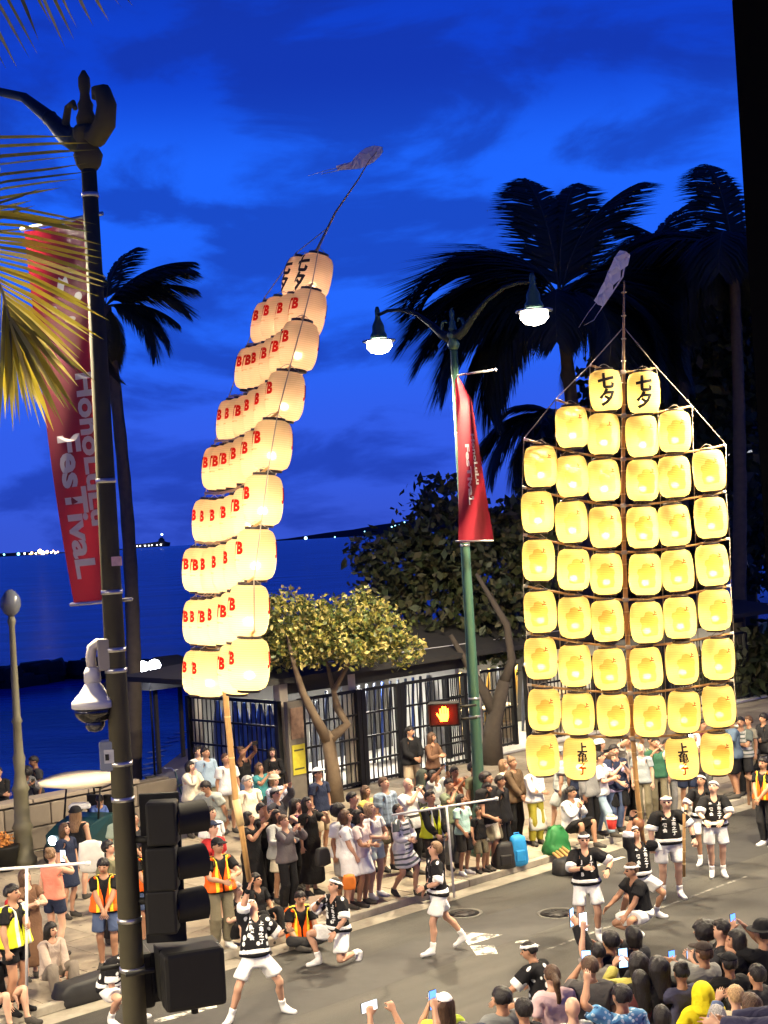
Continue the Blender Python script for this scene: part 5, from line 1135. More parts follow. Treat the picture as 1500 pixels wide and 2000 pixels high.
for k in range(6): cord(kr, [[(1023,857),(1020,951),(1022,1044),(1022,1144),(1028,1236),(1030,1337),(1045,1428)][k], [(1020,951),(1022,1044),(1022,1144),(1028,1236),(1030,1337),(1045,1428)][k] if False else [(1023,857),(1020,951),(1022,1044),(1022,1144),(1028,1236),(1030,1337),(1045,1428)][k+1]], r=.006)
for k in range(6): cord(kr, [[(1418,869),(1418,960),(1425,1052),(1427,1144),(1433,1236),(1433,1328),(1442,1418)][k], [(1418,869),(1418,960),(1425,1052),(1427,1144),(1433,1236),(1433,1328),(1442,1418)][k+1]], r=.006)
for xs in ((1085,780,1097,1430),(1152,713,1165,1436),(1283,718,1302,1436),(1352,793,1368,1432)): cord(kr, [(xs[0],xs[1]),((xs[0]+xs[2])/2,(xs[1]+xs[3])/2),(xs[2],xs[3])], YK+.05, .006)
MB().lathe(D(1246,1610,YK)-kr.location, [(.01,-.115),(.075,-.09),(.112,-.02),(.112,.03),(.075,.09),(.01,.115)], 18).build('wooden_ball', mat('polished_wood',(.27,.115,.05),.35,var=.2,scale=6), kr)
M_GOHEI = mat('white_paper', (.74,.68,.68), .7, var=.08, trans=.4)
def streamer(name, label, pts, widths, Y, tails):
    t = thing(name, label, 'paper streamer', D(pts[0][0],pts[0][1],Y)); sr = random.Random(9)
    for dx in (-1,1):
        m = MB(); q = rel(t, [D(x,y,Y+.06*dx+.05*(k%2)) for k, (x, y) in enumerate(pts)]); vs = []; fs = []
        for k, p in enumerate(q):
            d = (q[min(k+1,len(q)-1)]-q[max(k-1,0)]).normalized(); s_ = Vector((d.z,0,-d.x))
            w = widths[k]; zz = .05*(1 if k%2 else -1)*dx; vs += [p-s_*w*(.2 if dx > 0 else 1)+Vector((0,zz,0)), p+s_*w*(1 if dx > 0 else .2)+Vector((0,-zz,0))]
        for k in range(len(q)-1): fs.append((2*k,2*k+1,2*k+3,2*k+2))
        m.add(vs, fs); m.build('paper_strip', M_GOHEI, t)
    for tl in tails:
        m = MB(); q = rel(t, [D(x,y,Y) for x, y in tl]); m.tube(q, [.02,.016,.012,.006][:len(q)] if len(q) <= 4 else .012, 5, flat=.3); m.build('tail', M_GOHEI, t)
    return t
streamer('paper_streamer', 'white folded paper streamer blowing left from the upright pole tip', [(1222,492),(1212,512),(1204,522),(1198,540),(1190,552),(1184,568),(1176,582),(1168,594)], [.10,.13,.09,.12,.08,.11,.09,.10], YK, [[(1224,495),(1216,540),(1190,580),(1168,612)],[(1186,560),(1165,590),(1148,612),(1130,640)],[(1190,575),(1172,606),(1160,625),(1140,636)]])
# left pole: cream lanterns seen along the row, pole leaning right
WC, HC = .525, .655
prC = lprof(WC, HC, e=2.7, g=2.2); KC_f = -math.pi/2
jtb = centre([( [(p.x,p.y,0) for p in v], f) for v, f in [text_mesh('JTB', .205, bold=.012, spacing=1.12)]])
small = [([(-.12,-.004,0),(.12,-.004,0),(.12,.004,0),(-.12,.004,0)], [(0,1,2,3)]), ([(-.05,-.012,0),(.03,-.012,0),(.03,-.006,0),(-.05,-.006,0)], [(0,1,2,3)])]
def hoodB(): return jtb
LFACE = math.radians(196)          # the row faces left, square to its bars
pC = [[('black_writing', decal(prC, tana, LFACE+.30, .006, M_INK, 'black_writing'))],
      [('red_logo', decal(prC, shift(jtb,0,.06,1.0), LFACE, .006, M_RED, 'red_logo')), ('small_writing', decal(prC, shift(small,-.0,-.07), LFACE, .006, M_FADED, 'small_writing')),
       ('red_logo', decal(prC, shift(jtb,0,.06,1.0), LFACE+math.pi, .006, M_RED, 'red_logo')), ('small_writing', decal(prC, shift(small,0,-.07), LFACE+math.pi, .006, M_FADED, 'small_writing'))]]
KC = LanternKind(WC, HC, M_PAPC, pC, prC)
P_C, C_C = 11.0, (1.0,.72,.50)
# rows: near-end and far-end centres in the photo, lantern count, depth of the row centre, depth span
lrow = [((613,541),(586,546),2,22.0,.9),((600,612),(524,634),4,21.8,1.9),((584,676),(492,722),6,21.5,3.1),((557,774),(456,824),6,21.2,3.1),((532,870),(428,916),6,20.9,3.1),((514,977),(409,1018),6,20.7,3.1),((500,1083),(390,1113),6,20.5,3.1),((486,1192),(391,1214),6,20.35,3.1),((487,1297),(391,1313),4,20.3,3.1)]
for i, (a, b, n, Yc, sp_) in enumerate(lrow):
    for j in range(n):
        u = j/(n-1) if n > 1 else .5
        if i == 8: u = (0,.22,.80,1.0)[j]
        Y = Yc-sp_/2+sp_*u; wob = math.sin(u*math.pi)*(14 if n == 6 and i > 4 else 5)
        if n == 6: ux = (0,.23,.45,.66,.84,1)[j]; uy = ((0,.42,.66,.86,.96,1) if i < 5 else (0,.58,.88,1.03,1.04,1))[j]
        elif i == 8: ux = (0,.24,.80,1)[j]; uy = (0,.55,1.1,1)[j]
        elif n == 4: ux = (0,.36,.72,1)[j]; uy = (0,.40,.55,1)[j]
        else: ux = uy = u
        q = D(a[0]+(b[0]-a[0])*ux, a[1]+(b[1]-a[1])*uy, Yc-sp_/2+sp_*ux)
        lean = .10+.28*(max(0, 6-i)/6)**1.3
        nm = ['nearest','second nearest','third nearest','third farthest','second farthest','farthest']
        seq = nm if n == 6 else ([nm[0],nm[1],nm[4],nm[5]] if n == 4 else [nm[0],nm[5]])
        lab = (f'cream logo lantern on the leaning pole, {ORD[i]} row, {seq[j]} of its row') if i else f'cream lantern with black characters at the tip of the leaning pole, {seq[j]} of two'
        lantern(KC, lab, q, math.radians(lr.uniform(-10,10)), 'lanterns on the leaning left pole', P_C*(.36,.38,.42,.50,.60,.74,.92,1.05,1.1)[i]*lr.uniform(.92,1.1), (1,.62+.018*i,.56-.015*i), (lr.uniform(-.03,.03), lean*.7), 0 if i == 0 else 1)
kl = thing('lantern_pole', 'bamboo lantern pole leaning right, balanced on the dancer\'s palm at left', 'lantern pole', D(487,1722,20.2))
PL = [(487,1722,20.2),(470,1610,20.2),(461,1565,20.25),(452,1480,20.3),(444,1400,20.35),(438,1330,20.4),(434,1235,20.4),(440,1140,20.5),(452,1040,20.7),(470,930,20.9),(497,830,21.2),(526,735,21.5),(556,650,21.8),(585,570,22.1),(618,490,22.4),(655,415,22.7),(700,350,23.0),(722,312,23.1)]
MB().tube(rel(kl, [D(*q) for q in PL]), [.036,.04,.043,.042,.042,.04,.04,.04,.038,.036,.034,.032,.030,.027,.022,.017,.012,.008], 8).build('pole', M_BAMBOO, kl)
for q in PL[1:9]: MB().lathe(D(*q)-kl.location, [(.038,-.014),(.049,0),(.038,.014)], 8, cap=False).build('node', M_NODE, kl)
MB().tube(rel(kl, [D(461,1562,20.25),D(470,1612,20.2)]), .055, 8).build('socket', M_NODE, kl)
for i, (a, b, n, Yc, sp_) in enumerate(lrow):
    up = 64 if i > 3 else 58
    A_, B_ = D(a[0]+10,a[1]-up,Yc-sp_/2-.25), D(b[0]-8,b[1]-up*.86,Yc+sp_/2+.25); mid = (A_+B_)/2-Vector((0,0,.12))
    o = MB().tube(rel(kl, [A_, A_.lerp(mid,.5)-Vector((0,0,.03)), mid, mid.lerp(B_,.5)-Vector((0,0,.03)), B_]), .019, 7).build('crossbar', M_BAMBOO, kl)
ends_n = [D(a[0]+10,a[1]-60,Yc-sp_/2-.25) for a, b, n, Yc, sp_ in lrow]; ends_f = [D(b[0]-8,b[1]-52,Yc+sp_/2+.25) for a, b, n, Yc, sp_ in lrow]
for E_ in (ends_n, ends_f): MB().tube(rel(kl, [D(640,445,22.6)]+E_), .008, 5).build('cord', M_CORD, kl)
streamer('paper_streamer', 'white paper streamer flying above the leaning pole tip in the sky', [(746,289),(735,297),(722,301),(710,312),(698,317),(688,325),(672,324),(658,330)], [.05,.10,.13,.12,.10,.06,.05,.04], 23.2, [[(748,288),(716,296),(690,316)],[(700,318),(668,326),(640,332),(600,344)],[(690,322),(660,333),(628,340)]])
MB().tube(rel(bpy.data.objects['paper_streamer.001'], [D(722,312,23.1),D(736,296,23.2)]), .008, 5).build('tie', M_CORD, bpy.data.objects['paper_streamer.001'])
# ------------------------------------------------------------------ banners
M_BANNER = mat('red_banner', (.17,.007,.016), .6, var=.12, scale=3, trans=.35); M_BTEXT = mat('banner_lettering', (.42,.39,.40), .6, var=.05)
def cloth_grid(fn, nu, nv):
    vs = [fn(u/nu, v/nv) for v in range(nv+1) for u in range(nu+1)]; fs = [(v*(nu+1)+u, v*(nu+1)+u+1, (v+1)*(nu+1)+u+1, (v+1)*(nu+1)+u) for v in range(nv) for u in range(nu)]
    return vs, fs
def place_text(fn, polys, off, flip=False):
    """lay flat lettering in 0..1 banner coordinates onto the banner surface"""
    mb = bmesh.new()
    for vs, fs in polys:
        bv = [mb.verts.new(v) for v in vs]
        for f in fs:
            try: mb.faces.new([bv[i] for i in f])
            except ValueError: pass
    bmesh.ops.triangulate(mb, faces=mb.faces[:])
    for v in mb.verts:
        u, w = v.co.x, v.co.y; p = fn(u, w); e = 1e-3; n = (fn(u+e,w)-p).cross(fn(u,w+e)-p).normalized(); v.co = p+n*off
    me = bpy.data.meshes.new('lettering'); mb.to_mesh(me); mb.free(); return me
def vtext(txt, u0, us, w0, w1):
    """text turned a quarter clockwise, reading down the banner: u0 left edge of the line, us its height"""
    v, f = text_mesh(txt, 1.0, bold=.035); xs = [p.x for p in v]; ys = [p.y for p in v]; x0, x1, y0, y1 = min(xs), max(xs), min(ys), max(ys)
    return ([(u0+us*((p.y-y0)/(y1-y0)), w0+(w1-w0)*((p.x-x0)/(x1-x0)), 0) for p in v], f)
def banner(label, fn, lines, side, extra=None):
    t = thing('banner', label, 'banner', fn(0,0)); L = t.location.copy()
    vs, fs = cloth_grid(lambda u, v: fn(u,v)-L, 10, 30); m = MB(); m.add(vs, fs, 0, True); o = m.build('cloth', M_BANNER, t)
    for ln in lines:
        me = place_text(lambda u, w: fn(u,w)-L, [ln], side); me.materials.append(M_BTEXT); obj('lettering', me, o)
    for ex in extra or []:
        me = place_text(lambda u, w: fn(u,w)-L, [ex], side); me.materials.append(M_BTEXT); obj('emblem', me, o)
    return t
YB = 12.1
def fnL(u, w):       # u: 0 at the free edge, 1 at the post; w: 0 top, 1 bottom
    TL, TR, BL, BR = (47,452), (178,425), (147,1180), (232,1172)
    l = (TL[0]+(BL[0]-TL[0])*w-10*math.sin(w*3.14), TL[1]+(BL[1]-TL[1])*w); r_ = (TR[0]+(BR[0]-TR[0])*w, TR[1]+(BR[1]-TR[1])*w)
    Yl = YB+.62+.06*math.sin(w*7); q = D(l[0],l[1],Yl).lerp(D(r_[0],r_[1],YB+.02), u); q.y += .05*math.sin(u*4+w*5); return q
star = [([(.52+.10*math.cos(a+k*math.pi/5)*(1 if k%2 == 0 else .35), .155+.024*math.sin(a+k*math.pi/5)*(1 if k%2 == 0 else .35), 0) for k in range(10)], [tuple(range(10))]) for a in (.3,)]
bl = banner('red festival banner with white vertical lettering on the olive lamp post', fnL, [vtext('HonoLuLu', .60,.30,.40,.80), vtext('FesTivaL', .18,.40,.555,.935)], -.006, star+[disc(.75,.20,.06,.012), disc(.35,.22,.05,.010), disc(.6,.255,.09,.008)])
MB().tube([fnL(0,0)-bl.location+Vector((-.02,0,.02)), fnL(1,0)-bl.location+Vector((.1,0,.02))], .018, 8).build('top_rod', M_STEEL, bl)
MB().tube([fnL(0,1)-bl.location+Vector((-.03,0,-.0)), fnL(1,1)-bl.location+Vector((.1,0,0))], .016, 8).build('bottom_rod', M_STEEL, bl)
def fnR(u, w):       # twisted round the post by the wind; u 0 at the post side
    lx = 888+6*w+ (4*math.sin(w*3)); rx = 892+(30*min(1,w*6) if w < .17 else 30+43*(w-.17)/.83); y = 730+330*w
    lx2 = lx+ (10 if w < .02 else 0)
    q = D(lx2+(rx-lx2)*u, y-(4*u*w), 28.75-.30*math.sin(w*math.pi*1.2)*u-.25*u); q.y += .10*math.sin(u*5+w*4); return q
b2_ = banner('red banner twisted by the wind on the green lamp post', fnR, [vtext('HonoLuLu',.66,.16,.36,.66), vtext('FesTivaL',.35,.18,.42,.78)], -.006)
q0, q1 = D(893,733,28.7), D(968,722,28.3)
MB().tube([q0-b2_.location,q1-b2_.location], .022, 8).build('top_rod', M_STEEL, b2_); MB().lathe(q1-b2_.location, [(.005,-.035),(.03,-.02),(.03,.02),(.005,.035)], 8).build('rod_end', M_STEEL, b2_)
q0, q1 = D(890,1057,28.7), D(964,1056,28.3); MB().tube([q0-b2_.location,q1-b2_.location], .016, 8).build('bottom_rod', M_STEEL, b2_)
# ------------------------------------------------------------------ signals and camera on the near post
M_SIG = mat('signal_black', (.014,.0135,.012), .6, var=.15, scale=4, spec=.2); M_CAMW = mat('camera_white', (.62,.60,.56), .4, var=.05)
pxm = FOC/12.1
ts = thing('traffic_signal', 'black three-lamp traffic signal seen from behind on the olive post', 'traffic signal', D(318,1695,12.0))
L = ts.location
for k, y in enumerate((1606,1694,1778)):
    c = D(318,y,12.0)-L
    MB().box(c, (.245,.20,.350), bev=.02).build('housing', M_SIG, ts)
    d = Vector((.86,.5,0)); side_ = Vector((-.5,.86,0))
    vs = []; fs = []; n = 14
    for i_, (o_, rr_) in enumerate(((.10,.135),(.36,.140))):
        for kk in range(n): a = -.9+ (math.pi+1.8)*kk/(n-1); vs.append(c+d*o_+side_*(math.cos(a)*rr_)+Vector((0,0,math.sin(a)*rr_)))
    for kk in range(n-1): fs.append((kk,kk+1,n+kk+1,n+kk))
    v2 = [v+Vector((0,0,.0)) for v in vs]; m = MB(); m.add(vs, fs, 0, True)
    inn = [c+(v-c)*1.0-((v-c)-d*((v-c).dot(d)))*.05 for v in vs]; m.add(inn, [f[::-1] for f in fs], 0, True); m.build('visor', M_SIG, ts)
    m = MB(); m.lathe(c+d*.105, [(.005,.02),(.07,.012),(.12,-.005)], 16, M=Vector((0,0,1)).rotation_difference(d).to_matrix()); m.build('lens', mat('unlit_lens',(.05,.03,.02),.2,var=0), ts)
MB().box(D(318,1694,12.13)-L, (.33,.03,1.22), bev=.01).build('back_plate', M_SIG, ts)
for y_ in (1640,1760): MB().tube([D(262,y_,12.1)-L, D(300,y_,12.05)-L], .03, 8).build('bracket', M_SIG, ts)
def ped(label, cx, cy, w, h, Y, face, lit=False):
    t = thing('pedestrian_signal', label, 'pedestrian signal', D(cx,cy,Y)); t.rotation_euler = (0,0,face)
    MB().box((0,0,0), (w,.22,h), bev=.035).build('housing', M_SIG, t)
    m = MB(); m.box((0,-.20,h/2-.015), (w*.98,.22,.02)); m.box((-w/2+.01,-.20,.02), (.02,.22,h-.06)); m.box((w/2-.01,-.20,.02), (.02,.22,h-.06)); m.build('hood', M_SIG, t)
    return t
pa = ped('black pedestrian signal box hanging right of the olive post', 377,1908,.50,.47,12.0,math.radians(200)); 
MB().tube([(.32,.05,.12),(.55,.06,.12)], .022, 8).build('bracket', M_SIG, pa); MB().tube([(0,0,-.23),(0,0,-.29)], .03, 8).build('plug', M_SIG, pa)
pb_ = ped('dark pedestrian signal box half hidden by the olive post', 268,1905,.42,.46,12.35,math.radians(110)); MB().tube([(0,.05,.1),(0,.3,.1)], .022, 8).build('bracket', M_SIG, pb_)
ph = ped('pedestrian signal showing a lit orange hand, on the green post', 868,1394,.60,.47,28.5,math.radians(-4))
MB().box((0,-.118,0), (.52,.01,.39)).build('screen', mat('signal_screen',(.05,.012,.006),.25,var=0), ph)
hd_ = MB(); M_HAND = emis('hand_orange', (1.0,.13,.008), 32)
hd_.add([(-.085,-.128,-.13),(.055,-.128,-.13),(.085,-.128,-.03),(.085,-.128,.02),(-.085,-.128,.02)], [(0,1,2,3,4)])
for kx, hh in ((-.068,.10),(-.022,.145),(.024,.14),(.067,.10)): hd_.box((kx,-.128,.02+hh/2-.01), (.036,.004,hh))
hd_.add([(-.085,-.128,-.04),(-.085,-.128,-.10),(-.15,-.128,.01),(-.135,-.128,.04)], [(0,1,2,3)]); hd_.build('orange_hand', M_HAND, ph); point('hand_light', (0,-.22,0), 14, (1,.10,.01), .06, ph)
for z_ in (.12,-.12): MB().tube([(.30,.03,z_),(.62,.12,z_)], .025, 8).build('bracket', M_SIG, ph)
dm = thing('dome_camera', 'white dome security camera on a gooseneck beside the olive post', 'security camera', D(183,1370,12.1)); L = dm.location
MB().lathe((0,0,0), [(.06,.16),(.075,.13),(.10,.09),(.165,.02),(.18,.005),(.18,-.045),(.165,-.05)], 24).build('housing', M_CAMW, dm)
MB().lathe((0,0,0), [(.165,-.05),(.158,-.10),(.115,-.15),(.085,-.165)], 24).build('smoked_dome', mat('smoked_glass',(.012,.010,.009),.12,var=0,spec=.7), dm)
MB().lathe((0,0,0), [(.085,-.155),(.08,-.20),(.055,-.238),(.01,-.25)], 18).build('lens_bubble', mat('clear_bubble',(.03,.03,.04),.05,var=0,spec=1.0), dm)
MB().lathe((0,0,.16), [(.07,0),(.07,.08),(.05,.12)], 14).build('neck', M_CAMW, dm)
MB().tube([(0,0,.25),(-.005,0,.36),(.01,.0,.44),(.06,0,.475),(.10,0,.46)], .042, 10).build('gooseneck', mat('cream_pipe',(.60,.54,.44),.45,var=.05), dm)
MB().box((.12,0,.38), (.11,.16,.26), bev=.015).build('junction_box', mat('grey_box',(.22,.20,.18),.6,var=.1), dm)
cb = thing('control_box', 'small grey equipment box strapped low on the olive post', 'equipment box', D(213,1475,12.1))
MB().box((0,0,0), (.135,.14,.24), bev=.012).build('case', mat('grey_blue_box',(.15,.17,.22),.4,var=.1), cb); MB().box((.015,-.075,.0), (.08,.012,.11)).build('lens_panel', mat('box_panel',(.42,.42,.43),.3,var=.2,scale=20), cb); MB().box((.0,-.084,-.005), (.03,.008,.05)).build('dark_window', M_SIG, cb)
st = MB().box(D(228,1096,11.955)-Vector((0,0,0)), (.085,.004,.075)).build('sticker', mat('pink_sticker',(.62,.38,.36),.6,var=.35,scale=30)); tag(st, 'faded pink sticker stuck on the olive post', 'sticker')
# small old lamp post at the far left edge
op = thing('old_lamp_post', 'ornate cream-lit old lamp post at the far left edge', 'lamp post', G(48,1690,HSW), 0)
M_CREAMP = mat('weathered_cream_post', (.12,.11,.07), .55, var=.3, scale=4)
MB().lathe((0,0,0), [(.26,0),(.26,.15),(.20,.22),(.18,.7),(.22,.78),(.16,.9),(.15,1.5),(.19,1.56),(.14,1.66),(.105,1.9),(.13,2.2),(.10,2.3),(.085,2.9),(.115,2.95),(.08,3.05),(.06,4.9),(.09,5.0),(.06,5.1)], 16).build('pole', M_CREAMP, op)
MB().lathe((0,0,5.1), [(.05,0),(.15,.08),(.21,.22),(.20,.38),(.12,.50),(.04,.56)], 16).build('globe', mat('unlit_globe',(.10,.11,.13),.25,var=0,spec=.6), op)
# dark column of the building at the right edge
co = thing('building_column', 'black column of the viewing balcony along the right edge', 'column', (1.335,4.0,0))
MB().box((0,0,6), (.5,.5,12), bev=.01).build('shaft', mat('black_column',(.004,.004,.004),.95,var=.1,spec=0), co); MB().box((0,0,.15), (.6,.6,.3), bev=.02).build('base', mat('black_column',(.004,.004,.004),.95,var=.1,spec=0), co)
# apartment tower lights behind the trees at right
tw = thing('apartment_tower', 'dark apartment tower with scattered lit windows behind the right trees', 'building', D(1425,1010,150)); L = tw.location
MB().box((0,8,8), (9,14,24)).build('wall', mat('tower_wall',(.05,.05,.055),.9,var=.1), tw)
wr = random.Random(8); WM = MB().box((0,0,0), (.62,.1,.62)).mesh('window', emis('tower_window',(1,.93,.82),1.6)); WM2 = MB().box((0,0,0), (.7,.1,.5)).mesh('window', emis('tower_window_dim',(.75,.8,.9),.5)); WD = MB().box((0,0,0), (.8,.08,.9)).mesh('window', mat('dark_window',(.01,.012,.016),.2,var=0))
for (px, py, k) in ((1398,823,1),(1428,823,0),(1376,840,0),(1404,838,0),(1443,836,1),(1376,858,1),(1377,872,0),(1407,872,0),(1431,872,0),(1428,890,0),(1434,890,0),(1474,887,0),(1453,903,0),(1458,905,0),(1436,924,0),(1452,922,0),(1476,918,0),(1492,905,0),(1462,880,1),(1486,930,0)):
    q = D(px,py,150.8); obj('window', WM2 if k else WM, tw, (q.x-L.x,.93,q.z-L.z))
for i in range(5):
    for j in range(6): obj('window', WD, tw, (-3.6+i*1.8+.3,.96,-1.5+j*3))
# ------------------------------------------------------------------ the cast
W = (.78,.77,.74); K = (.010,.010,.012); DK = (.025,.025,.028); NV = (.018,.025,.055); GY_ = (.20,.20,.20); LG = (.42,.43,.42); DEN = (.07,.10,.19); LDEN = (.30,.40,.50); KH = (.17,.15,.10); TAN_ = (.40,.32,.22); CRM = (.68,.62,.48); PK = (.62,.40,.42); RED = (.42,.03,.03); BRN = (.14,.075,.045)
OL = (.17,.17,.10); ORG = (.88,.13,.01); YEL = (.75,.80,.03); CORAL = (.75,.25,.17); MINT = (.45,.68,.62); BLU = (.10,.16,.42); WHT = (.80,.79,.77); SHK = (.06,.055,.05)
def A(x, y, z, px=.7, py=.2, pz=-.8): return ((x,y,z),(px,py,pz))
ONE = A(.05,-.32,1.47); HIGH = A(.10,-.28,1.78,.8,.2,-.5); VHI = A(.13,-.18,1.93,1,.1,-.2); FOLD = A(-.07,-.20,1.14,.8,.3,-.5); CLASP = A(.035,-.25,.98,.8,.3,-.2); CLAP = A(.03,-.30,1.24,.8,.2,-.6); CHIN = A(.03,-.16,1.45,.6,.1,-1); HIPH = A(.19,.0,1.0,1,.4,0); SIDE = A(.30,-.10,.86)
BACKP = A(.12,.20,.95,.8,.6,0)
def at(spec, h):
    k, x, y = spec[:3]
    if k == 'w': return Vector((x,y,0))
    if k == 'f':
        g = G(x,y,HSW); return g if abs(ground_z(g)-HSW) < .01 else G(x,y,0)
    for gz in (HSW, 0.0):
        g = G(x, y, gz+.945*h)
        if abs(ground_z(g)-gz) < .01: return Vector((g.x,g.y,gz))
    return Vector((g.x,g.y,0))
def P(label, spec, yaw, wear, tone='light', hair=('short_hair','black'), pose=None, h=1.66, wide=1.0, z=None, **kw):
    wr_ = random.Random(label); wide *= wr_.uniform(.95,1.09); yaw += wr_.uniform(-9,9)
    g = at(spec, h); return person(label, (g.x,g.y), yaw, wear, tone, hair, pose, h, wide, z, **kw)
def legs(l, r): return dict(legL=l, legR=r)
STAND = {}
def dj(*ds):
    o = {}
    for d in ds: o.update(d)
    return o
WALK = dict(legL=((.10,-.26,.085),(.1,-1,0),8), legR=((.10,.24,.12),(.1,-1,0),8,25))
SEAT = dict(hip=(0,.0,-.62), tilt=-12, lean=22, legL=((.14,-.46,.085),(.25,-1,.7)), legR=((.16,-.40,.085),(.25,-1,.7)))       # on a kerb or the ground
CHAIR = dict(hip=(0,.1,-.42), lean=14, legL=((.12,-.42,.085),(.1,-1,.6)), legR=((.12,-.40,.085),(.1,-1,.6)))
CROSS = dict(hip=(0,.05,-.80), lean=16, legL=((-.10,-.32,.10),(.9,-.5,.3),60,0), legR=((-.16,-.24,.10),(.9,-.5,.3),60,0))
def kit(cuffs=True, dots=True, band=True, **kw):
    w = [('happi',K,'dots' if dots else 'plain')]
    if cuffs: w.append(('cuff',WHT))
    w += [('underhem',WHT),('sash',K),('shorts',WHT),('tabi',WHT),('wristband',K)]
    if band: w += [('headband',WHT),('band_knot',WHT)]
    return w
GK = 'dancers in black and white happi coats'; GF = 'spectators on the far pavement'; GN = 'spectators filming on the near side'; GV = 'parade marshals in safety vests'
LAP = [('happi','竿燈会',-.070,1.345,.066,.088),('happi','上亀之丁',.070,1.355,.066,.080)]
LAPJ = [('happi','JTB',-.075,1.30,.075,.095),('happi','JTB',.075,1.36,.075,.095)]
def feet(px, py): return at(('f',px,py),1.7)
def reach(c, yaw, h, pt):      # a point in the world in a person's own frame
    v = Matrix.Rotation(math.radians(-yaw),3,'Z')@(Vector(pt)-Vector((c[0],c[1],ground_z(c)))); return tuple(v/(h/1.72))
# --- dancers
c0 = (G(450,1985)+G(567,1990))/2
PALM = D(487,1712,20.2); w1 = reach((c0.x,c0.y+.02), 22, 1.70, PALM-Vector((0,0,.03)))
d1 = person('dancer looking up with arched back, balancing the leaning lantern pole on his raised palm', (c0.x,c0.y+.02), 22, kit(), 'light', ('short_hair','black'),
    dict(hip=(-.02,.0,-.085), tilt=-9, lean=-12, side=9, head=(6,-56), legL=((.36,.0,.085),(.5,-1,0),35), legR=((.43,-.02,.085),(.6,-1,0),45), armR=((-w1[0],w1[1],w1[2]-.06),(.8,-.3,-.2),'abs'), armL=A(.44,-.20,1.25,.4,.6,-.5), wristR=60), 1.70, group=GK, fingers=12, prints=LAP)
P('dancer kneeling on one knee, calling with a hand at his mouth', ('f',664,1880), -38, kit(), 'light', ('short_hair','black'),
    dict(hip=(0,0,-.43), lean=8, head=(-10,-22), legR=((.20,-.28,.085),(.5,-1,.2),15), legL=((.14,.26,.10),(.15,-1,-.3),0,55), armR=A(.07,-.24,1.47,.8,-.1,-.8), armL=A(.22,-.28,1.02,.8,.5,0)), 1.70, group=GK, prints=LAP)
P('dancer striding left in a dotted coat, face turned up and away', ('f',862,1862), -72, kit(band=False), 'light', ('short_hair','lightbrown'),
    dict(dj(WALK), twist=-6, head=(-15,-18), lean=4, legL=((.10,-.20,.085),(.1,-1,0),8), legR=((.12,.42,.14),(.1,-1,0),8,28), armR=A(.26,-.16,.98), armL=A(.20,-.26,1.10)), 1.70, group=GK)
P('dancer crouching at the road edge seen from behind, left arm stretched out', ('f',1062,2030), -118, kit(), 'tan', ('short_hair','black'),
    dict(hip=(0,.02,-.46), lean=18, head=(18,2), legL=((.28,-.18,.085),(.7,-1,.2),25), legR=((.28,-.10,.085),(.7,-1,.2),25), armL=A(.40,-.40,1.18,.3,.6,-.6), armR=A(.30,-.35,1.15,.3,.6,-.6)), 1.66, group=GK)
P('dancer clapping with both hands, facing the camera in a black JTB coat', ('f',1152,1838), 6, kit(dots=False), 'light', ('short_hair','black'),
    dict(head=(0,6), armR=A(.06,-.30,1.24,.9,.2,-.5), armL=A(.30,-.24,1.16,.9,.3,-.4), hip=(0,0,-.03), legL=((.15,0,.085),(.1,-1,0)), legR=((.15,0,.085),(.1,-1,0))), 1.70, 1.06, group=GK, prints=LAPJ)
gk = G(1255,1800)
c6 = (gk.x-.02,gk.y+.12); t6, b6 = reach(c6, 18, 1.68, D(1243,1556,24.2)), reach(c6, 18, 1.68, D(1256,1658,24.2))
d6 = person('dancer bent back under the upright lantern pole, gripping it at head and hip', c6, 18, kit(dots=False), 'tan', ('short_hair','black'),
    dict(hip=(.03,.0,-.19), tilt=10, lean=-18, head=(8,-18), legL=((.33,.0,.085),(.6,-1,0),30), legR=((.33,.05,.085),(.6,-1,0),30), armR=((-t6[0]+.03,t6[1]+.03,t6[2]),(1,-.2,-.2),'abs'), armL=((b6[0]+.06,b6[1]+.02,b6[2]),(.9,.3,-.4),'abs')), 1.68, group=GK, fingers=70, prints=LAP)
P('grinning bald dancer with a white headband leaning on a bamboo stick', ('f',1312,1752), 8, kit(dots=False), 'pale', (None,'grey'),
    dict(head=(-8,2), legL=((.13,-.04,.085),(.1,-1,0)), legR=((.12,.05,.085),(.1,-1,0)), armL=A(.36,-.18,1.00,.8,.4,-.2), armR=A(.28,-.12,.92)), 1.72, 1.05, group=GK, fingers=45, prints=LAP)
P('dancer at right gazing up left with cupped hands and white socks', ('f',1403,1712), -14, kit(dots=False), 'pale', ('short_hair','grey'),
    dict(head=(-26,-24), lean=4, armR=A(.20,-.36,1.10,.7,.3,-.5), armL=A(.10,-.30,1.08,.9,.3,-.4)), 1.70, 1.04, group=GK, prints=LAP)
P('dancer half hidden behind the gazing dancer at right, only arm and leg showing', ('f',1378,1690), -20, kit(dots=False), 'tan', ('short_hair','black'),
    dict(head=(-20,-20), armR=A(.30,-.30,1.05,.6,.4,-.5)), 1.66, group=GK)
P('dancer in a plain black coat squatting in profile, arm reaching left', ('f',1250,1845), -62, [('happi',K),('sash',WHT),('shorts',WHT),('tabi',WHT),('headband',WHT),('band_knot',WHT)], 'tan', ('short_hair','brown'),
    dict(hip=(0,.05,-.42), lean=16, head=(-6,-6), legL=((.26,-.30,.085),(.6,-1,.2),20), legR=((.20,.10,.10),(.5,-1,0),20,40), armR=A(.14,-.52,1.16,.5,.3,-.7), armL=A(.18,-.40,1.06,.7,.3,-.5)), 1.66, group=GK)
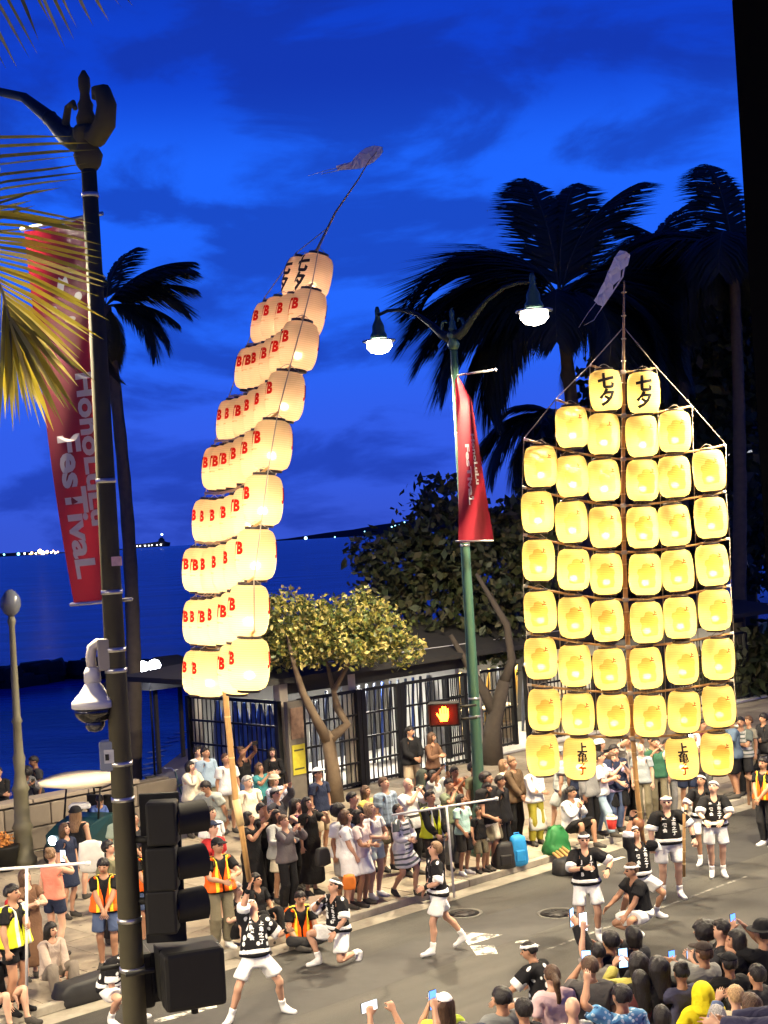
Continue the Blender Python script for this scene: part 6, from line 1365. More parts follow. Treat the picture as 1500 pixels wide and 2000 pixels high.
P('dancer in a dotted coat crouching half behind the olive post', ('f',226,1992), 60, kit(band=False), 'light', ('short_hair','black'),
    dict(hip=(0,.05,-.45), lean=45, head=(0,20), legL=((.2,-.25,.085),(.5,-1,.2)), legR=((.2,-.1,.085),(.5,-1,.2)), arms=A(.2,-.45,1.0)), 1.62, group=GK)
# --- marshals
f1_ = at(('f',36,1978),1.76); r1_ = reach(f1_, 62, 1.76, D(53,1806,f1_.y-.28))
v1 = person('marshal in a bright yellow vest holding a white T-shaped barrier pole at left', (f1_.x,f1_.y), 62, [('tee',K),('vest',YEL,'vest'),('mini_shorts',K),('shoe',K)], 'tan', ('short_hair','black'),
    dict(head=(14,0), armL=((r1_[0],r1_[1],r1_[2]),(.5,.4,-.8),'abs'), armR=A(.26,-.12,.90)), 1.76, 1.08, group=GV, fingers=70)
P('marshal in an orange vest and denim shorts, hands clasped, head bowed', ('f',213,1892), 8, [('tee',K),('vest',ORG,'vest'),('shorts',DEN),('shoe',SHK)], 'tan', ('messy_hair','black'), dict(head=(-8,14), arms=A(.02,-.27,.98,.8,.3,-.2)), 1.66, group=GV)
P('marshal in an orange vest and dark trousers standing behind the pole balancer', ('f',437,1868), 30, [('tee',K),('vest',ORG,'vest'),('trousers',KH),('shoe',WHT),('cap',K)], 'tan', ('short_hair','black'), dict(head=(14,0), armL=A(.10,-.34,1.20,.8,.3,-.6), armR=A(.06,-.32,1.12,.8,.3,-.6)), 1.70, group=GV)
P('marshal in an orange vest sitting cross-legged on the road with a cardboard sheet', ('f',590,1848), 20, [('tee',K),('vest',ORG,'vest'),('trousers',DK),('shoe',SHK)], 'tan', ('short_hair','black'), dj(CROSS, dict(arms=A(.10,-.34,1.06,.8,.3,-.4), head=(0,-4))), 1.66, z=0.0, group=GV)
f5_ = at(('f',852,1735),1.72); r5_ = reach(f5_, 34, 1.72, D(876,1640,f5_.y-.25))
v5 = person('marshal in a yellow vest holding a white T-shaped barrier behind the striding dancer', (f5_.x,f5_.y), 34, [('long_sleeve',K),('vest',YEL,'vest'),('trousers',DK),('shoe',K)], 'tan', ('short_hair','black'),
    dict(head=(10,-10), armL=((r5_[0],r5_[1],r5_[2]),(.5,.4,-.8),'abs'), armR=A(.12,-.30,1.0)), 1.72, group=GV, fingers=70)
P('marshal in an orange vest cut off by the right edge', ('f',1500,1652), -40, [('tee',K),('vest',ORG,'vest'),('trousers',DK),('shoe',WHT)], 'tan', ('short_hair','black'), dict(arms=CLASP), 1.70, group=GV)
P('marshal in an orange vest glimpsed between the olive post and the signal', ('h',283,1655), 30, [('tee',K),('vest',ORG,'vest'),('shorts',DEN),('shoe',K)], 'tan', ('short_hair','black'), dict(arms=CLASP, head=(20,-10)), 1.64, group=GV)
# --- far pavement, left
def F(label, spec, yaw, wear, tone='light', hair=('short_hair','black'), pose=None, h=1.66, **kw):
    g = at(spec, h)
    if sp(Vector((g.x,g.y,0)))[1] < 18.85:      # keep them on the pavement: step back along the line of sight
        k = 18.85/sp(Vector((g.x,g.y,0)))[1]; spec = ('w', g.x*k, g.y*k)
    return P(label, spec, yaw, wear+[('shoe',SHK if kw.pop('sh', 1) else WHT)], tone, hair, dict(pose or {}), h, group=GF, **kw)
F('man in a dark shirt and shorts standing sideways by the sea wall', ('h',68,1486), -60, [('tee',(.03,.03,.035)),('long_shorts',DK)], 'brown', pose=dict(armR=ONE, head=(0,15)), h=1.76)
pL = F('person in grey leaning over a glowing phone at the sea wall', ('h',44,1502), 40, [('jacket',(.10,.10,.11)),('long_shorts',DK)], 'brown', ('afro','black'), dict(lean=25, arms=ONE, head=(0,25)), 1.68)
F('person in black cut off by the left edge above the flower pots', ('h',-4,1508), 20, [('long_sleeve',K),('trousers',K)], 'tan', pose=dict(arms=FOLD), h=1.7)
F('woman in a black dress and dark hat carrying a white cloth tote, seen from behind', ('h',148,1588), 165, [('tank',K),('skirt',K),('bucket_hat',K)], 'light', ('long_hair','lightbrown'), dict(armL=SIDE, head=(10,-5)), 1.66)
pT = F('woman in a coral tank top and navy shorts, filming with her back turned', ('f',112,1868), 160, [('tank',CORAL),('mini_shorts',NV)], 'pale', ('bun','lightbrown'), dict(armR=ONE, armL=SIDE, head=(0,-12)), 1.70)
F('man in a blue T-shirt sitting on the wall with bowed head', ('f',200,1668), 10, [('tee',BLU),('long_shorts',KH)], 'tan', ('short_hair','black'), dj(CHAIR, dict(arms=A(.06,-.34,1.0), head=(0,30))), 1.68)
F('woman in an olive shirt and glasses looking up to the right', ('h',214,1656), 55, [('loose_tee',OL),('trousers',DK)], 'light', ('messy_hair','black'), dict(head=(15,-12)), 1.62)
F('woman in a brown dress clapping behind the yellow vested marshal', ('h',52,1712), 50, [('long_dress',BRN)], 'pale', ('long_hair','brown'), dict(arms=CLAP, head=(10,-20)), 1.62)
F('long-haired woman in grey sitting on the kerb behind the barrier pole', ('f',104,1925), 42, [('long_sleeve',(.45,.36,.30)),('trousers',(.20,.17,.14))], 'light', ('long_hair','black'), dj(SEAT, dict(arms=A(.10,-.34,1.02), head=(15,-6))), 1.60, z=HSW-.10)
F('spectator in black sitting on the kerb, cut off at the lower left edge', ('f',-8,1985), 70, [('tee',K),('mini_shorts',K)], 'pale', ('short_hair','black'), dj(SEAT, dict(arms=A(.10,-.34,1.02))), 1.66, z=HSW-.10)
F('spectator behind the olive post in a dark top', ('h',262,1600), 50, [('tee',DK),('trousers',DEN)], 'tan', ('short_hair','black'), dict(arms=CLASP, head=(20,-14)))
F('woman in a light cardigan standing at the side gate, dark bob', ('h',372,1497), 40, [('jacket',CRM),('long_skirt',LG)], 'pale', ('bob','black'), dict(armL=A(.06,-.25,1.2), armR=CHIN, head=(6,-5)), 1.62)
F('person in black and a dark hat right behind the light cardigan', ('h',387,1468), 40, [('tee',W),('trousers',K)], 'pale', ('messy_hair','black'), dict(head=(10,-10)), 1.70)
F('man in a grey T-shirt bending left with an outstretched arm', ('h',414,1528), -30, [('loose_tee',(.34,.37,.34)),('long_shorts',KH)], 'tan', ('short_hair','black'), dict(lean=24, armR=A(.52,-.34,1.12,.3,.5,-.5), head=(-20,8)), 1.74)
F('young man in a white T-shirt with backpack straps behind the bamboo pole', ('h',442,1482), 30, [('loose_tee',W),('long_shorts',TAN_)], 'tan', ('short_hair','brown'), dict(head=(20,-18)), 1.72)
pA = F('brown-skinned woman in a black tank top holding a phone up by the gate', ('h',475,1468), 44, [('tank',K),('mini_shorts',DEN)], 'brown', ('bun','brown'), dict(arms=HIGH, head=(0,-20)), 1.66)
F('stocky man in a cream polo shirt behind the pole socket', ('h',484,1527), 40, [('tee',CRM),('long_shorts',TAN_)], 'pale', ('short_hair','grey'), dict(head=(20,-2)), 1.74, wide=1.16)
F('woman with folded hands in a black cropped jacket and pale skirt by the notice board', ('h',532,1470), 20, [('jacket',K),('long_skirt',(.45,.44,.48))], 'pale', ('long_hair','black'), dict(arms=A(.02,-.24,1.18), head=(-10,-8)), 1.64)
F('person in a floral blouse and pale knitted hat below the notice board', ('h',536,1524), 50, [('loose_tee',(.45,.40,.48),'floral'),('trousers',GY_),('bucket_hat',(.38,.34,.26))], 'light', ('bob','lightbrown'), dict(arms=ONE), 1.58)
pB = F('woman in black with a white phone and loose hair, left of the forked tree', ('h',576,1572), 60, [('tank',K),('trousers',K)], 'pale', ('long_hair','black'), dict(arms=A(.05,-.36,1.44), head=(12,-4)), 1.62)
pC_ = F('woman in a black dress, bare shoulder, filming above the crowd', ('h',488,1598), 48, [('long_dress',K)], 'tan', ('bob','black'), dict(armL=HIGH, armR=ONE, head=(16,-16)), 1.64)
F('person in black photographing behind the bare-shouldered woman', ('h',512,1582), 46, [('long_sleeve',K),('trousers',K)], 'light', ('messy_hair','black'), dict(arms=A(.06,-.30,1.56), head=(0,-10)), 1.68)
F('woman in dark clothes with hands raised, beside the grey hoodie', ('h',556,1604), 50, [('long_sleeve',(.10,.09,.10)),('trousers',K)], 'light', ('short_hair','brown'), dict(arms=A(.07,-.30,1.50), head=(5,-14)), 1.62)
F('tall woman in a long black dress with a shoulder bag, flushed face', ('f',612,1748), 46, [('long_dress',K)], 'light', ('long_hair','black'), dict(armL=A(.14,-.34,1.44), head=(0,-16)), 1.72, fingers=45)
F('woman in a pale grey hoodie and cream skirt, hands before her chest', ('f',552,1762), 40, [('jacket',LG),('skirt',CRM)], 'tan', ('long_hair','black'), dict(arms=A(.10,-.34,1.20), head=(6,-20)), 1.60, wide=1.08)
F('man in a white T-shirt and glasses behind the red shirt', ('h',413,1588), 50, [('loose_tee',W),('long_shorts',TAN_)], 'light', ('short_hair','black'), dict(head=(16,-8)), 1.68)
F('man in a red T-shirt and navy cap at the signal visors', ('h',416,1618), 52, [('loose_tee',RED),('long_shorts',KH),('cap',NV)], 'pale', ('short_hair','brown'), dict(head=(16,-6), armR=A(.25,-.34,1.06)), 1.70)
F('spectator in black seated on the kerb behind the pole balancer, hands raised', ('f',468,1850), 40, [('tee',K),('long_shorts',K)], 'pale', ('short_hair','grey'), dj(SEAT, dict(arms=A(.12,-.30,1.30), head=(10,-10))), 1.66, z=HSW-.10)
F('second black-clad spectator seated low behind the raised arm of the balancer', ('f',505,1818), 44, [('tee',K),('trousers',K)], 'tan', ('messy_hair','black'), dj(SEAT, dict(arms=A(.12,-.34,1.10), head=(10,-20))), 1.60, z=HSW-.10)
# --- far pavement, middle
F('woman in a white knee dress with short dark hair holding an orange bag', ('f',688,1772), 62, [('dress',WHT)], 'light', ('bob','brown'), dict(arms=A(.08,-.16,.90), head=(10,-14)), 1.64, fingers=45)
F('woman in a pale pink blouse and white skirt, arms folded', ('f',712,1768), 56, [('tee',(.72,.58,.54)),('skirt',WHT)], 'tan', ('bob','black'), dict(armL=FOLD, armR=A(-.05,-.22,1.10,.8,.3,-.5), head=(14,-14)), 1.62)
F('man in a black T-shirt and glasses behind the white dresses', ('h',690,1560), 50, [('tee',K),('trousers',K)], 'light', ('short_hair','black'), dict(head=(10,-8)), 1.74)
F('dark-skinned man in a white shirt at the back of the white-clad women', ('h',664,1586), 52, [('loose_tee',W),('long_shorts',GY_)], 'brown', ('afro','black'), dict(head=(16,-8)), 1.68)
F('blond woman in a white cropped top and mint shorts', ('f',736,1752), 44, [('crop',WHT),('mini_shorts',(.62,.74,.70))], 'pale', ('long_hair','blond'), dict(arms=A(.06,-.26,1.14), head=(12,-22)), 1.64, sh=0)
F('woman in a white dress with grey-striped skirt, head tipped back', ('f',792,1748), 54, [('long_sleeve',WHT),('dress',WHT,'stripes')], 'light', ('short_hair','black'), dict(arms=A(.06,-.22,1.10), head=(10,-30), hip=(0,0,-.06), legL=((.10,-.20,.085),(.1,-1,0)), legR=((.12,.16,.10),(.1,-1,0),8,20)), 1.64)
F('bald man in a white polo with black band, holding a camera to his face', ('h',797,1532), 40, [('loose_tee',WHT,'bands'),('trousers',K)], 'pale', (None,'grey'), dict(arms=A(.05,-.28,1.52)), 1.78, wide=1.08)
pD = F('woman in a grey-white top, both arms high with a phone', ('h',848,1516), 40, [('loose_tee',(.50,.52,.50)),('trousers',DEN)], 'brown', ('bob','black'), dict(arms=HIGH, head=(0,-18)), 1.66)
F('person in a green top beside her with hands at the face', ('h',877,1532), 44, [('tee',(.20,.24,.16)),('trousers',GY_)], 'tan', ('short_hair','black'), dict(arms=A(.04,-.20,1.50)), 1.68)
F('man in a black jacket over white, red cloth in hand, against the bars', ('h',800,1428), 30, [('jacket',K),('long_shorts',TAN_)], 'tan', ('short_hair','black'), dict(arms=A(.06,-.27,1.02), head=(30,5)), 1.74)
F('woman in a brown sweater and black shorts below the orange hand signal', ('h',843,1440), 50, [('long_sleeve',BRN),('mini_shorts',K)], 'tan', ('long_hair','brown'), dict(arms=A(.08,-.30,1.20), head=(20,0)), 1.66)
F('girl in a mint T-shirt and dark shorts beside the boy', ('f',910,1722), 50, [('tee',MINT),('long_shorts',DK)], 'tan', ('long_hair','black'), dict(arms=A(.12,-.16,.95), head=(10,-6)), 1.46, sh=0)
F('small boy in a black T-shirt with an orange print and khaki shorts at the kerb', ('f',942,1722), 36, [('tee',K),('long_shorts',KH)], 'tan', ('messy_hair','black'), dict(head=(8,-4)), 1.20)
F('woman in white shorts holding the boy by the shoulders', ('f',962,1712), 40, [('tank',K),('shorts',CRM)], 'tan', ('long_hair','black'), dict(armR=A(.10,-.26,1.06), head=(0,-2)), 1.60)
F('big man in a black T-shirt with a white chest stripe', ('h',952,1534), 50, [('loose_tee',K,'plain'),('long_shorts',KH)], 'tan', ('messy_hair','black'), dict(head=(10,-8)), 1.78, wide=1.14)
F('person in a black hoodie peeking behind the big man', ('h',978,1545), 50, [('jacket',K),('trousers',K)], 'tan', ('short_hair','black'), {}, 1.68)
F('woman in a brown cardigan and black trousers, hands folded, by the blue backpack', ('f',1010,1648), 44, [('jacket',(.10,.065,.04)),('trousers',K)], 'tan', ('bun','lightbrown'), dict(arms=A(.03,-.26,.98), head=(10,-4)), 1.72)
F('woman in a white long-sleeved shirt and mustard trousers with arms crossed', ('f',1050,1650), 40, [('long_sleeve',WHT),('trousers',(.34,.30,.04)),('cap',K)], 'tan', ('bob','black'), dict(armL=FOLD, armR=A(-.05,-.22,1.10,.8,.3,-.5), head=(6,0)), 1.66)
F('person in a grey plaid shirt and pale hat walking behind', ('h',1092,1470), -100, [('loose_tee',(.38,.40,.38),'plaid'),('long_shorts',LG),('bucket_hat',GY_)], 'light', ('short_hair','grey'), dj(WALK), 1.72)
F('person in a navy top and jeans below the town-name lantern', ('h',1128,1474), 150, [('tee',NV),('trousers',DEN)], 'tan', ('short_hair','black'), {}, 1.70)
F('man in a white shirt with backpack straps sitting on the kerb, hands at his chin', ('f',1120,1672), 50, [('long_sleeve',WHT),('long_shorts',K)], 'tan', ('short_hair','black'), dj(SEAT, dict(hip=(0,0,-.55), arms=A(.04,-.22,1.40), head=(12,-6))), 1.70)
F('young man in a white T-shirt and light jeans leaning forward, hands together', ('f',1180,1688), 62, [('loose_tee',WHT),('trousers',LDEN)], 'light', ('short_hair','black'), dict(lean=6, arms=A(.05,-.30,1.24), head=(10,-10), legL=((.10,.10,.085),(.1,-1,0)), legR=((.12,-.26,.085),(.1,-1,0))), 1.70)
F('man in a navy polo and black shorts carrying a red popcorn bucket', ('f',1212,1672), 24, [('loose_tee',NV),('long_shorts',K)], 'light', ('short_hair','black'), dict(armR=A(.10,-.28,1.04), head=(-6,-2)), 1.76, wide=1.05)
F('bald man in a grey T-shirt right of the upright pole', ('h',1256,1532), -20, [('tee',(.30,.33,.35)),('trousers',KH)], 'pale', (None,'grey'), dict(head=(20,4)), 1.66)
pE = F('woman in a white bucket hat and black top reaching up to film', ('h',1173,1455), 60, [('tee',K),('trousers',TAN_),('bucket_hat',WHT)], 'light', ('bob','black'), dict(arms=A(.10,-.40,1.62,.7,.2,-.6), head=(0,-10)), 1.68)
F('man in a plaid shirt with arms raised behind the lowest crossbar', ('h',1224,1448), 30, [('loose_tee',(.26,.24,.22),'plaid'),('trousers',K)], 'tan', ('short_hair','black'), dict(arms=HIGH, head=(0,-12)), 1.76)
F('man in a camouflage shirt filming behind the lowest crossbar', ('h',1274,1458), 20, [('loose_tee',(.13,.15,.07),'floral'),('trousers',BRN)], 'tan', ('short_hair','black'), dict(arms=ONE), 1.74)
pG = F('person in a cream jacket with a flashing phone under the town-name lantern', ('h',1308,1560), 0, [('jacket',(.60,.52,.36)),('trousers',GY_)], 'tan', ('short_hair','black'), dict(arms=A(.03,-.34,1.56), head=(0,-4)), 1.62)
F('person in a white top and navy shorts behind the right town-name lantern', ('h',1338,1470), 20, [('tee',WHT),('long_shorts',NV)], 'tan', ('short_hair','black'), dict(arms=ONE), 1.74, sh=0)
F('big man in a navy T-shirt and black shorts behind the right lantern edge', ('h',1428,1428), -100, [('loose_tee',(.09,.13,.19)),('long_shorts',K)], 'tan', ('short_hair','black'), dict(arms=A(.16,-.30,1.10)), 1.84, wide=1.2)
F('woman in black seated at right by a paper cup', ('f',1472,1600), -30, [('jacket',K),('trousers',K)], 'tan', ('long_hair','black'), dj(CHAIR, dict(arms=A(.08,-.30,1.06))), 1.64)
F('person in black behind the seated woman, at the right edge', ('h',1494,1452), -60, [('jacket',DK),('trousers',K)], 'tan', ('messy_hair','black'), dict(arms=FOLD), 1.70)
F('passer-by in a maroon shirt behind the eighth lantern row', ('h',1372,1415), 40, [('tee',(.16,.03,.035)),('trousers',GY_)], 'tan', ('short_hair','black'), {}, 1.72)
F('passer-by in khaki strolling far back at the right', ('h',1462,1408), -70, [('tee',(.22,.20,.16)),('long_shorts',KH)], 'tan', ('short_hair','brown'), dj(WALK), 1.72)
# more of the packed rows behind
F('heavy-set man in a light blue shirt at the back by the side gate', ('h',402,1470), 42, [('loose_tee',(.30,.40,.52)),('long_shorts',KH)], 'tan', ('short_hair','black'), dict(head=(8,-8)), 1.72, wide=1.15)
F('young woman in a teal top behind the cream polo', ('h',508,1500), 44, [('tee',(.05,.22,.24)),('long_skirt',DK)], 'tan', ('long_hair','brown'), dict(arms=ONE, head=(4,-12)), 1.60)
F('man in a grey cap and dark jacket between the black-clad photographers', ('h',540,1552), 48, [('jacket',(.06,.06,.07)),('trousers',K),('cap',GY_)], 'light', ('short_hair','black'), dict(armL=HIGH, head=(6,-14)), 1.70)
F('woman in a plum top filming behind the grey hoodie', ('h',584,1572), 50, [('tee',(.16,.05,.13)),('trousers',K)], 'tan', ('bob','black'), dict(arms=A(.05,-.32,1.52), head=(6,-10)), 1.60)
F('man in a white cap and navy shirt in front of the gates', ('h',622,1512), 46, [('tee',NV),('long_shorts',TAN_),('cap',WHT)], 'tan', ('short_hair','black'), dict(head=(10,-12)), 1.74)
F('woman in a yellow sundress at the back, left of the blond woman', ('h',716,1546), 46, [('dress',(.62,.50,.12))], 'tan', ('long_hair','brown'), dict(arms=FOLD, head=(8,-12)), 1.62)
F('man in a checked shirt behind the striped dress', ('h',752,1530), 44, [('loose_tee',(.20,.26,.34),'plaid'),('long_shorts',KH)], 'light', ('short_hair','brown'), dict(head=(10,-14)), 1.74)
F('person in a dark hood behind the yellow vested marshal at the T pole', ('h',826,1516), 46, [('jacket',(.05,.06,.05)),('trousers',K),('hood',(.05,.06,.05))], 'tan', ('short_hair','black'), dict(head=(8,-6)), 1.66)
F('woman in a rust top between the green top and the mint girl', ('h',888,1508), 48, [('tee',(.36,.11,.05)),('trousers',DEN)], 'tan', ('ponytail','black'), dict(arms=ONE), 1.62)
F('man in olive shirt at the back near the green lamp post', ('h',926,1500), 46, [('tee',OL),('trousers',K)], 'tan', ('short_hair','black'), dict(head=(14,-8)), 1.74)
F('woman in a cream blouse behind the brown cardigan', ('h',985,1494), 50, [('tee',CRM),('trousers',DEN)], 'light', ('long_hair','lightbrown'), dict(head=(14,-10)), 1.60)
F('tall man in a grey hoodie left of the bucket hat', ('h',1150,1500), 48, [('jacket',GY_),('trousers',K)], 'brown', ('short_hair','black'), dict(head=(6,-8)), 1.80)
F('woman in a lilac top behind the popcorn bucket', ('h',1196,1480), 34, [('tee',(.40,.32,.48)),('trousers',DEN)], 'pale', ('bob','brown'), dict(arms=ONE), 1.62)
F('man in a dark green polo behind the bald grey man', ('h',1284,1506), 10, [('tee',(.03,.10,.06)),('trousers',KH)], 'tan', ('short_hair','black'), dict(head=(-6,-6)), 1.72)
F('woman with white headscarf right of the flash phone', ('h',1362,1506), -10, [('jacket',(.12,.09,.08)),('long_skirt',DK),('hood',WHT)], 'tan', ('short_hair','black'), dict(arms=CLASP), 1.62)
F('man in a striped shirt at right, behind the gazing dancer', ('h',1450,1480), -30, [('loose_tee',(.40,.40,.40),'stripes'),('long_shorts',DK)], 'tan', ('short_hair','black'), dict(arms=FOLD), 1.74)
F('child in a red T-shirt standing left of the brown dress', ('h',28,1738), 50, [('tee',RED),('long_shorts',DEN)], 'light', ('short_hair','black'), dict(head=(10,-12)), 1.24)
F('woman in a navy dress behind the coral tank top', ('h',128,1620), 60, [('dress',NV)], 'light', ('long_hair','brown'), dict(head=(12,-12)), 1.62)
F('man in a pale green shirt beside the sitting blue T-shirt', ('h',236,1588), 40, [('loose_tee',(.36,.44,.34)),('long_shorts',KH)], 'light', ('short_hair','grey'), dict(head=(16,-10)), 1.74)
# --- near side, seen from behind
def Nn(label, spec, yaw, wear, tone='light', hair=('short_hair','black'), pose=None, h=1.66, **kw): return P(label, spec, yaw, wear+[('trousers',DK),('shoe',SHK)], tone, hair, pose, h, group=GN, **kw)
n1 = Nn('person at the bottom edge holding a phone sideways in both raised hands', ('h',768,2035), -150, [('tee',K)], 'tan', ('messy_hair','black'), dict(arms=A(.13,-.30,1.86,.9,.1,-.4)), 1.62, fingers=45)
n2 = Nn('woman in a white cap and lime top with long hair, filming', ('h',868,1962), -160, [('tee',(.50,.62,.06)),('cap',WHT)], 'tan', ('long_hair','brown'), dict(arms=A(.06,-.38,1.50)), 1.58)
n2b = Nn('dark-haired person behind the white cap with a phone held high', ('h',905,2020), -165, [('tee',K)], 'tan', ('short_hair','black'), dict(armL=A(.16,-.36,1.86,.9,.1,-.3)), 1.66)
Nn('man with short black hair in grey beside the pink blouse', ('h',980,1948), -160, [('tee',(.17,.18,.18))], 'tan', ('short_hair','black'), {}, 1.66, wide=1.08)
Nn('man with black hair just below the crouching dancer', ('h',1022,1972), -150, [('tee',DK)], 'tan', ('messy_hair','black'), {}, 1.62)
Nn('woman in a pale pink blouse with a brown ponytail', ('h',1078,1905), -165, [('loose_tee',(.62,.43,.45))], 'pale', ('ponytail','brown'), dict(head=(-10,0)), 1.66, wide=1.10)
n6 = Nn('man in a charcoal T-shirt holding a lit phone before his face', ('h',1152,1888), -168, [('loose_tee',(.075,.07,.07))], 'tan', ('short_hair','brown'), dict(armL=A(.02,-.36,1.52)), 1.68, wide=1.08)
n7 = Nn('man in a blue flowered aloha shirt with cropped hair, one arm raised', ('h',1214,1945), -160, [('loose_tee',(.10,.28,.52),'floral')], 'tan', ('short_hair','black'), dict(armL=A(.24,-.20,1.76,.9,.3,-.3)), 1.68, wide=1.14)
n8 = Nn('person in a black hoodie stretching a phone high overhead', ('h',1192,1838), -150, [('jacket',K)], 'tan', ('messy_hair','black'), dict(armL=A(.20,-.40,1.88,.8,.2,-.4), armR=A(.16,-.40,1.46)), 1.66)
n8b = Nn('bare-armed person holding a second phone high, left of the black hoodie', ('h',1168,1860), -165, [('tee',(.26,.24,.22))], 'light', ('short_hair','black'), dict(armL=A(.10,-.30,1.95,.8,.2,-.3)), 1.58)
n9 = Nn('woman with very long black hair and a black jacket', ('h',1284,1888), -168, [('jacket',K)], 'tan', ('long_hair','black'), dict(arms=A(.08,-.36,1.50), head=(4,-6)), 1.68, wide=1.12)
n9b = Nn('woman in a mustard top half hidden by the long black hair', ('h',1246,1880), -160, [('long_sleeve',(.45,.40,.10))], 'tan', ('long_hair','black'), dict(arms=A(.10,-.38,1.50)), 1.66)
n10 = Nn('man in a grey sweater raising a phone in both hands', ('h',1374,1862), -140, [('jacket',(.20,.20,.19)),('cap',(.035,.025,.022))], 'tan', ('short_hair','brown'), dict(arms=A(.02,-.46,1.42,.6,.3,-.7)), 1.68)
Nn('person with an afro in a dark top at the front of the near crowd', ('h',1374,1822), -120, [('tee',DK)], 'tan', ('afro','black'), dict(head=(-14,0)), 1.68)
n14 = Nn('man with glasses and black hair in profile, phone in hand', ('h',1408,1816), -105, [('tee',DK)], 'light', ('short_hair','black'), dict(arms=A(.08,-.32,1.32)), 1.74)
n15 = Nn('woman with dark shoulder-length hair in profile beside the glasses man', ('h',1438,1836), -110, [('jacket',K)], 'tan', ('long_hair','black'), dict(arms=A(.08,-.30,1.34)), 1.68)
n16 = Nn('man in a black straw hat with a pale band raising a camera phone', ('h',1490,1822), -150, [('tee',K),('fedora',K)], 'tan', ('short_hair','black'), dict(arms=A(.10,-.34,1.62)), 1.76)
Nn('person in a black cap with a round emblem at the back', ('h',1424,1882), -170, [('jacket',K),('cap',K)], 'tan', ('short_hair','black'), dict(arms=A(.12,-.36,1.30)), 1.62)
n17 = Nn('blond person in a cream and orange shirt behind the yellow poncho', ('h',1436,1945), -150, [('loose_tee',(.70,.58,.38))], 'pale', ('messy_hair','blond'), dict(armL=A(.10,-.36,1.40)), 1.52)
Nn('child in a shiny yellow hooded rain poncho', ('h',1372,1940), -160, [('jacket',(.80,.68,.02)),('long_skirt',(.80,.68,.02)),('hood',(.80,.68,.02))], 'light', ('short_hair','black'), dict(arms=A(.16,-.20,1.1)), 1.46, wide=1.1)
Nn('person in dark clothes at the lower right beside the phones', ('h',1478,1905), -140, [('jacket',DK)], 'tan', ('messy_hair','black'), dict(arms=A(.10,-.34,1.34)), 1.62)
Nn('person with dark hair at the bottom edge between pink blouse and aloha shirt', ('h',1040,2040), -160, [('tee',(.09,.09,.10))], 'tan', ('short_hair','black'), {}, 1.66)
Nn('person in maroon behind the aloha shirt', ('h',1250,1915), -165, [('tee',(.10,.03,.03))], 'tan', ('long_hair','black'), {}, 1.56)
Nn('bald man in a white shirt low between the charcoal shirt and the pink blouse', ('h',1118,1968), -165, [('tee',W)], 'pale', (None,'grey'), {}, 1.62)
Nn('woman in a red jacket at the bottom edge beside the aloha shirt', ('h',1292,1985), -160, [('jacket',(.30,.025,.03))], 'tan', ('bob','black'), {}, 1.56)
Nn('man in a navy cap at the bottom edge left of the grey shirt', ('h',940,2025), -160, [('tee',GY_),('cap',NV)], 'tan', ('short_hair','black'), {}, 1.64)
Nn('person with a topknot bun in a dark blouse near the emblem cap', ('h',1330,1900), -165, [('tee',(.05,.05,.09))], 'tan', ('bun','black'), dict(arms=A(.10,-.34,1.40)), 1.62)
Nn('grey-haired man in a beige shirt at the lower right', ('h',1400,1985), -150, [('tee',TAN_)], 'pale', ('short_hair','grey'), {}, 1.58)
Nn('woman in a denim jacket right of the blond shirt', ('h',1466,1962), -150, [('jacket',DEN)], 'tan', ('long_hair','brown'), dict(armL=A(.14,-.36,1.6)), 1.62)
Nn('person in black just behind the raised phones at centre right', ('h',1236,1828), -150, [('jacket',(.03,.03,.035))], 'tan', ('bob','black'), dict(arms=A(.08,-.34,1.48)), 1.66)
# someone at the corner of the raised terrace by the camera, navy sleeve across the lower right corner
ter = MB().box(tuple(S(2,2.4,.985)), (44,6.2,1.95), M=Matrix.Rotation(A_ST,3,'Z')).build('terrace', M_CONC); ter['kind'] = 'structure'
gq = D(1585,2000,9.2)
person('person on the terrace edge in a navy jacket, sleeve crossing the lower right corner', (gq.x,gq.y), -118, [('jacket',(.02,.02,.05)),('trousers',DK),('shoe',K)], 'tan', ('short_hair','black'), dict(lean=10, armL=A(.10,-.60,1.42,.4,.3,-.6), armR=A(.06,-.62,1.38,.4,.3,-.6)), 1.72, z=1.96, group=GN)
# ------------------------------------------------------------------ things in hands
SCR = [emis('phone_screen_blue',(.35,.60,1.0),2.6), emis('phone_screen_white',(.85,.90,1.0),3.2), emis('phone_screen_sky',(.12,.30,1.0),2.2)]
def phone(pi, sd, label, kind=0, tall=True, s=1.25, off=.10, aim=None):
    p, d, n = pi['hand'](sd, off)
    t = thing('smartphone', label, 'phone', p, 0, 'lit phones in the crowd')
    head = pi['bone']('head', (0,-.05,1.63)); v = (Vector(aim) if aim else head)-p; v.z *= .35
    t.rotation_euler = (0, 0, math.atan2(v.x, -v.y))
    w, h = (.074*s,.152*s) if tall else (.152*s,.074*s)
    MB().box((0,.004,0), (w,.010,h), bev=.003).build('case', M_SIG, t); m = MB()
    m.box((0,-.0035,0), (w*.92,.003,h*.94)); m.build('screen', SCR[kind], t)
    m = MB(); m.box((0,-.0060,-h*.12), (w*.5,.002,h*.35)); m.build('screen_image', SCR[1 if kind != 1 else 0], t)
    return t
phone(n1,'L','phone held sideways with a bright white screen at the bottom edge',1,False,1.35)
phone(n2,'L','upright phone with white screen right of the white cap',1); phone(n2b,'L','upright phone with deep blue screen above the white cap',2)
phone(n6,'L','lit phone in front of the charcoal shirted man\'s head',0,True,1.4); phone(n8,'L','phone raised highest over the black hoodie, left of centre',0,True,1.4); phone(n8b,'L','phone just below the highest raised one',1,True,1.45)
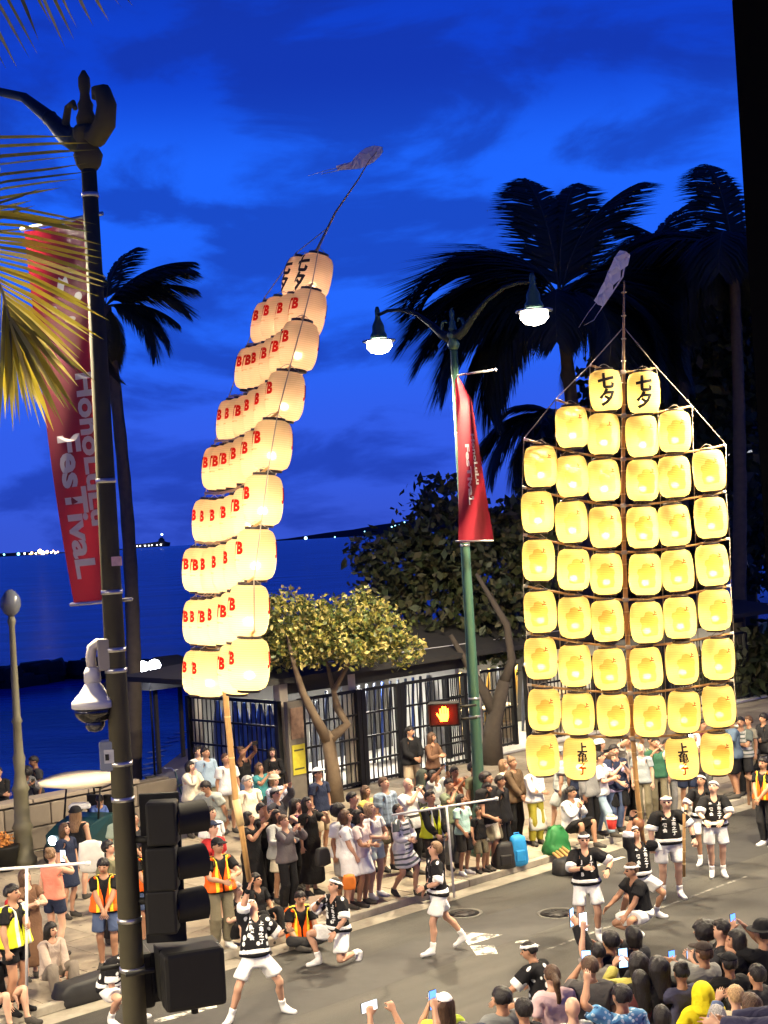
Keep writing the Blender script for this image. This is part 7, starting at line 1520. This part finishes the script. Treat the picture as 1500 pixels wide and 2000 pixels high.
phone(n9,'L','bright white phone left of the very long black hair',1,True,1.55); phone(n9,'R','second white phone right above the very long black hair',1,True,1.5); phone(n9b,'R','phone with blue map-like screen at the mustard sleeve',0,True,1.45)
phone(n10,'L','blue edged phone in the grey sweater\'s two hands',2); phone(n14,'L','lit phone beside the glasses man\'s cheek',0,False,1.1); phone(n15,'R','dim phone held high above the afro',2); phone(n16,'L','dark phone raised next to the straw hat',2)
phone(n17,'L','landscape phone glowing white at the lower right',1,False,1.4)
phone(pT,'R','white phone held by the coral tank top woman',1); phone(pA,'L','white phone of the woman filming at the side gate',1,False); phone(pB,'L','white phone of the woman left of the forked tree',1,False); phone(pL,'R','small glowing phone at the sea wall',1); phone(pE,'L','white phone reached up behind the lowest crossbar',1); phone(pD,'L','phone held high by the grey-white top woman',0)
# bottom-edge hands holding phones only partly in the picture
for (px, py, k, lab) in ((511,1992,0,'phone with blue-white screen at the bottom edge under the balancer'),(620,1980,2,'phone with bright blue screen at the bottom edge, right of the balancer\'s foot')):
    g = D(px,py+18,15.0); pos = Vector((g.x, g.y-.1, HSW)); q = person('person below the bottom edge holding up the '+('left' if px < 600 else 'right')+' of two phones', (pos.x-.16,pos.y-.30), 180, [('tee',DK),('trousers',DK),('shoe',K)], 'tan', ('short_hair','black'), dict(armL=None) if False else dict(armR=A(.15,-.36,1.50,.9,.1,-.3)), 1.44, group=GN)
    t = thing('smartphone', lab, 'phone', q['hand']('R',.09)[0], 0, 'lit phones in the crowd'); MB().box((0,.004,0), (.08,.010,.165), bev=.003).build('case', M_SIG, t); MB().box((0,-.0035,0), (.073,.003,.154)).build('screen', SCR[k], t); MB().box((0,-.006,-.03), (.05,.002,.07)).build('screen_image', SCR[1], t)
fl_ = thing('phone_flash', 'phone with a bright white flash held up by the cream jacket', 'phone', pG['hand']('L',.12)[0], 0, 'lit phones in the crowd'); MB().box((0,.01,0), (.08,.012,.15), bev=.003).build('case', M_SIG, fl_); g = MB(); glow(g, (0,-.03,.05), .05); g.build('flash', emis('flash_white',(.95,.96,1),40), fl_)
q = D(1344,1436,31.0); fl2 = thing('camera_flash', 'second white flash behind the right end of the lowest crossbar', 'phone', q, 0); MB().box((0,.03,0), (.09,.02,.16), bev=.003).build('case', M_SIG, fl2); g = MB(); glow(g, (0,0,.04), .085); g.build('flash', emis('flash_white',(.95,.96,1),40), fl2)
# barrier poles
M_PVC = mat('white_pvc', (.78,.77,.72), .4, var=.05)
def tpole(label, top, bot, a, b):
    t = thing('barrier_pole', label, 'barrier pole', bot); L = Vector(bot)
    MB().tube([Vector(bot)-L, Vector(top)-L], .021, 10).build('upright', M_PVC, t); MB().tube([Vector(a)-L, Vector(b)-L], .021, 10).build('crossbar', M_PVC, t)
    MB().lathe(Vector(b)-L, [(.02,-.03),(.032,-.03),(.032,.03),(.02,.03)], 10, M=Matrix.Rotation(math.pi/2,3,'Y')).build('end_cap', M_PVC, t)
hv_ = v1['hand']('L',.07)[0]; Yv = hv_.y
tpole('white T-shaped barrier pole held by the yellow vested marshal at left', D(52,1692,Yv), D(52,1925,Yv), D(-60,1702,Yv), D(172,1686,Yv+.3))
hv_ = v5['hand']('L',.07)[0]; Yv = hv_.y
tpole('white T-shaped barrier pole crossing in front of the central spectators', D(872,1574,Yv), D(888,1764,Yv), D(766,1592,Yv-.4), D(970,1560,Yv+.5))
bs = thing('bamboo_stick', 'bamboo walking stick held by the grinning dancer', 'stick', G(1340,1712,0)); q0 = D(1336,1590,25.0)-bs.location; q1 = D(1336,1712,25.0)-bs.location
MB().tube([q1,q0], .026, 8).build('stick', M_BAMBOO, bs)
for u in (.2,.4,.6,.8): MB().lathe(q0.lerp(q1,u), [(.026,-.012),(.034,0),(.026,.012)], 8, cap=False).build('node', M_NODE, bs)
# bundle of bamboo on the road edge, bags and boxes on the pavement
bbg = G(1118,1700,0); bb = thing('bamboo_bundle', 'bundle of spare bamboo poles propped on a black bag at the kerb', 'bamboo bundle', bbg)
for k in range(4):
    a = D(1078+k*7,1664-k*3,28.6)-bbg; b = D(1134+k*7,1712-k*4,26.6)-bbg; MB().tube([a,b], .030, 8).build('bamboo_pole', M_BAMBOO, bb)
def bag(name, label, c, w, d, h, m, rz=0, strap=True, cat='bag', taper=.8, crumple=.02):
    t = thing(name, label, cat, c, rz); mb = bmesh.new(); bmesh.ops.create_cube(mb, size=1)
    bmesh.ops.subdivide_edges(mb, edges=mb.edges[:], cuts=5, use_grid_fill=True); r = random.Random(len(label))
    for v in mb.verts:
        p = v.co; n = p.normalized()*.62; q = p*.55+n*.45; k = 1-(1-taper)*max(0,(p.z+.5))
        v.co = Vector((q.x*w*k*1.08, q.y*d*k*1.08, (q.z+.47)*h))+Vector((r.uniform(-crumple,crumple)*w, r.uniform(-crumple,crumple)*d, r.uniform(-crumple,crumple)*h*.7))
    me = bpy.data.meshes.new('body'); mb.to_mesh(me); mb.free(); me.materials.append(m); me.polygons.foreach_set('use_smooth', [True]*len(me.polygons)); obj('body', me, t)
    if strap:
        MB().tube([(-.06,0,h*.93),(-.05,0,h*1.06),(.05,0,h*1.06),(.06,0,h*.93)], .012, 6).build('handle', m, t)
        MB().box((0,-d*.50,h*.32), (w*.62,d*.18,h*.42), bev=.03).build('front_pocket', m, t)
    return t
CB = lambda n, c: mat(n, c, .6, var=.25, scale=8, bump=.2)
bag('backpack','bright blue backpack standing on the kerb by the black trousers', G(1012,1688,HSW), .34,.26,.56, CB('blue_nylon',(.02,.26,.62)), .4)
bag('backpack','black backpack slumped left of the bright blue one', G(984,1694,HSW), .38,.30,.50, CB('black_nylon',(.018,.018,.02)), .3)
bag('shopping_bag','large crumpled green shopping bag beside the mustard trousers', G(1088,1666,HSW), .50,.36,.52, CB('green_plastic',(.02,.15,.04)), .5, False, taper=.55, crumple=.085)
bag('shoulder_bag','orange bag hanging beside the big man in black', D(978,1600,29.6)-Vector((0,0,.25)), .28,.14,.50, CB('orange_cloth',(.75,.20,.02)), .5, False)
bag('tote_bag','black and white striped tote bag at the crossed arms', D(1050,1598,29.55)-Vector((0,0,.22)), .36,.12,.42, cloth((.70,.68,.64),'stripes'), .5, False)
bag('tote_bag','white cloth tote hanging behind the woman in the dark hat', D(178,1668,24.6)-Vector((0,0,.28)), .36,.09,.50, CB('white_canvas',(.70,.68,.63)), .1, False, taper=1.0)
bag('duffel_bag','black bag under the spare bamboo at the kerb', G(1108,1706,0), .50,.34,.30, CB('black_nylon',(.018,.018,.02)), .6, False)
bag('duffel_bag','long black instrument case lying on the kerb by the denim shorts', G(178,1950,0), 1.05,.36,.34, CB('black_nylon',(.018,.018,.02)), .75, False, taper=.95)
bag('shoulder_bag','black shoulder bag at the hip of the tall woman in the long black dress', D(630,1672,25.6)-Vector((0,0,.15)), .26,.14,.30, CB('black_nylon',(.018,.018,.02)), .6, False)
bag('fruit_bag','small orange net bag at the white dress', D(682,1724,25.0)-Vector((0,0,.10)), .20,.18,.24, CB('orange_cloth',(.75,.20,.02)), 0, False, 'bag', .9)
bk = thing('popcorn_bucket', 'red and white popcorn bucket in the navy polo man\'s hand', 'bucket', D(1195,1606,27.4))
MB().lathe((0,0,-.12), [(.075,0),(.105,.22),(.095,.22),(.07,.01)], 16, cap=False).build('tub', mat('red_card',(.45,.03,.02),.5,var=.1), bk); MB().lathe((0,0,.06), [(.108,0),(.110,.05),(.10,.05)], 16, cap=False).build('rim', WPL if False else mat('white_card',(.72,.70,.66),.5,var=.1), bk)
m = MB(); br_ = random.Random(1)
for k in range(16): m.lathe((br_.uniform(-.07,.07),br_.uniform(-.07,.07),.10+br_.uniform(0,.03)), [(.002,-.02),(.022,0),(.002,.02)], 6)
o = m.build('popcorn', mat('popcorn',(.75,.66,.42),.8,var=.2), bk); o['kind'] = 'stuff'
cbd = thing('cardboard_sheet', 'plain cardboard sheet held by the seated orange marshal', 'cardboard', D(628,1762,23.2), .3); MB().box((0,0,0), (.40,.012,.22)).build('sheet', mat('cardboard',(.48,.36,.27),.85,var=.15), cbd)
cup = thing('paper_cup', 'grey paper cup at the right edge beside the seated woman', 'cup', D(1492,1492,31)-Vector((0,0,.1))); MB().lathe((0,0,0), [(.05,0),(.075,.26),(.08,.27)], 14).build('cup_body', mat('grey_paper',(.42,.44,.44),.6,var=.1), cup); MB().lathe((0,0,.265), [(.083,0),(.083,.02),(.06,.035)], 14).build('lid', M_SIG, cup)
tbl = thing('small_table', 'small brown table under the paper cup at the right edge', 'table', D(1492,1516,31)-Vector((0,0,.62))); MB().box((0,0,.60), (.7,.5,.04), bev=.01).build('table_top', mat('table_wood',(.20,.11,.06),.5,var=.3), tbl)
for x in (-.3,.3):
    for y in (-.2,.2): MB().box((x,y,.29), (.05,.05,.58)).build('leg', mat('table_wood',(.20,.11,.06),.5,var=.3), tbl)
# ------------------------------------------------------------------ patrol buggy with surfboard at left, bikes behind the post
gb = G(92,1708,HSW); bg_ = thing('patrol_buggy', 'dark green patrol buggy with lit white headlights and a roof rack at left', 'buggy', gb+Vector((.52,1.0,0)), math.radians(-22))
M_TEAL = mat('buggy_teal', (.006,.030,.034), .4, .1, var=.1)
mb = MB(); pr = [(-.70,.55),(-.72,.80),(-.40,.98),(.10,1.10),(.62,1.12),(1.5,.95),(1.5,.45),(-.55,.42)]
vs = [Vector((sx*.58*(1 if i not in (2,3) else .9),y,z)) for sx in (-1,1) for i, (y, z) in enumerate(pr)]; n = len(pr)
fs = [tuple(range(n)), tuple(reversed(range(n,2*n)))]+[(i,(i+1)%n,(i+1)%n+n,i+n)[::-1] for i in range(n)]
mb.add(vs, fs); mb.build('body', M_TEAL, bg_)
for sx in (-1,1):
    m = MB(); m.lathe((sx*.36,-.735,.68), [(.005,-.02),(.10,-.01),(.115,.03)], 14, M=Matrix.Rotation(math.pi/2,3,'X')); m.build('headlight', emis('headlight_white',(.85,.92,1.0),14), bg_)
    for y in (-.35,1.15):
        w = MB(); w.lathe((sx*.62,y,.30), [(.12,-.12),(.29,-.12),(.31,-.06),(.31,.06),(.29,.12),(.12,.12)], 18, M=Matrix.Rotation(math.pi/2,3,'Y')); wo_ = w.build('wheel', mat('tyre',(.015,.015,.015),.85,var=.2), bg_)
        MB().lathe((sx*.62,y,.30), [(.02,-.08),(.14,-.09),(.14,.09),(.02,.08)], 12, M=Matrix.Rotation(math.pi/2,3,'Y')).build('rim', M_STEEL, wo_)
    MB().tube([(sx*.5,.0,1.08),(sx*.5,.15,1.80),(sx*.5,1.35,1.85),(sx*.5,1.45,.95)], .028, 8).build('roll_bar', M_BLACK, bg_)
for y in (.15,.75,1.35): MB().tube([(-.55,y,1.84),(.55,y,1.84)], .024, 8).build('roof_rack', M_BLACK, bg_)
for k, (x, z) in enumerate(((-.22,.99),(-.10,1.0),(.02,1.0),(.14,.99))):
    tv, tf = text_mesh('2604'[k], .15, bold=.006); m = MB(); m.add([Vector((x+p.x, -.30+p.y*.9, z+.045+p.y*.25)) for p in tv], tf); m.build('bonnet_mark', mat('white_print',(.78,.78,.76),.8,var=0), bg_)
for x in (-.25,.25): MB().box((x,.75,.98), (.42,.42,.12), bev=.03).box((x,1.0,1.25), (.42,.10,.5), bev=.03).build('seat', M_SIG, bg_)
m = MB(); m.tube([(-.22,.35,1.22),(-.10,.30,1.30),(.02,.35,1.24)], .02, 6); m.build('steering_wheel', M_SIG, bg_)
tw_ = bag('towel','crumpled white towel on the buggy bonnet', bg_.location+Matrix.Rotation(math.radians(-22),3,'Z')@Vector((-.1,.12,1.07)), .42,.22,.12, mat('white_towel',(.72,.71,.68),.9,var=.1,bump=.3,scale=14), 0, False, 'towel')
a_, b__ = D(75,1532,29.3), D(240,1513,31.0); ln = (b__-a_).length; sb = obj('surfboard', board_mesh('surfboard', mat('board_cream',(.72,.62,.44),.35,var=.06), ln, .56))
dv = (b__-a_).normalized(); Yy = Vector((0,-.72,.69)); X_ = Yy.cross(dv).normalized(); Yy = dv.cross(X_); sb.matrix_world = Matrix(((X_.x,Yy.x,dv.x,a_.x),(X_.y,Yy.y,dv.y,a_.y),(X_.z,Yy.z,dv.z,a_.z),(0,0,0,1)))
tag(sb, 'long cream surfboard lying flat on the roof rack of the buggy', 'surfboard')
bg_.scale = (.82,.82,.82)
pot = thing('flower_pot', 'dark planter with orange flowers at the left edge', 'planter', G(8,1700,HSW)); MB().lathe((0,0,0), [(.22,0),(.32,.45),(.34,.50),(.28,.50)], 16).build('pot', M_SIG, pot); V_, F_, MI_ = leaf_cloud([((0,0,.62),(.20,.20,.16))], .05, 140, 5, 1); o = obj('flowers', np_mesh0('flowers', V_, F_, [mat('orange_petals',(.60,.24,.05),.6,var=.4)], MI_), pot); o['kind'] = 'stuff'
bike = thing('beach_bike', 'dark cruiser bicycle parked by the side gate behind the olive post', 'bicycle', G(318,1592,HSW), .5)
for x in (-.52,.52):
    w = MB(); w.tube([(x+.32*math.cos(a*math.pi/10),0,.33+.32*math.sin(a*math.pi/10)) for a in range(21)], .022, 6, cap=False); wh = w.build('wheel', mat('tyre',(.015,.015,.015),.85,var=.2), bike)
    s_ = MB()
    for k in range(8): s_.tube([(x,0,.33),(x+.31*math.cos(k*math.pi/4),0,.33+.31*math.sin(k*math.pi/4))], .003, 4)
    s_.build('spokes', M_STEEL, wh)
MB().tube([(-.52,0,.33),(-.1,0,.30),(.38,0,.82),(-.22,0,.78),(-.52,0,.33)], .018, 6).tube([(-.1,0,.30),(-.24,0,.90)], .018, 6).tube([(.52,0,.33),(.36,0,1.0)], .018, 6).build('frame', M_TEAL, bike); MB().tube([(.2,-.32,1.05),(.34,-.2,1.05),(.36,0,1.0),(.34,.2,1.05),(.2,.32,1.05)], .014, 6).build('handlebar', M_STEEL, bike); MB().box((-.25,0,.93), (.26,.16,.06), bev=.02).build('saddle', M_SIG, bike)
